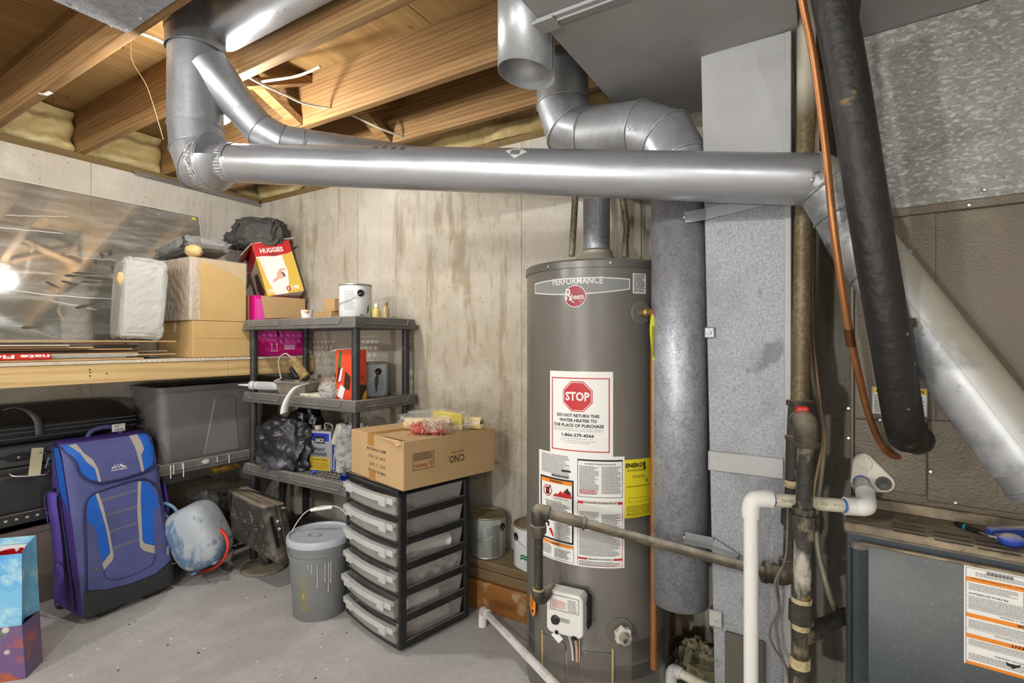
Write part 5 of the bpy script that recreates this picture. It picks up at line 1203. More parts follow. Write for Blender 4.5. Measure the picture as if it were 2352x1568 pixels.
def wraptop(u, v): 
    w_ = 0.03 + 0.10*u**2
    return Vector((X2+0.005+0.006*abs(noise.noise(Vector((u*20, v*9, 5)))), yl2+0.05+(yr2-yl2-0.05)*u, 1.738 - w_*v))
obj('film_fold', MB().grid(wraptop, 40, 12), FILM, upb, smooth=60)
obj('film_top', MB().grid(lambda u, v: Vector((0.185+(X2-0.185)*u, yl2+(yr2-yl2)*v, 1.7365+0.006*noise.noise(Vector((u*9, v*9, 3))))), 24, 24), FILM, upb, smooth=60)
# white wrapped box leaning beside them
wc = W(318, 690, 2.66); wc.z = 1.283
wt_ = thing('film_wrapped_carton', 'pale carton wrapped in milky film leaning left of the cardboard boxes', 'box', (wc.x, wc.y, 1.283), math.radians(-12))
MWt = Matrix.Translation((wc.x-0.02, wc.y, 1.283)) @ Matrix.Rotation(math.radians(-12), 4, 'Z') @ Matrix.Rotation(math.radians(-3), 4, 'X')
obj('carton', MB(MWt).box(-0.14, 0.12, -0.085, 0.085, 0.012, 0.40), pl('carton_pale', (168,162,150), 0.7), wt_, bevel=0.004)
mb = MB(MWt); mb.blob((-0.01,0,0.208), (0.140,0.096,0.206), 0.05, 7, 4, 70, 50, power=0.20); obj('stretch_film', mb, FILM2, wt_, smooth=60)
FOAMB = mat('tan_foam', srgb(214,186,128), 0.8, layers=[('n', 14, (1,1,1), 0.5, 0.7, srgb(176,140,86), 0.6)], bump=0.4, bscale=40)
bp1 = W(284, 640, 2.56); tag(obj('foam_wad', MB().blob(bp1, (0.027,0.030,0.036), 0.18, 3, 2), FOAMB, smooth=60, origin=tuple(bp1)), 'tan crumpled wad stuck to the milky wrapped carton', 'foam wad')
# dark tray in film on top of the boxes
tb = thing('wrapped_tray', 'dark flat tray in clear film on top of the cardboard boxes', 'tray', (0.33, (yl2+yr2)/2, 1.74))
MT = Matrix.Translation((0.345, (yl2+yr2)/2-0.03, 1.748)) @ Matrix.Rotation(math.radians(-9), 4, 'Y')
dk = pl('tray_dark', (58,54,50), 0.45)
obj('tray_body', MB(MT).box(-0.17,0.15,-0.13,0.13,0.028,0.036).box(-0.17,0.15,-0.13,-0.12,0.036,0.085).box(-0.17,0.15,0.12,0.13,0.036,0.085).box(-0.17,-0.16,-0.12,0.12,0.036,0.085).box(0.14,0.15,-0.12,0.12,0.036,0.060), dk, tb, bevel=0.002)
obj('tray_rib', MB(MT).box(-0.15,0.13,-0.05,-0.045,0.036,0.07).box(-0.15,0.13,0.045,0.05,0.036,0.07), dk, tb)
mb = MB(MT); mb.blob((-0.01,0,0.055), (0.18,0.145,0.046), 0.16, 6, 9, 48, 24, power=0.45); obj('stretch_film', mb, FILM, tb, smooth=60)
bp2 = Vector((X2-0.03, yl2+0.03, 1.772)); tag(obj('foam_wad', MB().blob(bp2, (0.045,0.042,0.034), 0.14, 3, 5), FOAMB, smooth=60, origin=tuple(bp2)), 'larger tan foam wad on the front corner of the wrapped box', 'foam wad')
# pink moving box with open flap
PINK = pl('box_pink', (214,20,128), 0.5); PINK2 = pl('box_light_pink', (232,84,176), 0.5)
yp0 = onX(586, 780, 0.56).y; yp1 = onX(702, 780, 0.56).y
pk = thing('moving_box', 'pink printed cardboard box with open tan flap behind the plastic shelf unit', 'box', (0.4, (yp0+yp1)/2, SH))
body = obj('carton', MB().box(0.215, 0.56, yp0, yp1, SH+0.001, 1.555), PINK, pk, bevel=0.003)
fp = lambda u, v, off=0: Vector((0.5602+off, yp0+u*(yp1-yp0), SH+v*0.37))
obj('side_print', MB().box(0.216, 0.5, yp0-0.0006, yp0, SH+0.002, 1.55), CARD2, body)
mb = MB(); patch(mb, [(0.12,0.26),(0.40,0.24),(0.46,0.36),(0.38,0.5),(0.36,0.9),(0.02,0.95),(0.02,0.30)], fp, 0.0006, 0.5); patch(mb, ngon((0.66,0.40), 0.25, 24, 0, 0.28), fp, 0.0006, 0.5); obj('light_print', mb, PINK2, body)
mb = MB(); put_text(mb, 'moving box', fp, 0.555, 0.14, 0.07, width=0.62, bold=0.0, off=0.0012, rot=PI/2, align='L'); obj('script_lettering', mb, pl('dark_magenta', (96,14,66), 0.6), body)
mb = MB(); frame(mb, 0.55, 0.76, 0.11, 0.18, 0.012, fp, 0.0012, 0.5); put_text(mb, 'U-BOX', fp, 0.655, 0.13, 0.03, width=0.17, bold=0.02, off=0.0014)
for q in (rect(0.30,0.315,0.10,0.2), rect(0.40,0.415,0.10,0.2), rect(0.28,0.44,0.08,0.092)): patch(mb, q, fp, 0.0012, 0.5)
patch(mb, [(0.285,0.19),(0.33,0.19),(0.3075,0.23)], fp, 0.0012, 0.5); patch(mb, [(0.385,0.19),(0.43,0.19),(0.4075,0.23)], fp, 0.0012, 0.5); obj('white_print', mb, WHITE, body)
mb = MB(); mb.add([(0.563,yp0+0.035,1.553),(0.563,yp1-0.01,1.556),(0.590,yp1-0.02,1.43),(0.590,yp0+0.045,1.415)], [(0,1,2,3)]); obj('open_flap', mb, CARD, pk, solid=0.004)
# tilted diaper box
BL = W(615,680,3.16); BR = W(697,664,3.30); TL = W(581,555,3.20); TR = W(667,551,3.33)
e1 = ((BR-BL)+(TR-TL))/2; wd = e1.length; e1.normalize(); e2 = ((TL-BL)+(TR-BR))/2; e2 = e2 - e1*e2.dot(e1); ht = e2.length; e2.normalize(); e3 = e1.cross(e2)
hb = thing('diaper_box', 'tilted red white and yellow diaper carton on top of the pink box', 'box', tuple((BL+BR)/2))
def HBm(u, v, w_): return BL + e1*u + e2*v - e3*w_
dep = 0.26
mb = MB(); mb.add([HBm(0,0,0),HBm(wd,0,0),HBm(wd,0,dep),HBm(0,0,dep),HBm(0,ht,0),HBm(wd,ht,0),HBm(wd,ht,dep),HBm(0,ht,dep)], [(3,2,1,0),(0,1,5,4),(1,2,6,5),(2,3,7,6),(3,0,4,7),(4,5,6,7)])
body = obj('carton', mb, pl('carton_white', (226,222,212), 0.5), hb, bevel=0.002)
ff_ = lambda u, v, off=0: BL + e1*(u*wd) + e2*(v*ht) + e3*(0.0006+off)
ls = lambda u, v, off=0: BL - e3*(u*dep) + e2*(v*ht) - e1*(0.0006+off)
mb = MB(); patch(mb, [(0,.74),(.18,.745),(.5,.72),(.84,.745),(1,.78),(1,1),(0,1)], ff_, 0.0004, 0.5); patch(mb, [(0,.72),(1,.66),(1,1),(0,1)], ls, 0.0004, 0.5); patch(mb, ngon((.60,.085), .055, 16, 0, .05), ff_, 0.0014, 0.5); obj('red_print', mb, RED, body)
YG = pl('print_gold', (216,180,74), 0.5)
mb = MB(); patch(mb, [(0,0),(.22,0),(.12,.30),(.06,.72),(0,.72)], ff_, 0.0004, 0.5); patch(mb, [(1,.06),(.98,0),(.55,0),(.66,.20),(.70,.50),(.70,.73),(.84,.74),(1,.77)], ff_, 0.0005, 0.5); patch(mb, [(0,0),(.3,0),(.2,.7),(0,.7)], ls, 0.0004, 0.5); obj('gold_print', mb, YG, body)
mb = MB(); patch(mb, [(.20,.71),(.68,.71),(.72,.40),(.64,.16),(.30,.04),(.16,.25)], ff_, 0.0009, 0.5); put_text(mb, 'HUGGIES', ff_, .46, .80, .085, width=.62, bold=0.03, off=0.0012)
put_text(mb, '198', ff_, .13, .04, .08, width=.16, bold=0.02, off=0.0012); put_text(mb, '198', ff_, .80, .05, .08, width=.2, bold=0.02, off=0.0012); put_text(mb, '1', ff_, .595, .06, .05, width=.03, bold=0.02, off=0.0018); obj('white_print', mb, WHITE, body)
mb = MB(); patch(mb, ngon((.50,.36), .10, 20, .5, .075), ff_, 0.0012, 0.5); patch(mb, [(.22,.22),(.40,.27),(.46,.31),(.40,.34),(.28,.29)], ff_, 0.0011, 0.5); patch(mb, [(.44,.40),(.60,.44),(.66,.42),(.66,.47),(.52,.48)], ff_, 0.0011, 0.5); obj('photo_print', mb, pl('print_skin', (216,168,146), 0.5), body)
mb = MB(); patch(mb, [(.52,.42),(.60,.39),(.62,.33),(.58,.30),(.56,.36)], ff_, 0.0014, 0.5); patch(mb, rect(.38,.60,.745,.775), ff_, 0.0012, 0.5); patch(mb, [(.1,.1),(.5,.06),(.75,.3),(.6,.55),(.3,.5)], ls, 0.0008, 0.5); obj('dark_print', mb, pl('print_dark', (92,66,54), 0.5), body)
mb = MB(); mb.add([HBm(0.0,ht,0.0),HBm(wd*1.15,ht+0.006,-0.02),HBm(wd*1.1,ht+0.02,0.06),HBm(0.01,ht+0.015,0.07)], [(0,1,2,3)]); mb.add([HBm(0,ht,0),HBm(0,ht,dep),HBm(-0.085,ht-0.065,dep*0.9),HBm(-0.075,ht-0.06,0.02)], [(0,1,2,3)]); obj('top_flap', mb, pl('flap_grey', (196,188,174), 0.7), hb, solid=0.004)
# dark quilted bag
bc = (HBm(wd*0.35, ht, 0.12) + Vector((0,0,0.095)))
QB = mat('quilted_dark', srgb(64,62,58), 0.7, layers=[('n', 9, (1,1,1), 0.45, 0.65, srgb(92,90,84), 0.6)], bump=0.4, bscale=20)
qb = thing('quilted_bag', 'dark grey quilted bag slumped on top of the diaper carton', 'bag', tuple(bc - Vector((0,0,0.1))))
mb = MB(Matrix.Translation(bc) @ Matrix.Rotation(YAW, 4, 'Z')); mb.blob((0,0,0.0), (0.150,0.11,0.098), 0.20, 2.4, 6, 64, 44, ridge=True, power=0.60); obj('bag_body', mb, QB, qb, smooth=60)
mb = MB(Matrix.Translation(bc) @ Matrix.Rotation(YAW, 4, 'Z'))
for k in range(4): mb.tube(smooth_path([(-0.13+k*0.07,-0.05,-0.075),(-0.115+k*0.075,-0.108,-0.01),(-0.09+k*0.07,-0.085,0.07),(-0.07+k*0.06,-0.02,0.10)], 6), 0.0035, 6)
obj('seam_piping', mb, pl('piping_dark', (40,39,37), 0.7), qb, smooth=60)['kind'] = 'stuff'
obj('bag_fold', MB(Matrix.Translation(bc) @ Matrix.Rotation(YAW, 4, 'Z')).blob((-0.15,-0.02,-0.04), (0.065,0.09,0.055), 0.3, 4, 8, 30, 20, ridge=True), QB, qb, smooth=60)
# ------------------------------------------------------------------ plastic shelf units
def tray(root, x0, x1, y0, y1, zt, h=0.058, grid=True, m=GREYP):
    """moulded shelf: flared rim with embossed panels, an open lattice floor"""
    fl_ = 0.010; t_ = 0.022; mb = MB()
    o0 = [(x0,y0),(x1,y0),(x1,y1),(x0,y1)]
    def inset(k): return [(x0+k,y0+k),(x1-k,y0+k),(x1-k,y1-k),(x0+k,y1-k)]
    rings = [[Vector((x,y,zt-h)) for x,y in inset(0.0)], [Vector((x,y,zt-h*0.45)) for x,y in inset(0.004)], [Vector((x,y,zt)) for x,y in inset(fl_)], [Vector((x,y,zt)) for x,y in inset(fl_+t_)], [Vector((x,y,zt-0.012)) for x,y in inset(fl_+t_+0.004)], [Vector((x,y,zt-0.030)) for x,y in inset(fl_+t_+0.004)], [Vector((x,y,zt-h)) for x,y in inset(0.012)]]
    n = 4; vv = [p for r in rings for p in r]; ff = []
    for i in range(len(rings)):
        a = i*4; b = ((i+1) % len(rings))*4
        for j in range(4): ff.append((a+j, a+(j+1) % 4, b+(j+1) % 4, b+j))
    mb.add(vv, ff)
    tr_ = obj('shelf_tray', mb, m, root, bevel=0.004, segs=2)
    # embossed panels along the rim: trapezoids, proud of the face
    def emboss(a, b, side):
        pol = [(a,zt-0.006),(a+0.018,zt-h*0.62),(b-0.018,zt-h*0.62),(b,zt-0.006)]
        e_ = MB()
        for k, (q0, q1) in enumerate(zip(pol[:-1], pol[1:])):
            def P3(q, off):
                dz = (zt - q[1])/h; inn = 0.010*(1-dz) - 0.001 - off
                return (q[0], y0+inn, q[1]) if side == 's' else (x1-inn, q[0], q[1])
            e_.bar(P3(q0,0.001), P3(q1,0.001), 0.007, 0.006, up=(0,-1,0) if side == 's' else (1,0,0))
        obj('rim_emboss', e_, m, tr_, bevel=0.002)
    L0 = x1-x0
    for a, b in ((x0+0.05, x0+L0*0.38), (x0+L0*0.46, x1-0.10)): emboss(a, b, 's')
    emboss(y0+0.05, y1-0.06, 'e')
    c_ = x0 + L0*0.41
    if grid:
        g = MB(); a = x0+fl_+t_+0.004; b = x1-fl_-t_-0.004; c = y0+fl_+t_+0.004; d = y1-fl_-t_-0.004
        nx = int((b-a)/0.034); ny = int((d-c)/0.034)
        for i in range(1, nx): x = a+(b-a)*i/nx; g.box(x-0.0045, x+0.0045, c, d, zt-0.026, zt-0.013)
        for j in range(1, ny): y = c+(d-c)*j/ny; g.box(a, b, y-0.0045, y+0.0045, zt-0.0258, zt-0.0128)
        obj('lattice_floor', g, m, tr_)['kind'] = 'stuff'
    return tr_
def unit(label, x0, x1, y0, y1, tiers, r=0.0205, group=None):
    t = thing('plastic_shelf', label, 'shelf', ((x0+x1)/2, (y0+y1)/2, 0))
    h = 0.058
    for z in tiers: tray(t, x0, x1, y0, y1, z, h)
    k = 0.045; zz = [0.0] + sorted(tiers)
    for x in (x0+k, x1-k):
        for y in (y0+k, y1-k):
            for a, b in zip(zz[:-1], zz[1:]):
                obj('post', MB().lathe([(r,a if a == 0 else a-0.010),(r,b-0.012)], 20, (x,y,0)), BLACKP, t, smooth=40)
    return t
U1 = (0.57, 1.53, -0.475, -0.03); T1 = (1.40, 0.982, 0.563, 0.16)
unit('grey plastic shelf unit with black posts standing against the back wall', *U1, T1)
U2 = (0.045, 0.445, -0.858, -0.05)
t2_ = unit('dusty plastic shelf unit holding the grey tote under the wooden shelf', *U2, (0.605, 0.14))
# sagging front apron with paint drips on the second unit
ap = MB(); ap.prism([(-0.84,0.548),(-0.075,0.548),(-0.075,0.505),(-0.40,0.505),(-0.46,0.475),(-0.56,0.475),(-0.60,0.505),(-0.84,0.500)], 0.0, 0.008)
ap.v = [Vector((0.438 + p.z, p.x, p.y)) for p in ap.v]; obj('front_apron', ap, BLACKP, t2_)
mb = MB(); rnd = random.Random(5)
for y, l in ((-0.80,0.07),(-0.785,0.05),(-0.735,0.075),(-0.74,0.03),(-0.48,0.05),(-0.55,0.03)): mb.tube([(0.4475,y,0.600),(0.4475,y+0.001,0.600-l*0.6),(0.4480,y,0.600-l)], [0.004,0.0026,0.0034], 8)
mb.blob((0.446,-0.615,0.585),(0.002,0.020,0.012),0.5,4,2,14,8)
obj('paint_drip', mb, pl('paint_white', (214,210,202), 0.6), t2_)['kind'] = 'stuff'
lb = lambda u, v, off=0: Vector((0.4462+off, u, v)); o = obj('amber_label', patch(MB(), [(-0.595,0.500),(-0.40,0.508),(-0.43,0.54),(-0.595,0.545)], lb, 0.0005, 0.3), mat('label_amber_dark', srgb(96,72,30), 0.5, layers=[('n', 30, (1,1,1), 0.5, 0.6, srgb(30,26,20), 0.8)]), t2_)
mb = MB(); put_text(mb, 'CONTICO', lb, -0.53, 0.518, 0.013, width=0.085, bold=0.02, off=0.0012); obj('label_lettering', mb, pl('amber', (200,150,50), 0.5), o)

# ------------------------------------------------------------------ paint cans
CANW = mat('can_label_white', srgb(216,218,218), 0.45, layers=[('n', 12, (1,1,1), 0.55, 0.7, srgb(190,192,192), 0.5)])
TIN = mat('tin', srgb(170,166,156), 0.4, 0.7, layers=[('n', 12, (1,1,1), 0.5, 0.7, srgb(136,128,112), 0.6)])
def paint_can(x, y, z, label, r=0.084, h=0.19, body=CANW, ear=0.0, bail=1, name='paint_can', lidm=None, deco=None):
    t = thing(name, label, 'paint can', (x, y, z), 0, 'paint cans')
    b = obj('can_body', MB().lathe([(r*0.97,0),(r,0.004),(r,h-0.008)], 40, (x,y,z)), body, t, smooth=40)
    obj('bottom_bead', MB().lathe([(r,0.0005),(r+0.002,0.003),(r,0.007)], 40, (x,y,z)), TIN, t, smooth=60)
    obj('top_rim', MB().lathe([(r,h-0.010),(r+0.003,h-0.006),(r+0.002,h),(r-0.006,h),(r-0.008,h-0.006),(0.0,h-0.006)], 40, (x,y,z)), lidm or TIN, t, smooth=40)
    a = math.atan2(CAM.y-y, CAM.x-x) + ear
    p = Vector((x+r*math.cos(a), y+r*math.sin(a), z+h*0.74)); d = Vector((math.cos(a), math.sin(a), 0)); s = Vector((-d.y, d.x, 0))
    Me = Matrix.Translation(p) @ Matrix.Rotation(a, 4, 'Z') @ Matrix.Rotation(PI/2, 4, 'Y')
    obj('bail_ear', MB(Me).lathe([(0.019,-0.001),(0.018,0.003),(0.012,0.004),(0.008,0.0015),(0.0,0.0015)], 20), BLACK, t, smooth=40)
    if bail:
        pts_ = []
        for i in range(17):
            k = i/16; aa = a - PI*k*(1 if bail > 0 else -1); rr = r + 0.006
            pts_.append(Vector((x+rr*math.cos(aa), y+rr*math.sin(aa), z + h*0.74 - 0.055*math.sin(PI*k))))
        obj('bail_wire', MB().tube(pts_, 0.0016, 8), SCREW, t, smooth=60)
    if deco: deco(b, cyl(x, y, r, math.atan2(CAM.y-y, CAM.x-x)), z, h, r)
    return t
def deco_a(b, f, z, h, r):
    mb = MB(); fine_print(mb, -0.06, -0.005, z+0.05, z+0.15, 0.0016, 0.004, f, 0.0008, 81); 
    for i in range(10): patch(mb, rect(0.022+i*.0022, 0.022+i*.0022+.0012, z+0.012, z+0.030), f, 0.0008, 0.02)
    obj('fine_print', mb, GREYINK, b); mb = MB(); patch(mb, [(0.062,z+0.03),(0.08,z+0.05),(0.078,z+0.085),(0.066,z+0.07)], f, 0.0008, 0.02); obj('leaf_print', mb, pl('leaf_green', (70,120,60), 0.5), b)
paint_can(1.335, -0.30, T1[0]-0.0125, 'white paint can with black ear on the top plastic shelf', ear=0.32, bail=1, deco=deco_a)
def deco_b(b, f, z, h, r):
    mb = MB()
    for k in range(5): mb.tube(smooth_path([f(0.020+0.002*k, z+h*0.7, 0.001), f(0.022+0.003*k*(1 if k%2 else -1), z+h*0.45, 0.001), f(0.018+0.004*math.sin(k*2), z+h*(0.12+0.05*k), 0.001)], 5), 0.0016, 6)
    obj('paint_run', mb, BLACK, b)['kind'] = 'stuff'; mb = MB(); fine_print(mb, 0.03, 0.07, z+0.03, z+0.12, 0.0016, 0.004, f, 0.0008, 82); obj('fine_print', mb, GREYINK, b)
paint_can(1.315, -0.16, T1[1]-0.0125, 'pale blue paint can with black drips behind the torn red box', ear=0.38, bail=1, body=pl('can_blue_white', (190,204,216), 0.45), deco=deco_b)
# small things on the top tray
z0 = T1[0]-0.0125
def carton(x, y, z, dx, dy, dz, rot, label, m=CARD, group=None):
    Mc = Matrix.Translation((x,y,z)) @ Matrix.Rotation(rot, 4, 'Z')
    t = thing('small_carton', label, 'box', (x,y,z), rot, group)
    obj('carton', MB(Mc).box(-dx/2,dx/2,-dy/2,dy/2,0,dz), m, t, bevel=0.0015); obj('lid_edge', MB(Mc).box(-dx/2-0.001,dx/2+0.001,-dy/2-0.001,-dy/2+0.002,dz-0.004,dz+0.001), m, t); return t
carton(0.985, -0.19, z0, 0.135, 0.09, 0.062, 0.05, 'small flat tan carton under another on the top plastic shelf', group='small cartons on the top tray')
carton(1.015, -0.18, z0+0.064, 0.09, 0.07, 0.072, 0.05, 'small square tan carton stacked beside the white paint can', group='small cartons on the top tray')
t = thing('plaster_cup', 'small crusted white cup on the corner of top plastic shelf', 'cup', (1.065, -0.40, z0))
obj('cup_wall', MB().lathe([(0.026,0),(0.032,0.046),(0.034,0.058),(0.030,0.058),(0.026,0.040),(0.0,0.038)], 24, (1.065,-0.40,z0)), pl('cup_white', (226,220,208), 0.6), t, smooth=40)
obj('dried_crust', MB().blob((1.085,-0.415,z0+0.050), (0.014,0.014,0.010), 0.4, 4, 3, 16, 10), pl('crust_tan', (196,160,120), 0.8), t, smooth=60)
def bottle(x, y, z, r, h, m, label, capm):
    t = thing('small_bottle', label, 'bottle', (x,y,z), 0, 'small bottles on the top tray')
    obj('glass', MB().lathe([(r,0),(r,h*0.6),(r*0.45,h*0.75),(r*0.45,h*0.82)], 20, (x,y,z)), m, t, smooth=40); obj('cap', MB().lathe([(r*0.55,h*0.80),(r*0.55,h),(0.0,h)], 16, (x,y,z)), capm, t, smooth=40)
bottle(1.430, -0.24, z0, 0.021, 0.090, pl('glass_yellow', (206,190,110), 0.3), 'small pale yellow bottle just right of white paint can', WHITE)
bottle(1.458, -0.20, z0, 0.019, 0.100, pl('glass_tan', (168,148,104), 0.3), 'small tan bottle, rightmost of the two on the top tray', pl('cap_tan', (150,130,94), 0.5))
# ---- middle tray
z1 = T1[1]-0.0125
DUSTG = mat('dusty_grey_plastic', srgb(136,126,114), 0.7, layers=[('n', 12, (1,1,1), 0.45, 0.7, srgb(110,100,90), 0.6)], dust=(srgb(178,168,152), 0.8, 15))
Mt = Matrix.Translation((0.955, -0.365, z1)) @ Matrix.Rotation(math.radians(8), 4, 'Z')
t = thing('paint_pan', 'dusty grey plastic pan on the middle plastic shelf', 'pan', (0.955, -0.365, z1), math.radians(8))
mb = MB(Mt); ri = lambda k, z, w=0.0: [Vector((-0.115+k-w,-0.075+k-w,z)),Vector((0.115-k+w,-0.075+k-w,z)),Vector((0.115-k+w,0.075-k+w,z)),Vector((-0.115+k-w,0.075-k+w,z))]
mb.loft([ri(0.022,0.001), ri(0.004,0.072), ri(0,0.074,0.004), ri(0,0.080,0.004), ri(0.006,0.080), ri(0.026,0.008)]); obj('pan_body', mb, DUSTG, t, bevel=0.002)
Mt2 = Mt @ Matrix.Translation((0.06,0.02,0.082)); o = tag(obj('sanding_block', MB(Mt2 @ Matrix.Rotation(0.3,4,'Z') @ Matrix.Rotation(-0.2,4,'Y')).box(-0.055,0.055,-0.025,0.025,0.006,0.030), DUSTG, bevel=0.002, origin=tuple(Mt2.translation)), 'dusty grey sanding block resting on the pan rim', 'sanding block')
# roller with cage handle leaning out of the pan
ra0 = W(672,822,2.80); rb0 = W(703,868,2.78); rd = (rb0-ra0).normalized()
t = thing('paint_roller', 'worn tan paint roller with bent wire frame standing in the pan', 'paint roller', tuple(Mt.translation + Vector((0,0,0.05))))
NAP = mat('roller_nap', srgb(150,124,80), 0.95, layers=[('n', 40, (1,1,1), 0.45, 0.65, srgb(190,162,112), 0.7)], bump=0.8, bscale=120)
obj('nap_cover', MB().tube([ra0, ra0+rd*0.004, rb0-rd*0.004, rb0], [0.018,0.026,0.026,0.018], 20), NAP, t, smooth=40)
obj('end_cap', MB().tube([rb0-rd*0.002, rb0+rd*0.008], 0.022, 16), BLACK, t, smooth=40)
obj('wire_frame', MB().tube(smooth_path([ra0, W(662,815,2.8), W(655,812,2.8), W(643,820,2.8), W(640,835,2.8), W(644,862,2.80), W(646,868,2.80), W(634,873,2.80)], 6), 0.0042, 8), pl('wire_pale', (176,168,152), 0.5, metal=0.5), t, smooth=60)
obj('grip', MB().tube([W(668,845,2.81), W(684,868,2.80)], [0.012,0.014], 12), BLACK, t, smooth=40)
# caulk tube
c0 = Vector((0.655,-0.463,z1+0.052)); c1 = Vector((0.850,-0.420,z1+0.052)); cd = (c1-c0).normalized()
t = thing('caulk_tube', 'white caulk cartridge lying on the shelf edge with its nozzle sticking out', 'caulk tube', tuple((c0+c1)/2 - Vector((0,0,0.02))))
b_ = obj('cartridge', MB().tube([c0, c1], 0.0235, 24), pl('caulk_white', (214,216,218), 0.45), t, smooth=40)
obj('end_ring', MB().tube([c0-cd*0.006, c0+cd*0.006], 0.0255, 24), pl('caulk_ring', (190,190,188), 0.5), t, smooth=40)
obj('nozzle', MB().tube([c0-cd*0.004, c0-cd*0.02, c0-cd*0.105], [0.012,0.0085,0.004], 14), WHITE, t, smooth=40)
obj('blue_band', MB().tube([c0+cd*0.028, c0+cd*0.034], 0.0238, 24, cap=False), pl('band_blue', (70,86,140), 0.5), b_, smooth=40)
mb = MB(); su = Vector((0,0,1)); sn = cd.cross(su); sn = sn if sn.dot(CAM-c0) > 0 else -sn
cm_ = lambda u, v, off=0: c0 + cd*u + (sn*math.cos(v/0.0235) + su*math.sin(v/0.0235))*(0.0238+off)
fine_print(mb, 0.05, 0.19, -0.012, 0.022, 0.0018, 0.003, cm_, 0.0004, 91); obj('fine_print', mb, GREYINK, b_)
k_ = W(634,878,2.92); k_.z = z1+0.06; tag(obj('folded_card', MB(Matrix.Translation((0.79,-0.36,z1+0.052)) @ Matrix.Rotation(0.3,4,'Z') @ Matrix.Rotation(0.5,4,'X')).box(-0.05,0.05,-0.002,0.002,-0.052,0.03), mat('card_blue', srgb(196,204,212), 0.6, layers=[('n', 30, (1,1,1), 0.5, 0.55, srgb(60,100,150), 0.8)]), origin=(0.79,-0.36,z1)), 'small blue and white card standing behind the caulk cartridge', 'card')
# paper strip curling over the edge, paper sheets, film
ps = smooth_path([W(702,884,2.73), W(690,884,2.70), W(676,892,2.67), W(660,915,2.66), W(652,935,2.66), W(650,950,2.665)], 5)
wv = (Vector((0.25,0.96,0.15))).normalized()*0.030
mb = MB(); nn = len(ps); mb.add([p - wv*0.5 for p in ps] + [p + wv*0.9 + Vector((0,0,0.004)) for p in ps], [(i,i+1,nn+i+1,nn+i) for i in range(nn-1)])
tag(obj('paper_strip', mb, WHITE, smooth=60, solid=0.0006, origin=tuple(ps[0])), 'white paper strip curling down over the middle shelf edge', 'paper')
pz = z1+0.004
tag(obj('paper_sheet', MB(Matrix.Translation((1.125,-0.375,z1+0.0005)) @ Matrix.Rotation(0.1,4,'Z')).box(-0.09,0.09,-0.045,0.045,0,0.022), pl('paper_ivory', (214,208,190), 0.7), bevel=0.002, origin=(1.125,-0.375,z1)), 'pad of ivory paper lying on the middle plastic shelf', 'paper')
tag(obj('cloth_scrap', MB().blob((1.13,-0.27,z1+0.055), (0.085,0.06,0.055), 0.4, 4, 4, 36, 22, ridge=True, flat=z1), mat('scrap_brown', srgb(150,132,112), 0.8), smooth=60, origin=(1.13,-0.27,z1)), 'crumpled brown paper behind the pad on the middle shelf', 'paper')
tag(obj('clear_bag', MB().blob((1.245,-0.40,z1+0.042), (0.055,0.045,0.044), 0.35, 4.5, 6, 36, 24, flat=z1), FILM2, smooth=60, origin=(1.245,-0.40,z1)), 'small crumpled clear plastic bag beside the torn red box', 'plastic bag')
# torn red box
rz = math.radians(5); Mr = Matrix.Translation((1.345,-0.338,z1+0.0005)) @ Matrix.Rotation(rz, 4, 'Z')
RO = pl('box_vermilion', (220,74,42), 0.5)
t = thing('sachet_box', 'torn red and green printed carton standing behind the front post', 'box', (1.338,-0.335,z1), rz)
bw, bd_, bh = 0.135, 0.085, 0.262
body = obj('carton', MB(Mr).box(-bw/2,bw/2,-bd_/2,bd_/2,0,bh), RO, t, bevel=0.002)
fA = lambda u, v, off=0: Mr @ Vector((u, -bd_/2-0.0005-off, v)); fB = lambda u, v, off=0: Mr @ Vector((bw/2+0.0005+off, u, v))
GR = pl('box_green', (52,110,60), 0.5)
mb = MB(); patch(mb, [(-.055,.16),(-.04,.255),(-.02,.255),(-.035,.16)], fA, 0.0004, 0.3); patch(mb, [(-.042,.09),(-.042,.255),(-.012,.255),(-.024,.09)], fB, 0.0004, 0.3); obj('green_print', mb, GR, body)
mb = MB(); patch(mb, [(-.042,0),(.042,0),(.042,.075),(-.042,.085)], fB, 0.0005, 0.3); patch(mb, [(-.01,.06),(.03,.05),(.04,.12),(.0,.15)], fA, 0.0005, 0.3); patch(mb, [(-.06,.09),(-.045,.085),(-.03,.17),(-.05,.165)], fA, 0.0006, 0.3); obj('dark_print', mb, pl('box_dark', (56,40,30), 0.5), body)
mb = MB(); put_text(mb, 'EXTRA VALUE', fB, -.022, .004, .013, width=.075, bold=0.03, off=0.001, rot=PI/2, align='L'); patch(mb, [(.005,0),(.042,0),(.042,.05),(.02,.03)], fB, 0.0008, 0.3); obj('yellow_print', mb, pl('box_yellow', (232,196,52), 0.5), body)
mb = MB(); put_text(mb, '20', fB, .02, .10, .018, width=.024, bold=0.01, off=0.001, rot=PI/2, align='L'); obj('numeral', mb, pl('box_dark', (56,40,30), 0.5), body)
mb = MB(); patch(mb, [(-.06,.02),(-.02,.0),(.0,.06),(-.03,.08)], fA, 0.0006, 0.3); patch(mb, [(-.05,.09),(-.03,.1),(-.015,.17),(-.03,.16)], fA, 0.0009, 0.3); put_text(mb, '30', fB, -.026, .205, .012, width=.022, bold=0.02, off=0.001, rot=PI/2, align='L'); obj('white_print', mb, WHITE, body)
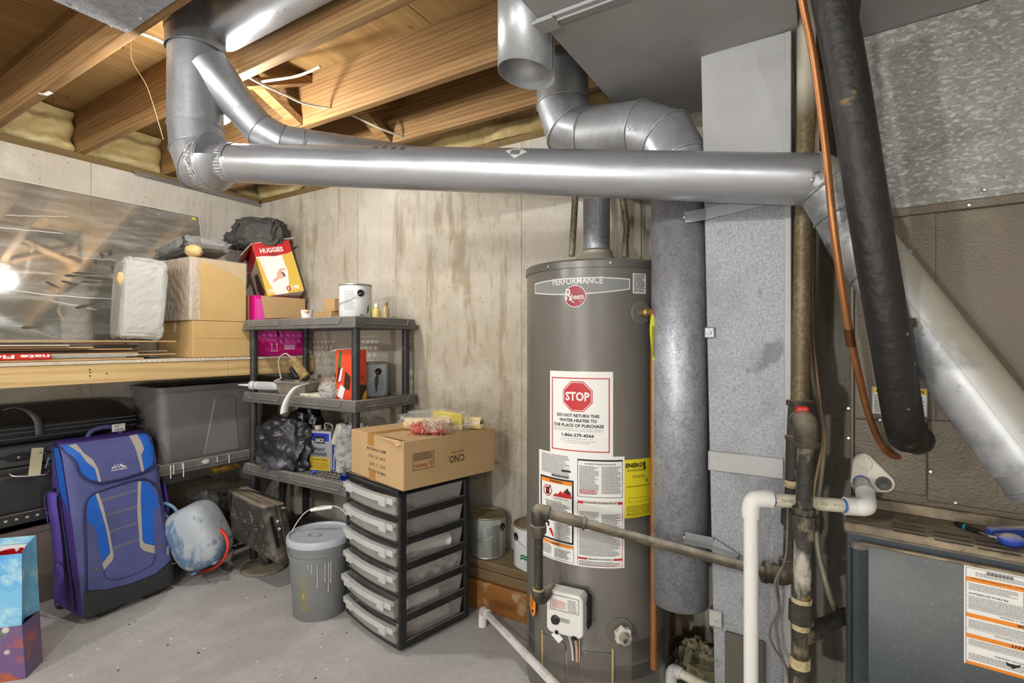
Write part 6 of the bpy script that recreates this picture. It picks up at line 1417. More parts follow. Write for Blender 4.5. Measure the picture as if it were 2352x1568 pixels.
mb = MB(Mr); mb.add([(-bw/2,-bd_/2,bh),(bw/2-0.01,-bd_/2-0.004,bh+0.004),(bw/2-0.02,0.01,bh+0.012),(-bw/2-0.03,0.0,bh+0.002),(-bw/2-0.035,-bd_/2-0.01,bh-0.012)], [(0,1,2,3,4)]); obj('torn_flap', mb, WHITE, t, solid=0.0015)
# ---- lower tray
z2 = T1[2]-0.0125
BAGM = mat('black_bag', srgb(38,38,40), 0.24, layers=[('n', 5, (1,1,1), 0.45, 0.6, srgb(96,96,102), 0.75)], bump=0.7, bscale=16, coat=0.2)
bgc = W(648,1010,2.90)
t = thing('trash_bag', 'crumpled dusty black plastic bag on the lowest visible plastic shelf', 'bag', (bgc.x, bgc.y, z2))
mb = MB(Matrix.Translation((bgc.x, bgc.y+0.03, z2)) @ Matrix.Rotation(YAW*0.6, 4, 'Z')); mb.blob((0,0.0,0.125), (0.165,0.10,0.150), 0.30, 2.0, 11, 90, 60, ridge=True, flat=0.002, power=0.8); obj('bag_front', mb, BAGM, t, smooth=50)
mb = MB(Matrix.Translation((bgc.x+0.01, bgc.y+0.12, z2)) @ Matrix.Rotation(YAW*0.6, 4, 'Z')); mb.blob((0.02,0.0,0.17), (0.105,0.08,0.16), 0.28, 2.0, 14, 60, 40, ridge=True, flat=0.002, power=0.8); obj('bag_back', mb, pl('black_bag_clean', (24,24,25), 0.22), t, smooth=50)
p_ = W(722,1066,2.80); obj('blue_cap', MB(Matrix.Translation((p_.x,p_.y,z2+0.012))).blob((0,0,0),(0.014,0.012,0.011),0.1,3,1,14,10), pl('cap_blue', (40,90,210), 0.4), t, smooth=60)
# paint thinner can
JX = W(746,1066,2.90); jm = Matrix.Translation((JX.x, JX.y, z2+0.001)) @ Matrix.Rotation(math.radians(14), 4, 'Z')
t = thing('thinner_can', 'blue grey and yellow paint thinner can beside the black bag', 'can', (JX.x, JX.y, z2), math.radians(14))
jw, jd, jh = 0.145, 0.09, 0.225
b_ = obj('can_body', MB(jm).box(-jw/2,jw/2,-jd/2,jd/2,0,jh), pl('can_grey', (168,172,174), 0.4, metal=0.3), t, bevel=0.005, segs=2)
fj = lambda u, v, off=0: jm @ Vector((u, -jd/2-0.0004-off, v))
mb = MB(); patch(mb, rect(-.066,.066,.165,.215), fj, 0.0004, 0.3); obj('blue_print', mb, pl('can_blue', (30,52,170), 0.45), b_)
mb = MB(); patch(mb, rect(-.066,.066,.006,.078), fj, 0.0004, 0.3); obj('yellow_print', mb, pl('can_yellow', (206,172,50), 0.45), b_)
mb = MB(); patch(mb, [(-.034,.155),(.036,.155),(.036,.188),(.03,.195),(-.028,.195),(-.034,.188)], fj, 0.0009, 0.3); put_text(mb, 'PAINT', fj, 0.005, .112, .019, width=.068, bold=0.02, off=0.0008); put_text(mb, 'THINNER', fj, 0.0, .086, .019, width=.098, bold=0.02, off=0.0008); put_text(mb, 'CLEANS & THINS', fj, 0.0, .060, .009, width=.10, bold=0.02, off=0.0009)
fine_print(mb, -.06, .06, .010, .05, 0.0016, 0.004, fj, 0.0009, 101); obj('black_print', mb, BLACK, b_)
mb = MB(); put_text(mb, 'JASCO', fj, 0.001, .163, .020, width=.056, bold=0.02, off=0.0015); frame(mb, -.066,.066,.165,.215,0.002,fj,0.0008,0.3); obj('white_print', mb, WHITE, b_)
obj('screw_cap', MB(jm).lathe([(0.019,jh),(0.019,jh+0.022),(0.0,jh+0.022)], 20, (-0.045,0.0,0)), pl('cap_cream', (206,196,172), 0.5), t, smooth=40)
obj('handle', MB(jm).tube(smooth_path([(0.005,0,jh),(0.0,0,jh+0.03),(0.02,0,jh+0.036),(0.05,0,jh+0.026),(0.05,0,jh)], 5), 0.005, 10), TIN, t, smooth=60)
# joint compound bag
PXx = W(784,1076,2.84); jm = Matrix.Translation((PXx.x, PXx.y, z2+0.001)) @ Matrix.Rotation(math.radians(-10), 4, 'Z')
t = thing('compound_bag', 'narrow white bag with blue panel between thinner can and cardboard box', 'bag', (PXx.x, PXx.y, z2), math.radians(-10))
b_ = obj('bag_body', MB(jm).loft([[Vector((sx*0.045*k,sy*0.04*k2,z)) for sx,sy in ((-1,-1),(1,-1),(1,1),(-1,1))] for z,k,k2 in ((0,.9,.9),(0.02,1,1),(0.17,1,1),(0.22,.7,.8),(0.27,.5,.5))]), pl('bag_white', (206,202,192), 0.5), t, bevel=0.012, segs=3)
fj2 = lambda u, v, off=0: jm @ Vector((u, -0.0405-off, v)); mb = MB(); patch(mb, rect(-.026,.012,.012,.155), fj2, 0.0006, 0.3); obj('blue_panel', mb, pl('panel_blue', (44,62,140), 0.5), b_)
mb = MB(); put_text(mb, 'ProForm', fj2, .002, .02, .018, width=.085, bold=0.02, off=0.0012, rot=PI/2, align='L'); obj('lettering', mb, WHITE, b_)
tag(obj('wrapper_bundle', MB(Matrix.Translation((1.31,-0.28,z2))).blob((0,0,0.13),(0.09,0.10,0.14),0.3,4,17,44,30,ridge=True,flat=0.002), FILM2, smooth=60, origin=(1.31,-0.28,z2)), 'bundle of clear wrapping behind the cardboard box on the shelf', 'wrapping')
# ------------------------------------------------------------------ grey totes, luggage
TOTE = mat('tote_grey', srgb(124,122,120), 0.45, layers=[('n', 3, (1,1,1), 0.45, 0.7, srgb(94,92,90), 0.5)])
def tote(x0, x1, y0, y1, z0, h, label, m, lid=False, handle=True):
    t = thing('storage_tote', label, 'storage tote', ((x0+x1)/2, (y0+y1)/2, z0))
    def rr(k, z, rad=0.05, n=6):
        xs0, xs1, ys0, ys1 = x0+k, x1-k, y0+k, y1-k; out = []
        for cx_, cy_, a in ((xs1-rad,ys0+rad,-PI/2),(xs1-rad,ys1-rad,0),(xs0+rad,ys1-rad,PI/2),(xs0+rad,ys0+rad,PI)):
            for i in range(n+1): out.append(Vector((cx_+rad*math.cos(a+PI/2*i/n), cy_+rad*math.sin(a+PI/2*i/n), z0+z)))
        return out
    obj('tub', MB().loft([rr(0.035,0.0), rr(0.030,0.006), rr(0.012,h-0.05), rr(0.012,h-0.02), rr(0.010,h-0.02)]), m, t, smooth=40)
    obj('tub_rim', MB().loft([rr(0.010,h-0.028), rr(0.0,h-0.026), rr(0.0,h-0.004), rr(0.004,h), rr(0.014,h), rr(0.016,h-0.02)]), m, t, smooth=40)
    if lid: obj('lid', MB().loft([rr(-0.004,h-0.012), rr(-0.004,h+0.006), rr(0.004,h+0.012), rr(0.03,h+0.012), rr(0.035,h+0.006)]), m, t, smooth=40)
    return t
T2 = 0.605-0.0125
tt = tote(0.050, 0.425, -0.852, -0.20, T2, 0.432, 'large grey plastic tote on the dusty shelf under the wooden shelf', TOTE)
# moulded recess panel on the tote front
ya_ = onX(478, 1000, 0.41).y; yb_ = onX(545, 1000, 0.41).y
mb = MB(); zlo = T2+0.02; zhi = T2+0.36
mb.add([(0.398,ya_-0.02,zlo),(0.398,yb_+0.02,zlo),(0.417,yb_-0.015,zhi-0.02),(0.417,yb_-0.03,zhi),(0.417,ya_+0.05,zhi),(0.417,ya_+0.035,zhi-0.02),
        (0.385,ya_-0.02,zlo),(0.385,yb_+0.02,zlo),(0.400,yb_-0.015,zhi-0.02),(0.400,yb_-0.03,zhi),(0.400,ya_+0.05,zhi),(0.400,ya_+0.035,zhi-0.02)], [(0,1,2,3,4,5),(11,10,9,8,7,6)] + [(i,(i+1)%6,6+(i+1)%6,6+i) for i in range(6)])
obj('moulded_panel', mb, TOTE, tt, bevel=0.004)
TOTE2 = mat('tote_brown_grey', srgb(124,110,104), 0.5, layers=[('n', 3, (1,1,1), 0.45, 0.7, srgb(108,96,92), 0.5)])
tote(0.020, 0.255, -1.85, -1.08, 0.0, 0.385, 'brown grey plastic tote on the floor behind the blue suitcase', TOTE2)
# low rack carrying the luggage
LR = thing('low_rack', 'black perforated metal rack under the black luggage', 'rack', (0.17, -1.5, 0))
obj('deck', MB().box(0.015, 0.325, -2.10, -0.935, 0.462, 0.474), BLACKP, LR)
obj('front_rail', MB().box(0.325, 0.333, -2.10, -0.935, 0.425, 0.476), BLACKP, LR, bevel=0.002)
mb = MB()
for i in range(30): mb.cbox((0.3335, -2.05+i*0.037, 0.452), (0.001,0.011,0.009))
obj('rail_hole', mb, pl('hole_bright', (186,182,172), 0.6), LR)['kind'] = 'stuff'
for y in (-2.085, -0.95):
    for x in (0.03, 0.315): obj('rack_leg', MB().cbox((x,y,0.231),(0.028,0.028,0.462)), BLACKP, LR, bevel=0.002)
for _o in (LR,): _o.scale.x = 0.78
def softbox(x0, x1, y0, y1, z0, z1, rad, m, nm, root, bulge=0.0, back_up=0.0, seed=1):
    def fn(u, v): pass
    mb = MB(); mb.blob(((x0+x1)/2,(y0+y1)/2,(z0+z1)/2), ((x1-x0)/2,(y1-y0)/2,(z1-z0)/2), 0.012, 5, seed, 64, 40, power=rad)
    if back_up: 
        for p in mb.v:
            k = (x1-p.x)/(x1-x0)
            if p.z > (z0+z1)/2: p.z += back_up*k
    return obj(nm, mb, m, root, smooth=50)
LEA = mat('luggage_black', srgb(30,29,28), 0.38, layers=[('n', 6, (1,1,1), 0.45, 0.7, srgb(48,46,44), 0.6)], bump=0.15, bscale=120)
LEA2 = mat('luggage_charcoal', srgb(70,70,72), 0.45, layers=[('n', 8, (1,1,1), 0.45, 0.7, srgb(88,88,90), 0.5)], bump=0.15, bscale=150)
lg = thing('black_suitcase', 'black suitcase lying flat, topmost on the pile behind the blue suitcase', 'suitcase', (0.17, -1.4, 0.80))
softbox(0.02, 0.325, -2.05, -0.90, 0.795, 0.888, 0.30, LEA, 'shell', lg, back_up=0.085, seed=2)
for z in (0.872, 0.852, 0.826): obj('piping', MB().tube(smooth_path([(0.30,-2.04,z),(0.327,-1.98,z),(0.329,-1.5,z-0.002),(0.328,-0.96,z),(0.300,-0.905,z),(0.1,-0.90,z+0.01)], 5), 0.0038, 8), LEA2, lg, smooth=60)
ha = onX(80, 935, 0.2); hp = [(0.235,-1.40,0.955),(0.275,-1.37,0.965),(0.315,-1.335,0.945),(0.338,-1.31,0.895),(0.342,-1.305,0.83)]
mb = MB(); P_ = smooth_path(hp, 6); nn = len(P_); wv = Vector((0.0,0.024,0)); mb.add([p-wv*0.6 for p in P_]+[p+wv*0.6 for p in P_], [(i,i+1,nn+i+1,nn+i) for i in range(nn-1)]); obj('carry_strap', mb, LEA2, lg, smooth=60, solid=0.006)
lg2 = thing('hard_suitcase', 'charcoal hard-sided suitcase under the black suitcase with oval handle plate', 'suitcase', (0.17, -1.4, 0.69))
softbox(0.02, 0.33, -2.05, -0.98, 0.690, 0.792, 0.26, LEA2, 'shell', lg2, seed=4)
obj('shell_seam', MB().tube([(0.331,-2.0,0.742),(0.333,-1.5,0.742),(0.331,-1.0,0.742)], 0.006, 8), LEA, lg2, smooth=60)
hpz = onX(45, 1033, 0.335); obj('handle_plate', MB(Matrix.Translation((0.331,hpz.y+0.01,0.738)) @ Matrix.Rotation(PI/2,4,'Y')).prism([(0.020*math.sin(2*PI*i/24),0.055*math.cos(2*PI*i/24)) for i in range(24)], 0.0, 0.008), LEA, lg2, bevel=0.002)
obj('plate_rivet', MB(Matrix.Translation((0.3385,hpz.y+0.005,0.738)) @ Matrix.Rotation(PI/2,4,'Y')).lathe([(0.006,0),(0.005,0.003),(0,0.003)], 12), SCREW, lg2)
obj('handle_ring', MB().tube(smooth_path([(0.338,hpz.y+0.06,0.742),(0.350,hpz.y+0.075,0.748),(0.345,hpz.y+0.10,0.742)], 5), 0.005, 8), SCREW, lg2, smooth=60)
lt = onX(92, 1058, 0.36); obj('luggage_tag', MB(Matrix.Translation((0.352,lt.y,lt.z)) @ Matrix.Rotation(-0.1,4,'X')).box(-0.001,0.001,-0.022,0.022,-0.075,0.055), pl('tag_tan', (196,184,150), 0.7), lg2)
bc_ = thing('black_case', 'black plastic case with wire bail under the hard-sided suitcase', 'case', (0.17,-1.5,0.476))
obj('case_body', MB().box(0.02,0.315,-1.95,-1.22,0.476,0.655), BLACKP, bc_, bevel=0.012, segs=2); obj('case_lid', MB().box(0.015,0.322,-1.96,-1.21,0.656,0.686), BLACKP, bc_, bevel=0.008, segs=2)
wb_ = onX(30,1068,0.34); obj('wire_bail', MB().tube(smooth_path([(0.326,wb_.y,0.668),(0.350,wb_.y+0.02,0.652),(0.352,wb_.y+0.12,0.640),(0.326,wb_.y+0.14,0.655)], 6), 0.0035, 8), SCREW, bc_, smooth=60)
for _o in (lg, lg2, bc_): _o.scale.x = 0.78
# ------------------------------------------------------------------ blue rolling duffel
import numpy as np
SO = Vector((0.652, -1.250, 0)); SA = math.radians(3.0)
sd = Vector((-math.sin(SA), math.cos(SA), 0)); sn_ = Vector((math.cos(SA), math.sin(SA), 0)); SW = 0.39; SHT = 0.795
def off_front(z):
    k = max(0.0, min(1.0, z/SHT)); return 0.012*math.sin(PI*min(1,k/0.25)*0.5) - 0.03 - 0.205*k**1.25 + 0.03*(1-k) - (0.035*((k-0.9)/0.1)**2 if k > 0.9 else 0)
def off_back(z): k = z/SHT; return -0.318 - 0.028*k
def SMap(s, z, off=0):
    e = abs(2*s/SW - 1); rd = -0.016*max(0, (e-0.80)/0.20)**2 if e <= 1.001 else -0.02
    return SO + sd*s + sn_*(off_front(z) + rd + off) + Vector((0,0,z))
NAVY = mat('nylon_navy', srgb(82,86,136), 0.7, layers=[('n', 6, (1,1,1), 0.45, 0.7, srgb(66,68,116), 0.6)], bump=0.12, bscale=200)
PURP = mat('nylon_violet', srgb(74,52,128), 0.65, layers=[('n', 6, (1,1,1), 0.45, 0.7, srgb(58,44,110), 0.6)], bump=0.12, bscale=60)
BLUE = mat('nylon_blue', srgb(28,96,190), 0.55, layers=[('n', 7, (1,1,1), 0.45, 0.7, srgb(20,80,170), 0.5)], bump=0.10, bscale=120)
GRYT = pl('trim_grey', (168,160,150), 0.7)
BTM = mat('base_black', srgb(48,48,48), 0.6, layers=[('n', 20, (1,1,1), 0.5, 0.7, srgb(72,72,70), 0.5)], bump=0.2, bscale=120)
sc_ = thing('blue_suitcase', 'blue and navy wheeled duffel suitcase standing on the floor', 'suitcase', tuple(SO + sd*SW/2 - sn_*0.15))
# body: stacked rounded sections
rings = []
zs_ = [0.030,0.045,0.10,0.18,0.28,0.38,0.48,0.58,0.66,0.72,0.76,0.785,0.797]
for z in zs_:
    f = off_front(z); b = off_back(z); tp = 0.0 if z < 0.7 else 0.018*((z-0.7)/0.097)**2
    r = 0.022; out = []
    for cs_, cx_, a in ((SW-r-tp, f-r-0.004, 0),(SW-r-tp, b+r, PI/2),(r+tp, b+r, PI),(r+tp, f-r-0.004, 3*PI/2)):
        for i in range(5):
            an = a + PI/2*i/4; out.append(SO + sd*(cs_ + r*math.cos(an - 0 if False else an)*0 + r*math.sin(PI/2-an)) + sn_*(cx_ + r*math.sin(PI/2+an) * 0 + r*math.cos(PI/2-an - PI)*-1 * 0) + Vector((0,0,z)))
    rings.append((f, b, tp, z))
def section(f, b, tp, z, r=0.024, n=5):
    out = []
    for (cs_, cn, a) in ((SW-tp-r, f-r, 0), (r+tp, f-r, PI/2), (r+tp, b+r, PI), (SW-tp-r, b+r, 3*PI/2)):
        for i in range(n+1):
            an = a + PI/2*i/n; out.append(SO + sd*(cs_ + r*math.cos(an)) + sn_*(cn + r*math.sin(an)) + Vector((0,0,z)))
    return out
obj('bag_body', MB().loft([section(f-0.006 if z > 0.05 else f-0.012, b, tp, z) for f, b, tp, z in rings]), PURP, sc_, smooth=50)
# picture of the front: homography from measured points to (s, z)
def homog(src, dst):
    A = []; B = []
    for (x, y), (u, v) in zip(src, dst):
        A.append([x,y,1,0,0,0,-u*x,-u*y]); B.append(u); A.append([0,0,0,x,y,1,-v*x,-v*y]); B.append(v)
    h = np.linalg.solve(np.array(A, float), np.array(B, float))
    return lambda x, y: ((h[0]*x+h[1]*y+h[2])/(h[6]*x+h[7]*y+1), (h[3]*x+h[4]*y+h[5])/(h[6]*x+h[7]*y+1))
Hs = homog([(632,1530),(1365,1262),(470,75),(1232,22)], [(0.0,0.03),(SW,0.03),(0.0,0.785),(SW,0.785)])
def spoly(pts_): return [(min(SW-0.001,max(0.001,q[0])), min(0.792,max(0.03,q[1]))) for q in (Hs(x,y) for x,y in pts_)]
def panel(nm, pts_, m, off, lab_=None):
    o = obj(nm, patch(MB(), spoly(pts_), SMap, off, 0.025), m, sc_, smooth=60)
    if lab_: o['label'] = lab_
    return o
panel('front_skin', [(632,1530),(1365,1262),(1232,22),(470,75)], NAVY, 0.001)
panel('base_guard', [(632,1530),(1365,1262),(1332,1078),(1200,1175),(1000,1250),(800,1292),(622,1300)], BTM, 0.006, 'black moulded base guard')
panel('flap_center', [(605,70),(1050,35),(1085,180),(1115,340),(1000,370),(880,395),(780,405),(760,290),(720,210),(650,150)], NAVY, 0.009)
panel('flap_side', [(475,85),(540,80),(620,150),(660,220),(735,290),(757,400),(690,385),(640,350),(600,300),(560,200)], BLUE, 0.009)
panel('flap_side', [(1120,25),(1190,25),(1228,150),(1228,230),(1200,290),(1135,335),(1120,200),(1145,150)], BLUE, 0.009)
panel('flap_stripe', [(540,80),(605,70),(650,150),(720,210),(760,290),(780,405),(757,400),(735,290),(660,220),(620,150)], GRYT, 0.0098)
panel('flap_stripe', [(1050,35),(1120,25),(1145,150),(1120,200),(1135,335),(1115,340),(1085,180)], GRYT, 0.0098)
panel('pocket_face', [(650,1290),(640,600),(680,525),(800,475),(1080,405),(1170,425),(1230,500),(1270,800),(1310,1075),(1200,1170),(1000,1245),(800,1288)], NAVY, 0.010)
panel('pocket_side', [(655,520),(725,490),(765,640),(805,800),(833,990),(768,1060),(740,950),(722,800),(700,765),(652,735)], BLUE, 0.0112)
panel('pocket_side', [(1105,418),(1175,440),(1235,590),(1200,680),(1187,750),(1187,945),(1110,925),(1092,900),(1092,560)], BLUE, 0.0112)
panel('pocket_stripe', [(725,490),(752,488),(785,600),(832,830),(858,1010),(850,1050),(777,1130),(765,1075),(833,990),(805,800),(765,640)], GRYT, 0.0118)
panel('pocket_stripe', [(1078,420),(1105,418),(1092,560),(1092,900),(1110,927),(1187,948),(1187,1012),(1100,987),(1070,950),(1060,650)], GRYT, 0.0118)
def seam_line(pts_, r, m, nm, off=0.011):
    P_ = [SMap(*q, off) for q in spoly(pts_)]; return obj(nm, MB().tube(smooth_path(P_, 4), r, 6), m, sc_, smooth=60)
PIP = pl('piping_navy', (44,46,84), 0.6)
seam_line([(470,85),(560,200),(600,300),(650,365),(760,415),(880,400),(1000,378),(1140,342),(1215,295),(1240,220),(1225,60)], 0.0045, PIP, 'flap_zipper', 0.010)
seam_line([(640,1300),(632,900),(636,620),(680,520),(800,472),(1080,402),(1170,420),(1232,500),(1270,800),(1312,1070)], 0.0045, PIP, 'pocket_zipper', 0.011)
for a, b in (((770,570),(1068,495)),((805,695),(1060,630)),((830,830),(1060,765)),((850,965),(1065,900))):
    seam_line([a,b], 0.0010, GRYT, 'stitching', 0.0115); seam_line([(a[0],a[1]-13),(b[0],b[1]-13)], 0.0010, GRYT, 'stitching', 0.0115)
seam_line([(775,1140),(790,1185),(850,1212),(1000,1180),(1150,1110),(1185,1060),(1187,1012)], 0.0012, PIP, 'stitching', 0.0115)
lg_ = MB(); cU, cV = spoly([(935,300)])[0]
fmS = lambda u, v, off=0: SMap(cU+u, cV+v, 0.0105+off)
put_text(lg_, 'HIGH SIERRA', fmS, 0.0, -0.006, 0.0062, width=0.070, bold=0.03, off=0.0004)
for a in ((-.034,.004),(-.020,.004),(-.006,.004)): patch(lg_, [(a[0],a[1]),(a[0]+.005,a[1]),(a[0]+.022,a[1]+.017),(a[0]+.017,a[1]+.017)], fmS, 0.0004, 0.2)
patch(lg_, [(.004,.020),(.034,.004),(.012,.004)], fmS, 0.0004, 0.2); patch(lg_, [(-.034,.012),(-.014,.010),(-.014,.008),(-.03,.009)], fmS, 0.0004, 0.2)
obj('brand_mark', lg_, pl('logo_white', (222,222,220), 0.5), sc_)
for p in ((706,1120),(1228,962)):
    q = SMap(*spoly([p])[0], 0.012); obj('grommet', MB().tube([q + sd*0.006*math.cos(2*PI*i/14) + Vector((0,0,0.006*math.sin(2*PI*i/14))) for i in range(14)], 0.002, 6, closed=True), BRASS, sc_, smooth=60)
q = SMap(*spoly([(1290,985)])[0], 0.016); obj('zipper_pull', MB().bar(q+Vector((0,0,0.018)), q-Vector((0,0,0.028)), 0.012, 0.003), SCREW, sc_, bevel=0.003)
# left side: blue gusset, webbing, buckle, side feet and wheels
def SideMap(d, z, off=0): return SO + sd*(-0.0008-off) + sn_*(off_front(z)-0.02-d) + Vector((0,0,z))
obj('side_panel', patch(MB(), [(0.0,0.48),(0.0,0.77),(0.05,0.775),(0.075,0.74),(0.085,0.60),(0.06,0.55),(0.03,0.52)], SideMap, 0.0012, 0.03), BLUE, sc_, smooth=60)
obj('side_zipper', MB().tube(smooth_path([SideMap(0.05,0.05,0.004), SideMap(0.07,0.3,0.004), SideMap(0.075,0.6,0.004), SideMap(0.07,0.74,0.004), SideMap(0.03,0.79,0.004)], 5), 0.0045, 8), PIP, sc_, smooth=60)
q = W(113,1062,2.36); obj('zipper_pull', MB().bar(q+Vector((0,0,0.025)), q-Vector((0.01,0.01,0.025)), 0.012, 0.003), SCREW, sc_, bevel=0.003)
def ribbon(nm, pts_, w, m, wdir=None):
    P_ = smooth_path(pts_, 6); nn = len(P_); mb = MB(); wd_ = wdir or (sn_*0.9 + _r*0.3).normalized()
    mb.add([p-wd_*w/2 for p in P_]+[p+wd_*w/2 for p in P_], [(i,i+1,nn+i+1,nn+i) for i in range(nn-1)]); return obj(nm, mb, m, sc_, smooth=60, solid=0.003)
WEB = mat('webbing_violet', srgb(88,66,158), 0.7, bump=0.4, bscale=250)
WD = (_r*0.85 + sn_*0.5).normalized()
ribbon('side_strap', [SideMap(0.11,0.565,0.006), SideMap(0.085,0.55,0.026), SideMap(0.085,0.50,0.030), SideMap(0.09,0.42,0.028), SideMap(0.10,0.33,0.026), SideMap(0.115,0.25,0.024)], 0.052, WEB, WD)
ribbon('side_strap', [SideMap(0.12,0.25,0.024), SideMap(0.10,0.2,0.030), SideMap(0.13,0.12,0.034), SideMap(0.12,0.07,0.02)], 0.045, WEB, WD)
ribbon('strap_tail', [SideMap(0.14,0.57,0.006), SideMap(0.19,0.53,0.02), SideMap(0.215,0.45,0.012), SideMap(0.215,0.41,0.012)], 0.010, PURP)
obj('strap_buckle', MB(Matrix.Translation(SideMap(0.125,0.565,0.010)) @ Matrix.Rotation(SA,4,'Z')).cbox((0,0,0),(0.035,0.012,0.028)), BLACK, sc_, bevel=0.003)
obj('strap_slider', MB(Matrix.Translation(SideMap(0.13,0.22,0.026)) @ Matrix.Rotation(SA,4,'Z') @ Matrix.Rotation(0.25,4,'Y')).cbox((0,0,-0.02),(0.020,0.012,0.11)), pl('slider_grey', (96,96,120), 0.5), sc_, bevel=0.005)
# right-side strap hanging
RS = lambda d, z, off=0: SO + sd*(SW+0.001+off) + sn_*(off_front(z)-0.03-d) + Vector((0,0,z))
ribbon('side_strap', [RS(0.05,0.56,0.004), RS(0.05,0.52,0.035), RS(0.05,0.42,0.04), RS(0.05,0.30,0.030), RS(0.045,0.2,0.055), RS(0.03,0.10,0.085), RS(0.03,0.065,0.07)], 0.045, WEB)
# top handle with airline tag
tp0 = SO + sd*0.13 + sn_*(off_front(0.79)-0.045) + Vector((0,0,0.797)); tp1 = SO + sd*0.275 + sn_*(off_front(0.79)-0.045) + Vector((0,0,0.797))
obj('top_handle', MB().tube(smooth_path([tp0, tp0*0.85+tp1*0.15+Vector((0,0,0.030)), (tp0+tp1)/2+Vector((0,0,0.040)), tp0*0.15+tp1*0.85+Vector((0,0,0.030)), tp1], 6), 0.011, 12), NAVY, sc_, smooth=60)
tg_ = tp0*0.2+tp1*0.8+Vector((0,0,0.034)); Mg = Matrix.Translation(tg_) @ Matrix.Rotation(SA,4,'Z')
o = obj('airline_tag', MB(Mg).box(0.006,0.016,-0.014,0.045,-0.024,0.016), pl('tag_white', (222,220,214), 0.6), sc_, bevel=0.003)
mb = MB(); put_text(mb, 'SGF', lambda u, v, off=0: Mg @ Vector((0.0165+off, u, v)), 0.005, 0.0, 0.010, width=0.022, bold=0.0, off=0.0004); put_text(mb, '376728', lambda u, v, off=0: Mg @ Vector((0.0165+off, u, v)), 0.016, -0.018, 0.008, width=0.04, bold=0.02, off=0.0004); obj('tag_print', mb, BLACK, o)
for s_ in (0.02, SW-0.03):
    c_ = SO + sd*s_ + sn_*(off_back(0.03)+0.035) + Vector((0,0,0.0325))
    obj('wheel', MB().tube([c_ - sd*0.014, c_ + sd*0.014], 0.032, 24), BLACK, sc_, smooth=40); obj('wheel_hub', MB().tube([c_ - sd*0.016, c_ + sd*0.016], 0.014, 16), SCREW, sc_, smooth=40)
for s_ in (0.06, 0.25):
    obj('skid_foot', MB(Matrix.Translation(SO + sd*(s_+0.04) + sn_*(-0.045)) @ Matrix.Rotation(SA,4,'Z')).loft([[Vector((x,y,0.0)) for x,y in ((-0.03,-0.035),(0.02,-0.035),(0.02,0.035),(-0.03,0.035))],[Vector((x,y,0.034)) for x,y in ((-0.05,-0.05),(0.035,-0.05),(0.035,0.05),(-0.05,0.05))]]), BTM, sc_)

# ------------------------------------------------------------------ gift bag in the left foreground
ga = W(50, 1300, 1.93); gx = Vector((ga.x, ga.y, 0)); gr = math.radians(14)
gd = -_r*0.96 - _f*0.28; gd.normalize(); gb = Vector((-gd.y, gd.x, 0)); gb = gb if gb.dot(_f) > 0 else -gb
gh = 0.475; gw = 0.26; gdp = 0.11
PRINT = mat('bag_sky_print', srgb(120,188,222), 0.3, layers=[('n', 5, (1,1,1), 0.45, 0.6, srgb(70,150,214), 0.8), ('n', 9, (1,1,1), 0.52, 0.64, srgb(190,224,224), 0.8)], coat=0.3)
PRINT2 = mat('bag_flower_print', srgb(110,86,130), 0.3, layers=[('n', 7, (1,1,1), 0.48, 0.54, srgb(186,88,50), 0.9), ('n', 11, (1,1,1), 0.55, 0.6, srgb(90,140,56), 0.9), ('v', 14, (1,1,1), 0.20, 0.12, srgb(222,212,196), 0.8)], coat=0.3)
t = thing('gift_bag', 'glossy pale blue gift bag with flower print at lower left edge', 'gift bag', (gx.x, gx.y, 0))
def gbp(a, b, z): return gx + gd*a + gb*b + Vector((0,0,z))
mb = MB(); zsp = 0.205
mb.add([gbp(0,0,zsp),gbp(gw,0,zsp),gbp(gw,0,gh+0.0),gbp(0,0,gh-0.0)], [(0,1,2,3)]); mb.add([gbp(0,0,zsp),gbp(0.02,gdp/2,zsp),gbp(0.015,gdp/2,gh+0.012),gbp(0,0,gh)], [(0,1,2,3)]); mb.add([gbp(0.02,gdp/2,zsp),gbp(0,gdp,zsp),gbp(0.012,gdp,gh+0.03),gbp(0.015,gdp/2,gh+0.012)], [(0,1,2,3)])
mb.add([gbp(0,gdp,zsp),gbp(gw,gdp,zsp),gbp(gw,gdp,gh+0.03),gbp(0.012,gdp,gh+0.03)], [(0,1,2,3)]); mb.add([gbp(gw,0,zsp),gbp(gw,gdp,zsp),gbp(gw,gdp,gh),gbp(gw,0,gh)], [(0,1,2,3)])
obj('bag_upper', mb, PRINT, t, solid=0.001)
mb = MB(); mb.add([gbp(-0.012,0,0.001),gbp(gw,0,0.001),gbp(gw,gdp,0.001),gbp(-0.012,gdp,0.001),gbp(0,0,zsp),gbp(gw,0,zsp),gbp(gw,gdp,zsp),gbp(0,gdp,zsp)], [(3,2,1,0),(0,1,5,4),(1,2,6,5),(2,3,7,6),(3,0,4,7)]); obj('bag_lower', mb, PRINT2, t)
c_ = gbp(0.062, 0.05, 0); tag(obj('red_cup', MB().lathe([(0.030,0.25),(0.042,0.462),(0.044,0.468),(0.040,0.468),(0.030,0.30)], 28, (c_.x,c_.y,0)), pl('cup_red', (176,20,26), 0.3), smooth=40, origin=(c_.x,c_.y,0.25)), 'red cup sticking out of the glossy gift bag', 'cup')
tag(obj('paper_liner', MB().bar(gbp(0.02,0.09,0.35), gbp(gw-0.02,0.09,0.35), 0.002, 0.26), pl('liner_white', (226,222,222), 0.6), origin=tuple(gbp(0.1,0.09,0.2))), 'white card standing inside the gift bag behind the red cup', 'card')

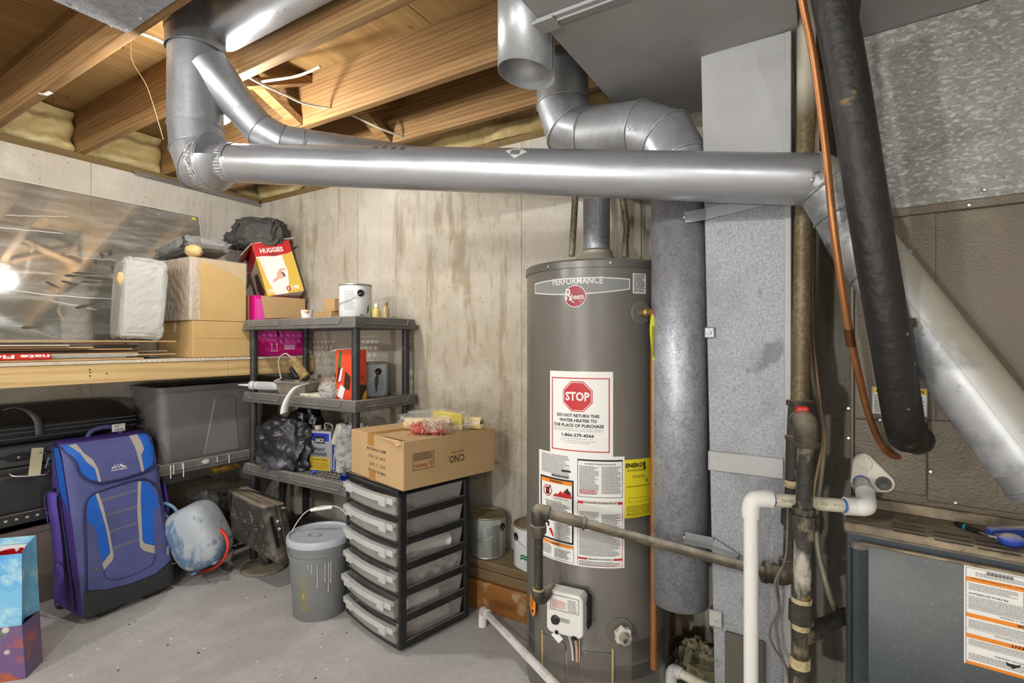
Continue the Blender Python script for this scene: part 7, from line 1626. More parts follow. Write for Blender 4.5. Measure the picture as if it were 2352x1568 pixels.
# ------------------------------------------------------------------ air tank with red hose
TANK = mat('tank_smudged', srgb(172,180,186), 0.45, layers=[('n', 8.0, (1,1,0.5), 0.53, 0.60, srgb(84,120,156), 0.85), ('n', 12, (1,1,1), 0.58, 0.66, srgb(60,84,108), 0.7), ('n', 26, (1,1,1), 0.6, 0.7, srgb(206,196,180), 0.5)], bump=0.12, bscale=30)
tc_ = onZ(462, 1292, 0.0); tcx = Vector((0.555, -0.735, 0))
t = thing('air_tank', 'pale blue smudged portable air tank lying tilted beside the suitcase', 'air tank', tuple(tcx))
axd = (_r*0.42 + Vector((0,0,-0.62)) ).normalized(); 
MTk = Matrix.Translation(W(457,1228,2.74)) @ Matrix.Rotation(YAW, 4, 'Z') @ Matrix.Rotation(math.radians(-27), 4, 'Y')
mb = MB(MTk); mb.blob((0,0,0), (0.128,0.115,0.168), 0.0, 3, 1, 56, 40, power=0.60); tk = obj('tank_shell', mb, TANK, t, smooth=60)
lo_ = min(p.z for p in mb.v)
obj('weld_seam', MB(MTk).tube([(0.1262*math.copysign(abs(math.cos(a))**0.62,math.cos(a)), 0.1165*math.copysign(abs(math.sin(a))**0.62,math.sin(a)), -0.035) for a in [2*PI*i/48 for i in range(48)]], 0.0018, 6, closed=True), TANK, t, smooth=60)
obj('tank_handle', MB(MTk).tube(smooth_path([(-0.085,-0.02,0.14),(-0.10,-0.025,0.21),(-0.07,-0.03,0.235),(-0.035,-0.03,0.20),(-0.03,-0.02,0.15)], 6), 0.008, 10), pl('handle_blue', (110,150,180), 0.5), t, smooth=60)
obj('valve_fitting', MB(MTk).tube([(-0.10,-0.04,0.12),(-0.16,-0.06,0.15)], [0.014,0.010], 12), BRASS, t, smooth=40)
for k in range(2): obj('tank_foot', MB(MTk).cbox((-0.06+0.12*k, 0.0, -0.162),(0.025,0.16,0.012)), TANK, t)
hs_ = [W(488,1195,2.78), W(503,1213,2.73), W(519,1232,2.70), W(524,1255,2.68), W(515,1282,2.70), W(497,1300,2.74), W(478,1309,2.78), W(462,1312,2.82)]
hs_ = [Vector((p.x,p.y,max(p.z,0.009))) for p in hs_]
cable('air_hose', 'red rubber air hose looping from the tank onto the floor', hs_, 0.0085, pl('hose_red', (206,60,46), 0.5), 'hose')
cable('power_cord', 'thin grey power cord lying on the floor between tank and monitor', [onZ(540,1262,0.06), onZ(530,1280,0.03), onZ(520,1290,0.006), onZ(505,1302,0.005), onZ(520,1312,0.005), onZ(534,1300,0.005)], 0.0035, pl('cord_grey', (150,146,138), 0.6), 'cord')
# dusty dark sacks under the second shelf
DK = mat('dusty_black', srgb(52,50,48), 0.7, layers=[('n', 9, (1,1,1), 0.5, 0.66, srgb(104,100,94), 0.7)], bump=0.3, bscale=20)
for (px, py, F, rr, lab_) in ((478,1190,2.98,(0.085,0.10,0.13),'dusty black sack under the shelf behind the air tank'), (516,1215,3.12,(0.055,0.07,0.10),'small dusty black sack under the shelf beside the monitor')):
    p = W(px,py,F); mb = MB(); mb.blob((p.x,p.y,rr[2]+0.14), (rr[0],rr[1],rr[2]), 0.25, 3.5, px, 36, 24, ridge=True, flat=0.141); tag(obj('dusty_sack', mb, DK, smooth=60, origin=(p.x,p.y,0.14)), lab_, 'sack')
# ------------------------------------------------------------------ old boxy monitor tipped on its stand
MONI = mat('monitor_dusty', srgb(58,53,48), 0.55, layers=[('n', 5, (1,1,1), 0.48, 0.62, srgb(122,112,98), 0.75), ('n', 26, (1,1,1), 0.56, 0.68, srgb(150,142,128), 0.6), ('v', 30, (1,1,1), 0.12, 0.06, srgb(206,200,190), 0.6)], dust=(srgb(150,138,120), 0.9, 12))
t = thing('old_monitor', 'dusty black boxy computer monitor tipped back on its round stand', 'monitor', tuple(onZ(600,1300,0)))
# corners of the near (back-shell) face and the depth direction, from the photo at their own distances
fA_ = [W(520,1122,2.84), W(603,1162,2.60), W(634,1298,2.60), W(528,1236,2.82)]    # left-top, right-top, right-bottom, left-bottom
dv = (W(668,1142,2.71) - W(603,1162,2.60)) ; dv2 = (W(668,1300,2.71) - W(634,1298,2.60))
dvv = (dv+dv2)/2; 
near = fA_; farr = [p + dvv for p in fA_]
ctr = sum(near, Vector())/4
mid = [p + dvv*0.62 for p in near]; nr = [ctr + (p-ctr)*0.90 for p in near]
mb = MB(); mb.loft([nr, [ctr + (p-ctr)*0.985 + dvv*0.14 for p in near], mid]); sh = obj('back_shell', mb, MONI, t, bevel=0.010, segs=2)
mb = MB(); cm = ctr + dvv*0.62; mb.loft([[cm + (p-cm)*1.02 for p in mid], [q + (q-cm-dvv*0.38)*0.0 for q in [cm + dvv*0.38 + (p-cm)*1.03 for p in mid]]]); obj('front_bezel', mb, MONI, t, bevel=0.006)
e_r = (near[1]-near[0]).normalized(); e_d = (near[2]-near[1]).normalized(); nrm = e_r.cross(e_d); nrm = nrm if nrm.dot(CAM-ctr) > 0 else -nrm
pm_ = lambda u, v, off=0: nr[0] + (nr[1]-nr[0])*u + (nr[3]-nr[0])*v + ((nr[2]-nr[3])-(nr[1]-nr[0]))*u*v + nrm*(0.001+off)
mb = MB()
for k in range(9): patch(mb, rect(.36+.05*(k%3), .39+.05*(k%3), .22+.04*k, .245+.04*k), pm_, 0.0004, 0.5)
patch(mb, rect(.36,.50,.50,.56), pm_, 0.0006, 0.5); obj('spec_sticker', mb, pl('sticker_pale', (176,170,158), 0.6), sh)
mb = MB(); 
for k in range(12): a0_ = fA_[0] + (fA_[1]-fA_[0])*(0.12+0.065*k) + dvv*0.10 - e_d*0.0015; mb.bar(a0_, a0_ + dvv*0.10, 0.006, 0.002, up=tuple(-e_d))
obj('vent_slots', mb, BLACK, sh)['kind'] = 'stuff'
s0_ = near[1] + dvv*0.30 + e_d*0.05; 
obj('side_groove', MB().bar(near[1]+dvv*0.25+e_d*0.06+e_r*0.001, near[1]+dvv*0.27+e_d*0.22+e_r*0.001, 0.004, 0.016, up=tuple(dvv)), BLACK, sh)
for k in range(2): p = near[1] + dvv*0.48 + e_d*(0.085+0.04*k) + e_r*0.006; obj('side_button', MB().tube([p, p+e_r*0.004], 0.007, 12), WHITE, sh)
for k in range(3): p = near[1] + dvv*0.80 + e_d*(0.02+0.15*k) + e_r*0.008; obj('bezel_slot', MB().bar(p, p+dvv*0.16, 0.004, 0.006), WHITE, sh)
bsc = W(608, 1300, 2.89); bsc.z = 0
obj('stand_base', MB().lathe([(0.122,0.0),(0.124,0.004),(0.118,0.014),(0.05,0.020),(0.0,0.020)], 48, (bsc.x,bsc.y,0)), MONI, t, smooth=40)
obj('stand_neck', MB().bar((bsc.x,bsc.y,0.012), ctr + (near[2]+near[3]-near[0]-near[1]).normalized()*0.05 + dvv*0.5, 0.05, 0.025), MONI, t, bevel=0.004)
cable('monitor_cord', 'black cord draped over the top of the old monitor', [near[0]+e_r*0.05+e_d*0.27+nrm*0.012, near[0]+e_r*0.035+e_d*0.12+nrm*0.010, near[0]+e_r*0.07-e_d*0.002+nrm*0.006, near[0]+e_r*0.11-e_d*0.012+dvv*0.4, near[0]+e_r*0.16-e_d*0.010+dvv*0.7, near[1]-e_r*0.02-e_d*0.012+dvv*0.95], 0.0045, BLACK, 'cord')

# ------------------------------------------------------------------ grey bucket
BX_, BY_ = 1.432, -0.600
BUCK = mat('bucket_grey', srgb(128,130,130), 0.45, layers=[('n', 3, (1,1,1), 0.45, 0.7, srgb(112,112,110), 0.5)])
t = thing('plastic_bucket', 'grey plastic bucket with pale lid and wire handle beside the drawer tower', 'bucket', (BX_, BY_, 0))
bb = obj('pail', MB().lathe([(0.118,0.0),(0.120,0.003),(0.136,0.275),(0.142,0.276),(0.143,0.292),(0.138,0.294),(0.139,0.318),(0.144,0.320),(0.145,0.345)], 56, (BX_,BY_,0)), BUCK, t, smooth=35)
obj('lid', MB().lathe([(0.146,0.335),(0.149,0.338),(0.149,0.362),(0.145,0.368),(0.137,0.368),(0.134,0.358),(0.0,0.356)], 56, (BX_,BY_,0)), mat('lid_pale', srgb(176,184,190), 0.4, layers=[('n', 5, (1,1,1), 0.5, 0.7, srgb(150,156,160), 0.5)]), t, smooth=35)
obj('lid_spout_ring', MB().lathe([(0.030,0.357),(0.030,0.361),(0.024,0.361),(0.024,0.357)], 28, (BX_-0.005,BY_-0.03,0), cap=False), pl('spout_grey', (156,162,166), 0.4), t, smooth=40)
bm = cyl(BX_, BY_, 0.130, math.atan2(CAM.y-BY_, CAM.x-BX_)); bmf = lambda u, v, off=0: Vector((BX_,BY_,0)) + (bm(u, 0, 0)-Vector((BX_,BY_,0)))*((0.120+0.0165*v/0.28)/0.130) + (bm(u,0,1)-bm(u,0,0))*(0.0008+off) + Vector((0,0,v))
mb = MB(); frame(mb, -0.098, -0.055, 0.05, 0.20, 0.0012, bmf, 0.0002)
for k in range(26):
    a = 2*PI*k/26; b = 2*PI*(k+1)/26; patch(mb, [(-0.0765+.018*math.cos(a),.125+.018*math.sin(a)),(-0.0765+.018*math.cos(b),.125+.018*math.sin(b)),(-0.0765+.020*math.cos(b),.125+.020*math.sin(b)),(-0.0765+.020*math.cos(a),.125+.020*math.sin(a))], bmf, 0.0004)
patch(mb, [(-.09,.115),(-.087,.112),(-.063,.136),(-.066,.139)], bmf, 0.0004); patch(mb, ngon((-.076,.13),.006,8), bmf, 0.0004); patch(mb, [(-.083,.110),(-.070,.110),(-.072,.124),(-.081,.124)], bmf, 0.0004)
fine_print(mb, -0.093, -0.060, 0.055, 0.098, 0.0016, 0.003, bmf, 0.0003, 121); fine_print(mb, -0.093, -0.060, 0.15, 0.192, 0.0016, 0.003, bmf, 0.0003, 122); obj('caution_print', mb, pl('print_olive', (176,160,70), 0.6), bb)
mb = MB()
for u, l in ((-0.012,0.11),(-0.035,0.04),(0.02,0.09),(0.035,0.14),(-0.05,0.02),(0.045,0.10)): mb.tube([bmf(u,0.272,0.0008), bmf(u+0.001,0.272-l*0.7,0.0008), bmf(u,0.272-l,0.0008)], [0.0016,0.0014,0.0024], 6)
obj('paint_drip', mb, pl('paint_white', (214,210,202), 0.6), t)['kind'] = 'stuff'
h0 = Vector((BX_,BY_,0.30)) - _r*0.150; hm = W(752,1150,2.40); h1 = Vector((BX_,BY_,0.30)) + _r*0.148
hmid = Vector((BX_,BY_,0.455)) + _f*0.04
obj('wire_handle', MB().tube(smooth_path([h0, h0 + Vector((0,0,0.06)) + _r*0.01, hmid - _r*0.075 , hmid + _r*0.06 + Vector((0,0,0.02)), h1 + Vector((0,0,0.12)) - _r*0.01, h1], 7), 0.0026, 8), pl('handle_wire', (206,204,198), 0.4, metal=0.5), t, smooth=60)
obj('handle_grip', MB().tube([hmid - _r*0.06 + Vector((0,0,0.002)), hmid + _r*0.045 + Vector((0,0,0.017))], 0.0075, 12), WHITE, t, smooth=40)
obj('handle_ear', MB(Matrix.Translation(h0)).blob((0.004,0.0,0.0),(0.012,0.014,0.016),0.05,2,1,14,10), BUCK, t, smooth=60)

# ------------------------------------------------------------------ six-drawer tower
CO = Vector((1.580, -0.572, 0)); CR = math.radians(-12.2); CM_ = Matrix.Translation(CO) @ Matrix.Rotation(CR, 4, 'Z')
CW, CD, CH = 0.44, 0.375, 0.664
t = thing('drawer_tower', 'black plastic tower with six clear drawers standing on the floor', 'drawer unit', tuple(CO + Vector((0.2,0.1,0))), CR)
CBL = mat('tower_black', srgb(34,33,33), 0.42, layers=[('n', 20, (1,1,1), 0.55, 0.7, srgb(60,58,56), 0.5), ('v', 60, (1,1,1), 0.10, 0.06, srgb(150,146,138), 0.4)], dust=(srgb(140,130,114), 0.8, 20))
pw = 0.034
for x0, y0, x1, y1 in ((0,0,0.014,pw),(CW-0.014,0,CW,pw),(0,CD-0.026,0.014,CD),(CW-0.014,CD-0.026,CW,CD)): obj('upright', MB(CM_).box(x0,x1,y0,y1,0.012,CH), CBL, t, bevel=0.003)
pitch = (CH-0.030)/6
for k in range(7):
    z = 0.012 + k*pitch; rh = 0.030 if k in (0,) else 0.034
    for x in (0.0, CW-0.012): obj('side_rail', MB(CM_).box(x, x+0.012, pw, CD-0.026, z, z+rh if k < 6 else z+0.018), CBL, t, bevel=0.002)
    # bowed front shelf lip
    lip = [(0.014+ (CW-0.028)*i/10, -0.010*math.sin(PI*i/10)) for i in range(11)]
    mb = MB(CM_); mb.prism(lip + [(CW-0.014,0.06),(0.014,0.06)], z+0.002, z+0.012); obj('front_lip', mb, CBL, t)
    obj('runner_shelf', MB(CM_).box(0.012,CW-0.012,0.06,CD-0.01,z+0.002,z+0.006), CBL, t)
obj('top_panel', MB(CM_).box(0,CW,0.0,CD,CH-0.012,CH-0.004).box(0,CW,0,0.012,CH-0.030,CH+0.004).box(0,0.012,0,CD,CH-0.020,CH+0.004).box(CW-0.012,CW,0,CD,CH-0.020,CH+0.004).box(0,CW,CD-0.012,CD,CH-0.020,CH+0.004).box(CW*0.48,CW*0.52,0.012,CD-0.012,CH-0.004,CH+0.002), CBL, t, bevel=0.002)
obj('back_panel', MB(CM_).box(0.014,CW-0.014,CD-0.008,CD-0.002,0.02,CH-0.02), CBL, t)
CLEAR = mat('drawer_clear', srgb(206,206,200), 0.32, alpha=0.30, layers=[('n', 6, (1,1,1), 0.45, 0.7, srgb(180,176,166), 0.5)])
CLEAR2 = mat('drawer_lip_clear', srgb(222,222,218), 0.28, alpha=0.55)
ITEM = pl('drawer_clutter', (150,140,124), 0.8)
for k in range(6):
    z = 0.012 + k*pitch + 0.016; hgt = pitch - 0.026; push = -0.012 if k != 1 else -0.022
    mb = MB(CM_); x0, x1 = 0.018, CW-0.018; y1 = CD-0.020; tk_ = 0.0025
    bow = [(x0+(x1-x0)*i/10, push-0.016*math.sin(PI*i/10)) for i in range(11)]
    outer = bow + [(x1,y1),(x0,y1)]; n_ = len(outer); cx_, cy_ = CW/2, CD/2
    ring_o = lambda s, zz: [Vector((cx_+(x-cx_)*s, cy_+(y-cy_)*s, zz)) for x, y in outer]
    mb.loft([ring_o(0.93,z), ring_o(0.985,z+hgt), ring_o(0.970,z+hgt), ring_o(0.92,z+0.003)])
    d_ = obj('drawer', mb, CLEAR, t, smooth=25)
    mb = MB(CM_); mb.prism([(x,y-0.010) for x,y in bow] + [(x,y+0.006) for x,y in reversed(bow)], z+hgt-0.016, z+hgt-0.004)
    mb.prism([(x,y-0.012) for x,y in bow] + [(x,y-0.008) for x,y in reversed(bow)], z+hgt-0.028, z+hgt-0.004)
    obj('pull_lip', mb, CLEAR2, d_)
    for xx in (0.06, CW-0.10): 
        yb = push-0.016*math.sin(PI*(xx-x0)/(x1-x0)); obj('latch_tab', MB(CM_).box(xx, xx+0.045, yb-0.018, yb-0.006, z+hgt-0.040, z+hgt-0.002), CLEAR2, d_, bevel=0.003)
# what shows inside: bottles and rolls
def inside(nm, lab_, k, x, y, r, l, ax, m, grp):
    z = 0.012 + k*pitch + 0.020 + r; c = CM_ @ Vector((x,y,z)); d = CM_.to_3x3() @ Vector(ax)
    tag(obj(nm, MB().tube([c-d*l/2, c-d*l/2, c+d*l/2, c+d*l/2], [r*0.6,r,r,r*0.6], 18), m, smooth=40, origin=tuple(c-Vector((0,0,r)))), lab_, 'bottle' if nm == 'bottle' else 'roll', grp)
for i in range(4): inside('tape_roll', '%s grey roll from the front in the fourth drawer from the top' % ['first','second','third','fourth'][i], 2, CW-0.09, 0.07+i*0.08, 0.032, 0.10, (1,0,0), pl('roll_grey_%d' % i, (150+i*12,150+i*10,146+i*8), 0.6), 'rolls in the fourth drawer')
inside('bottle', 'white tube lying in the fifth drawer from the top', 1, CW-0.06, 0.15, 0.022, 0.16, (0,1,0), WHITE, None)
inside('bottle', 'black and white tube end in the fifth drawer from the top', 1, CW-0.06, 0.27, 0.022, 0.06, (0,1,0), BLACK, None)
inside('bottle', 'pale red printed bundle in the bottom drawer', 0, CW-0.07, 0.17, 0.030, 0.24, (0,1,0), mat('bundle_print', srgb(196,186,172), 0.7, layers=[('n', 40, (1,1,1), 0.5, 0.56, srgb(176,110,96), 0.7)]), None)
inside('bottle', 'folded pale sheet roll in the third drawer from the top', 3, CW-0.08, 0.20, 0.030, 0.2, (0.3,0.95,0), WHITE, None)
inside('bottle', 'grey part in the top drawer', 5, CW-0.16, 0.10, 0.022, 0.12, (0.8,0.6,0), ITEM, None)
# small blue hose end at the tower's left edge
p_ = W(788,1098,2.36); tag(obj('hose_end', MB().tube([p_ - _f*0.002, p_ + _f*0.05, p_+_f*0.05, p_-_f*0.002], [0.0125,0.0125,0.008,0.008], 18, cap=False), pl('hose_blue', (50,90,220), 0.4), smooth=40, origin=tuple(p_)), 'small bright blue hose end beside the top of the drawer tower', 'hose end')

# ------------------------------------------------------------------ cardboard box on the tower
BR_ = math.radians(-14); bo = W(926, 1060, 2.06); BO = Vector((bo.x, bo.y, CH+0.005)); bM = Matrix.Translation(BO) @ Matrix.Rotation(BR_, 4, 'Z')
# local: front-right corner at origin, x runs left to -0.44, y runs back to 0.50
bx0, by1, bz = -0.44, 0.50, 0.200
t = thing('shipping_box', 'tan cardboard box with upside-down black print on top of the drawer tower', 'box', tuple(BO), BR_)
CARDB = mat('cardboard_tan', srgb(188,156,112), 0.8, layers=[('n', 5, (1,1,1), 0.45, 0.7, srgb(174,140,96), 0.5), ('n', 50, (1,1,8), 0.5, 0.7, srgb(208,172,120), 0.3)])
cb_ = obj('carton', MB(bM).box(bx0,0,0,by1,0,bz), CARDB, t, bevel=0.003)
ffr = lambda u, v, off=0: bM @ Vector((u, -0.0006-off, v)); frt = lambda u, v, off=0: bM @ Vector((0.0006+off, u, v))
mb = MB()
for s, v, w_ in (('ITEM: HL-S104P-2#',.036,.145),('QTY:  1  SETS',.066,.135),('G.W:  4.1  KGS',.098,.140),('MEAS: 53*44*20 CM',.130,.155)): put_text(mb, s, ffr, -0.135, v+.012, .012, width=w_, bold=0.004, off=0.0003, rot=PI, align='L')
obj('side_lettering', mb, pl('ink_brown', (66,48,36), 0.7), cb_)
mb = MB(); put_text(mb, 'C/NO.', frt, 0.315, .106, .030, width=.088, bold=0.012, off=0.0003, rot=PI, align='L'); put_text(mb, 'MADE IN CHINA', frt, 0.312, .124, .006, width=.070, bold=0.01, off=0.0003, rot=PI, align='L')
frame(mb, 0.045, 0.150, 0.075, 0.145, 0.002, frt, 0.0003, 0.3); fine_print(mb, 0.052, 0.143, 0.112, 0.141, 0.002, 0.0022, frt, 0.0003, 131); obj('black_lettering', mb, pl('ink_black', (40,30,26), 0.7), cb_)
mb = MB(); put_text(mb, 'WARNING', frt, 0.118, .098, .014, width=.066, bold=0.012, off=0.0003, rot=PI, align='L')
a, b, c = (0.124,0.104),(0.144,0.104),(0.134,0.084)
for q0, q1 in ((a,b),(b,c),(c,a)):
    dx, dy = q1[0]-q0[0], q1[1]-q0[1]; l_ = math.hypot(dx,dy); nx_, ny_ = -dy/l_*0.0012, dx/l_*0.0012; patch(mb, [(q0[0]-nx_,q0[1]-ny_),(q1[0]-nx_,q1[1]-ny_),(q1[0]+nx_,q1[1]+ny_),(q0[0]+nx_,q0[1]+ny_)], frt, 0.0003, 0.3)
patch(mb, rect(0.133,0.135,0.090,0.100), frt, 0.0003, 0.3); obj('red_lettering', mb, pl('ink_rust', (150,58,36), 0.7), cb_)
BT = pl('packing_tape', (172,128,66), 0.35)
obj('packing_tape', MB(bM).box(-0.285,-0.232,-0.0012,0.0,0.150,0.2012), BT, t); obj('packing_tape', MB(bM).box(-0.272,-0.220,-0.0012,0.0,-0.0004,0.042), BT, t); obj('packing_tape', MB(bM).box(-0.285,-0.232,-0.001,by1,0.2004,0.2014), BT, t)
mb = MB(bM); mb.add([(-0.23,-0.002,0.201),(-0.02,-0.004,0.203),(-0.004,-0.003,0.190),(-0.03,-0.012,0.178),(-0.05,-0.010,0.192)], [(0,1,2,3,4)]); mb.add([(-0.24,0.004,0.203),(-0.03,0.002,0.2075),(-0.01,0.02,0.203),(-0.22,0.015,0.202)], [(0,1,2,3)]); obj('torn_edge', mb, CARDB, t, solid=0.002)
# roller covers in a clear bag and a shaggy pink roller on the box
zt = CH+0.005+bz+0.001
def bl(x, y, z=0): return bM @ Vector((x, y, bz+0.001+z))
t = thing('roller_pack', 'clear plastic bag holding cream roller covers on the cardboard box', 'bag', tuple(bl(-0.16,0.27)))
CRM = pl('roller_cream', (222,196,142), 0.8)
for (x0, y0, x1, y1) in ((-0.245,0.17,-0.08,0.30),(-0.19,0.33,0.0,0.42)):
    a = bl(x0,y0,0.028); b = bl(x1,y1,0.028); obj('roller_cover', MB().tube([a, a, b, b], [0.016,0.027,0.027,0.016], 20, cap=False), CRM, t, smooth=40, solid=0.002)
obj('pack_header', MB(bM).box(-0.27,-0.05,0.34,0.345,bz+0.002,bz+0.075), pl('header_yellow', (226,204,40), 0.5), t)
mb = MB(bM); mb.blob((-0.15,0.27,bz+0.042),(0.165,0.125,0.044),0.22,4.5,21,56,30,flat=bz+0.001,power=0.7); obj('clear_bag', mb, FILM, t, smooth=60)
mb = MB(bM); mb.grid(lambda u, v: Vector((0.0-0.10*(1-u)+0.10*u, 0.30+0.13*v, bz+0.012+0.06*u*math.sin(PI*(0.2+0.6*v))+0.01*noise.noise(Vector((u*5,v*5,2))))), 16, 16); obj('bag_tail', mb, FILM, t, smooth=60)
t = thing('shag_roller', 'shaggy pink and white roller cover on the front edge of the cardboard box', 'roller cover', tuple(bl(-0.09,0.16)))
sa = bl(-0.12,0.125,0.020); sb = bl(-0.015,0.225,0.020); sv = (sb-sa)
obj('roller_core', MB().tube([sa, sb], 0.017, 16), pl('core_pink', (196,110,96), 0.9), t, smooth=40)
rnd = random.Random(31)
for part, cc_, lo, hi in (('pink_loops', (206,110,96), 0.0, 0.65), ('white_loops', (226,206,180), 0.35, 1.0)):
    mb = MB()
    for i in range(260):
        k = rnd.uniform(lo,hi) if part == 'white_loops' else rnd.random(); a = rnd.uniform(0.3,PI-0.3) if part == 'white_loops' else rnd.uniform(-0.6,PI+0.6)
        p = sa + sv*k; q = Vector((0,0,1))*math.sin(a) + sv.cross(Vector((0,0,1))).normalized()*math.cos(a); s_ = sv.normalized()
        w1 = Vector((rnd.uniform(-1,1),rnd.uniform(-1,1),rnd.uniform(-1,1)))*0.010
        P_ = [p+q*0.014, p+q*0.024+w1, p+q*0.030+w1*1.4+s_*rnd.uniform(-.008,.008), p+q*0.022+w1*2.0+s_*rnd.uniform(-.01,.01)]
        P_ = [Vector((v_.x,v_.y,max(v_.z, zt+0.002))) for v_ in P_]; mb.tube(P_, 0.0014, 4)
    obj(part, mb, pl('loop_%s' % part, cc_, 0.9), t, smooth=60)['kind'] = 'stuff'
# ------------------------------------------------------------------ boards by the back wall with two paint cans
bx = 1.95
BRN = mat('baseboard_brown', srgb(120,98,66), 0.6, layers=[('n', 30, (0.06,1,1), 0.45, 0.7, srgb(92,72,46), 0.6)], dust=(srgb(150,134,106), 0.7, 8))
for i, (yf, z0, z1, lab_) in enumerate(((-0.205,0.001,0.135,'lowest'),(-0.190,0.137,0.160,''),(-0.196,0.162,0.186,''),(-0.188,0.188,0.208,''),(-0.205,0.210,0.233,'topmost'))):
    m_ = mat('stained_plywood', srgb(150,98,46), 0.55, layers=[('n', 4, (0.4,1,1), 0.45, 0.65, srgb(112,66,26), 0.7), ('n', 16, (1,1,1), 0.56, 0.68, srgb(196,176,140), 0.6)]) if i == 0 else BRN
    lab2 = 'stained plywood box lying lowest under the boards by the back wall' if i == 0 else ('topmost brown board of the stack under the paint cans by the back wall' if i == 4 else 'thin brown board in the stack under the paint cans')
    tag(obj('trim_board', MB().box(bx, 2.95, yf, -0.012, z0, z1), m_, bevel=0.003, origin=(2.4, -0.1, z0)), lab2, 'board', 'boards stacked by the back wall')
RUSTL = mat('lid_rusty', srgb(150,136,108), 0.5, 0.4, layers=[('n', 14, (1,1,1), 0.45, 0.65, srgb(112,94,66), 0.7)])
def deco_c(b, f, z, h, r):
    mb = MB(); patch(mb, rect(0.018,0.058,z+0.01,z+0.16), f, 0.0005, 0.02); obj('seam_strip', mb, TIN, b); mb = MB(); fine_print(mb,-0.01,0.05,z+0.11,z+0.15,0.0016,0.004,f,0.0008,141); fine_print(mb,-0.085,-0.02,z+0.06,z+0.13,0.0016,0.003,f,0.0008,142); obj('fine_print', mb, GREYINK, b)
cA = onY(1122, 1255, -0.105)
paint_can(cA.x, -0.108, 0.2345, 'streaked silver paint can with rusty lid on the boards by back wall', r=0.088, h=0.195, body=mat('can_streaked', srgb(168,172,166), 0.4, 0.3, layers=[('n', 14, (1,1,0.15), 0.5, 0.62, srgb(206,210,206), 0.7), ('n', 8, (1,1,0.3), 0.55, 0.7, srgb(126,132,126), 0.6)]), ear=0.9, bail=1, lidm=RUSTL, deco=deco_c)
def deco_d(b, f, z, h, r):
    mb = MB()
    for i in range(7): patch(mb, ngon((-0.055+0.011*(i%4), z+0.055+0.012*(i//4)+0.004*(i%2)), 0.008, 7, i, 0.005), f, 0.0006+0.0001*i, 0.02)
    obj('leaf_print', mb, pl('leaf_green2', (60,120,62), 0.5), b)
cB = onY(1214, 1290, -0.13)
paint_can(cB.x+0.012, -0.112, 0.2345, 'white paint can with green leaf print half hidden behind the water heater', r=0.088, h=0.195, ear=-1.05, bail=-1, lidm=RUSTL, deco=deco_d)
# ------------------------------------------------------------------ clutter behind the heater, on the floor and joists
INS = mat('insulation_scrap', srgb(150,142,112), 0.9, layers=[('n', 9, (1,1,1), 0.45, 0.65, srgb(104,96,66), 0.7)])
for (px, py, s, lab_) in ((1606,1505,(0.085,0.07,0.035),'crumpled paper scrap on the floor behind the water heater'), (1655,1535,(0.08,0.06,0.04),'dirty yellow insulation scrap beside the duct box base')):
    p = onZ(px, py, 0.10); p = W(px,py,1.95); mb = MB(); mb.blob((p.x,p.y,0.05), (s[0],s[1],max(0.03,p.z)), 0.4, 4, px, 36, 22, ridge=True, flat=0.001); tag(obj('insulation_scrap', mb, INS, smooth=40, origin=(p.x,p.y,0)), lab_, 'scrap')
e0 = W(1542,1535,1.80); t = thing('pipe_fitting', 'white plastic pipe with elbow lying behind the water heater base', 'pipe', (e0.x,e0.y,0))
e1_ = W(1600,1565,1.74); obj('elbow', MB().tube(smooth_path([e0 - up*0.06, e0 - up*0.02, e0 + (e1_-e0)*0.15, e0+(e1_-e0)*0.4], 5), 0.021, 18), WHITEP, t, smooth=60); obj('pipe_length', MB().tube([e0+(e1_-e0)*0.35, e1_ + (e1_-e0)*0.8], 0.016, 18), CREAMP, t, smooth=60)
obj('floor_stub', MB().tube([e0 - up*0.05, Vector((e0.x,e0.y,0.0))], 0.016, 18), WHITEP, t, smooth=60)
# debris flakes on the floor
rnd = random.Random(77); mb = MB(); mb2 = MB()
for i in range(60):
    px = rnd.uniform(60, 900); py = rnd.uniform(1330, 1560); p = onZ(px, py, 0.0); r = rnd.uniform(0.002, 0.009)
    tgt = mb if i % 3 else mb2
    tgt.add([(p.x+r*math.cos(a)*rnd.uniform(.5,1.5), p.y+r*math.sin(a)*rnd.uniform(.5,1.2), 0.0006+rnd.uniform(0,.002)) for a in (0,1.2,2.5,3.6,5)], [(0,1,2,3,4)])
o = obj('debris_flakes', mb, pl('flake_white', (222,216,206), 0.8)); o['kind'] = 'stuff'; o['label'] = 'pale paint flakes scattered on the concrete floor'; o['category'] = 'debris'
o = obj('debris_chips', mb2, pl('chip_dark', (86,74,62), 0.8)); o['kind'] = 'stuff'; o['label'] = 'dark chips scattered on the concrete floor'; o['category'] = 'debris'
# joist wiring: white cables through the joists, stub of string, clip, dangling strip
WC = pl('cable_white', (214,206,186), 0.5)
p1 = W(300,60,1.75); 
cable('joist_cable', 'white electrical cable running under the joists past the sheet metal pan', [Vector((1.44,-1.44,2.335)), Vector((1.36,-1.25,2.40)), Vector((1.30,-1.06,2.37)), Vector((1.27,-1.0,2.37))], 0.0055, WC)
cable('joist_cable', 'second white cable angled from the pan corner to the elbowed duct', [Vector((1.45,-1.43,2.34)), Vector((1.50,-1.25,2.44)), Vector((1.54,-1.08,2.44))], 0.0055, WC)
ca_ = onY(588, 185, -1.0); ca_.z = min(ca_.z, 2.50); cb2 = onY(760, 248, -0.63); cc2 = onY(925, 315, -0.25)
cable('joist_cable', 'white cable crossing the bay to the drilled hole in second joist', [onY(545,160,-1.06), onY(590,187,-0.98), onY(650,215,-0.85), onY(700,238,-0.74), cb2 + Vector((0,0.01,0))], 0.0055, WC)
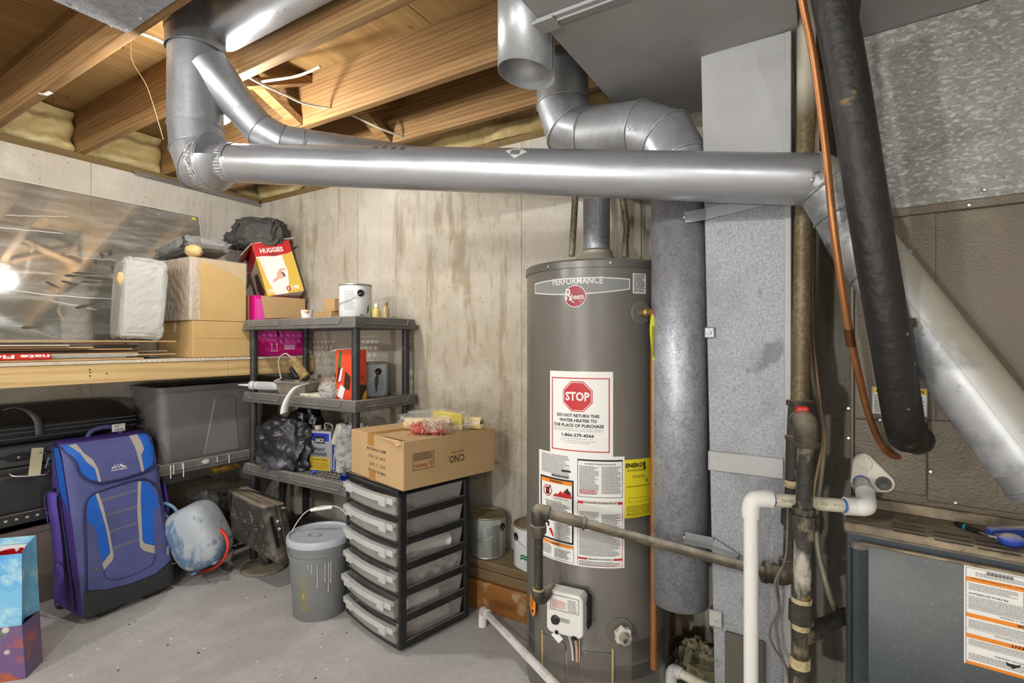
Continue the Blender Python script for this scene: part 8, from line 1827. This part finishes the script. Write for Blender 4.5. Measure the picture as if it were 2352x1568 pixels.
cable('joist_cable', 'white cable between the second and third joists', [cb2 + Vector((0.02,0.045,0.004)), onY(810,265,-0.5), onY(870,293,-0.38), cc2], 0.0055, WC)
cable('joist_cable', 'white cable climbing to the crossed bridging boards', [onY(545,202,-0.9), onY(600,188,-0.88), onY(680,175,-0.85), onY(735,153,-0.83)], 0.0055, WC)
cable('pull_string', 'thin tan pull string hanging down in front of the dark joist', [Vector((1.34,-1.30,2.54)), onX(300,120,1.30), onX(340,205,1.28), onX(375,320,1.25)], 0.0008, pl('string_tan', (176,140,90), 0.7), 'string')
o = tag(obj('white_clip', MB(Matrix.Translation(onZ(104,214,JB-0.008)) @ Matrix.Rotation(0.3,4,'Z')).bar((-0.03,0,0.0),(0.0,0.0,-0.006),0.016,0.003).bar((0.0,0.0,-0.006),(0.03,0,0.0),0.016,0.003), WHITE, origin=tuple(onZ(104,214,JB))), 'small white plastic clip under the leftmost joist', 'clip')
o = tag(obj('black_loop_wire', MB().tube(smooth_path([onX(221,240,0.02), onX(220,285,0.03), onX(228,295,0.03), onX(240,265,0.03), onX(262,220,0.03)], 6), 0.003, 8), BLACK, smooth=60, origin=tuple(onX(228,295,0.03))), 'black wire loop hanging on the joist beside the folded batt', 'wire')
# loose flashing strip in the corner under the sill
o = tag(obj('flashing_strip', MB().add([(0.004,-0.80,2.285),(0.05,-0.80,2.255),(0.045,-0.02,2.245),(0.004,-0.02,2.280)], [(0,1,2,3)]), GALVD, solid=0.002, origin=(0.02,-0.4,2.25)), 'loose grey flashing strip under the sill near the room corner', 'flashing')
# ------------------------------------------------------------------ bare bulbs in ceiling lampholders, and unseen lamps added for fill
PORC = pl('porcelain', (228,224,214), 0.35)
for i, (p, wt, c) in enumerate(BULBS):
    lab_ = ['lit bare bulb under a joist behind the elbowed duct', 'lit bare bulb on the ceiling behind the viewer', 'added fill bulb on the ceiling toward the right wall', 'added fill bulb on the ceiling over the left side of the floor', 'added fill lamp on a tripod near the rear wall'][i]
    t = thing('bulb_or_fill_lamp', lab_, 'light bulb', (p[0], p[1], p[2]), 0, 'bare bulbs of the basement')
    r = 0.034
    if i == 4:  # added fill lamp gets a made-up tripod, out of view
        obj('fill_lamp_pole', MB().tube([(p[0],p[1],0.30),(p[0],p[1],p[2]-0.05)], 0.012, 12), BLACKP, t)
        for k in range(3): a = 2*PI*k/3; obj('fill_lamp_leg', MB().tube([(p[0],p[1],0.34),(p[0]+0.35*math.cos(a),p[1]+0.35*math.sin(a),0.01)], 0.009, 10), BLACKP, t)
        obj('lampholder', MB().lathe([(0.014,-0.07),(0.024,-0.06),(0.024,-r*0.8),(0.0,-r*0.8)], 20, p), PORC, t, smooth=40)
    top = JB - 0.001
    if 0 < i < 4: 
        y0 = max([y for y in YJ if y <= p[1]]); y1 = min([y for y in YJ if y >= p[1]])
        obj('mounting_board', MB().box(p[0]-0.09, p[0]+0.09, y0-0.019, y1+0.019, top-0.02, top), JOIST, t); top -= 0.02
    if i < 4: obj('ceiling_rose', MB().lathe([(0.05,0),(0.05,-0.010),(0.030,-0.022),(0.0,-0.022)], 24, (p[0],p[1],top)), PORC, t, smooth=40)
    if i < 4 and top-p[2] > 0.16: obj('lamp_cord', MB().tube([(p[0],p[1],top-0.02),(p[0],p[1],p[2]+0.08)], 0.004, 8), BLACK, t)
    if i < 4: obj('lampholder', MB().lathe([(0.012,min(0.09,top-p[2]-0.004)),(0.022,min(0.07,top-p[2]-0.02)),(0.024,r*0.85),(0.0,r*0.85)], 24, p), PORC, t, smooth=40)
    m = bpy.data.materials.new('bulb_glow_%d' % i); m.use_nodes = True; nt = m.node_tree
    for n_ in list(nt.nodes): nt.nodes.remove(n_)
    e = nt.nodes.new('ShaderNodeEmission'); e.inputs[0].default_value = c + (1,); e.inputs[1].default_value = wt/(4*PI*r*r*PI)
    ou = nt.nodes.new('ShaderNodeOutputMaterial'); nt.links.new(e.outputs[0], ou.inputs[0])
    obj('glass_bulb', MB().lathe([(0.0,-r),(r*0.5,-r*0.87),(r*0.87,-r*0.5),(r,0),(r*0.9,r*0.45),(r*0.6,r*0.9)], 24, p), m, t, smooth=60)
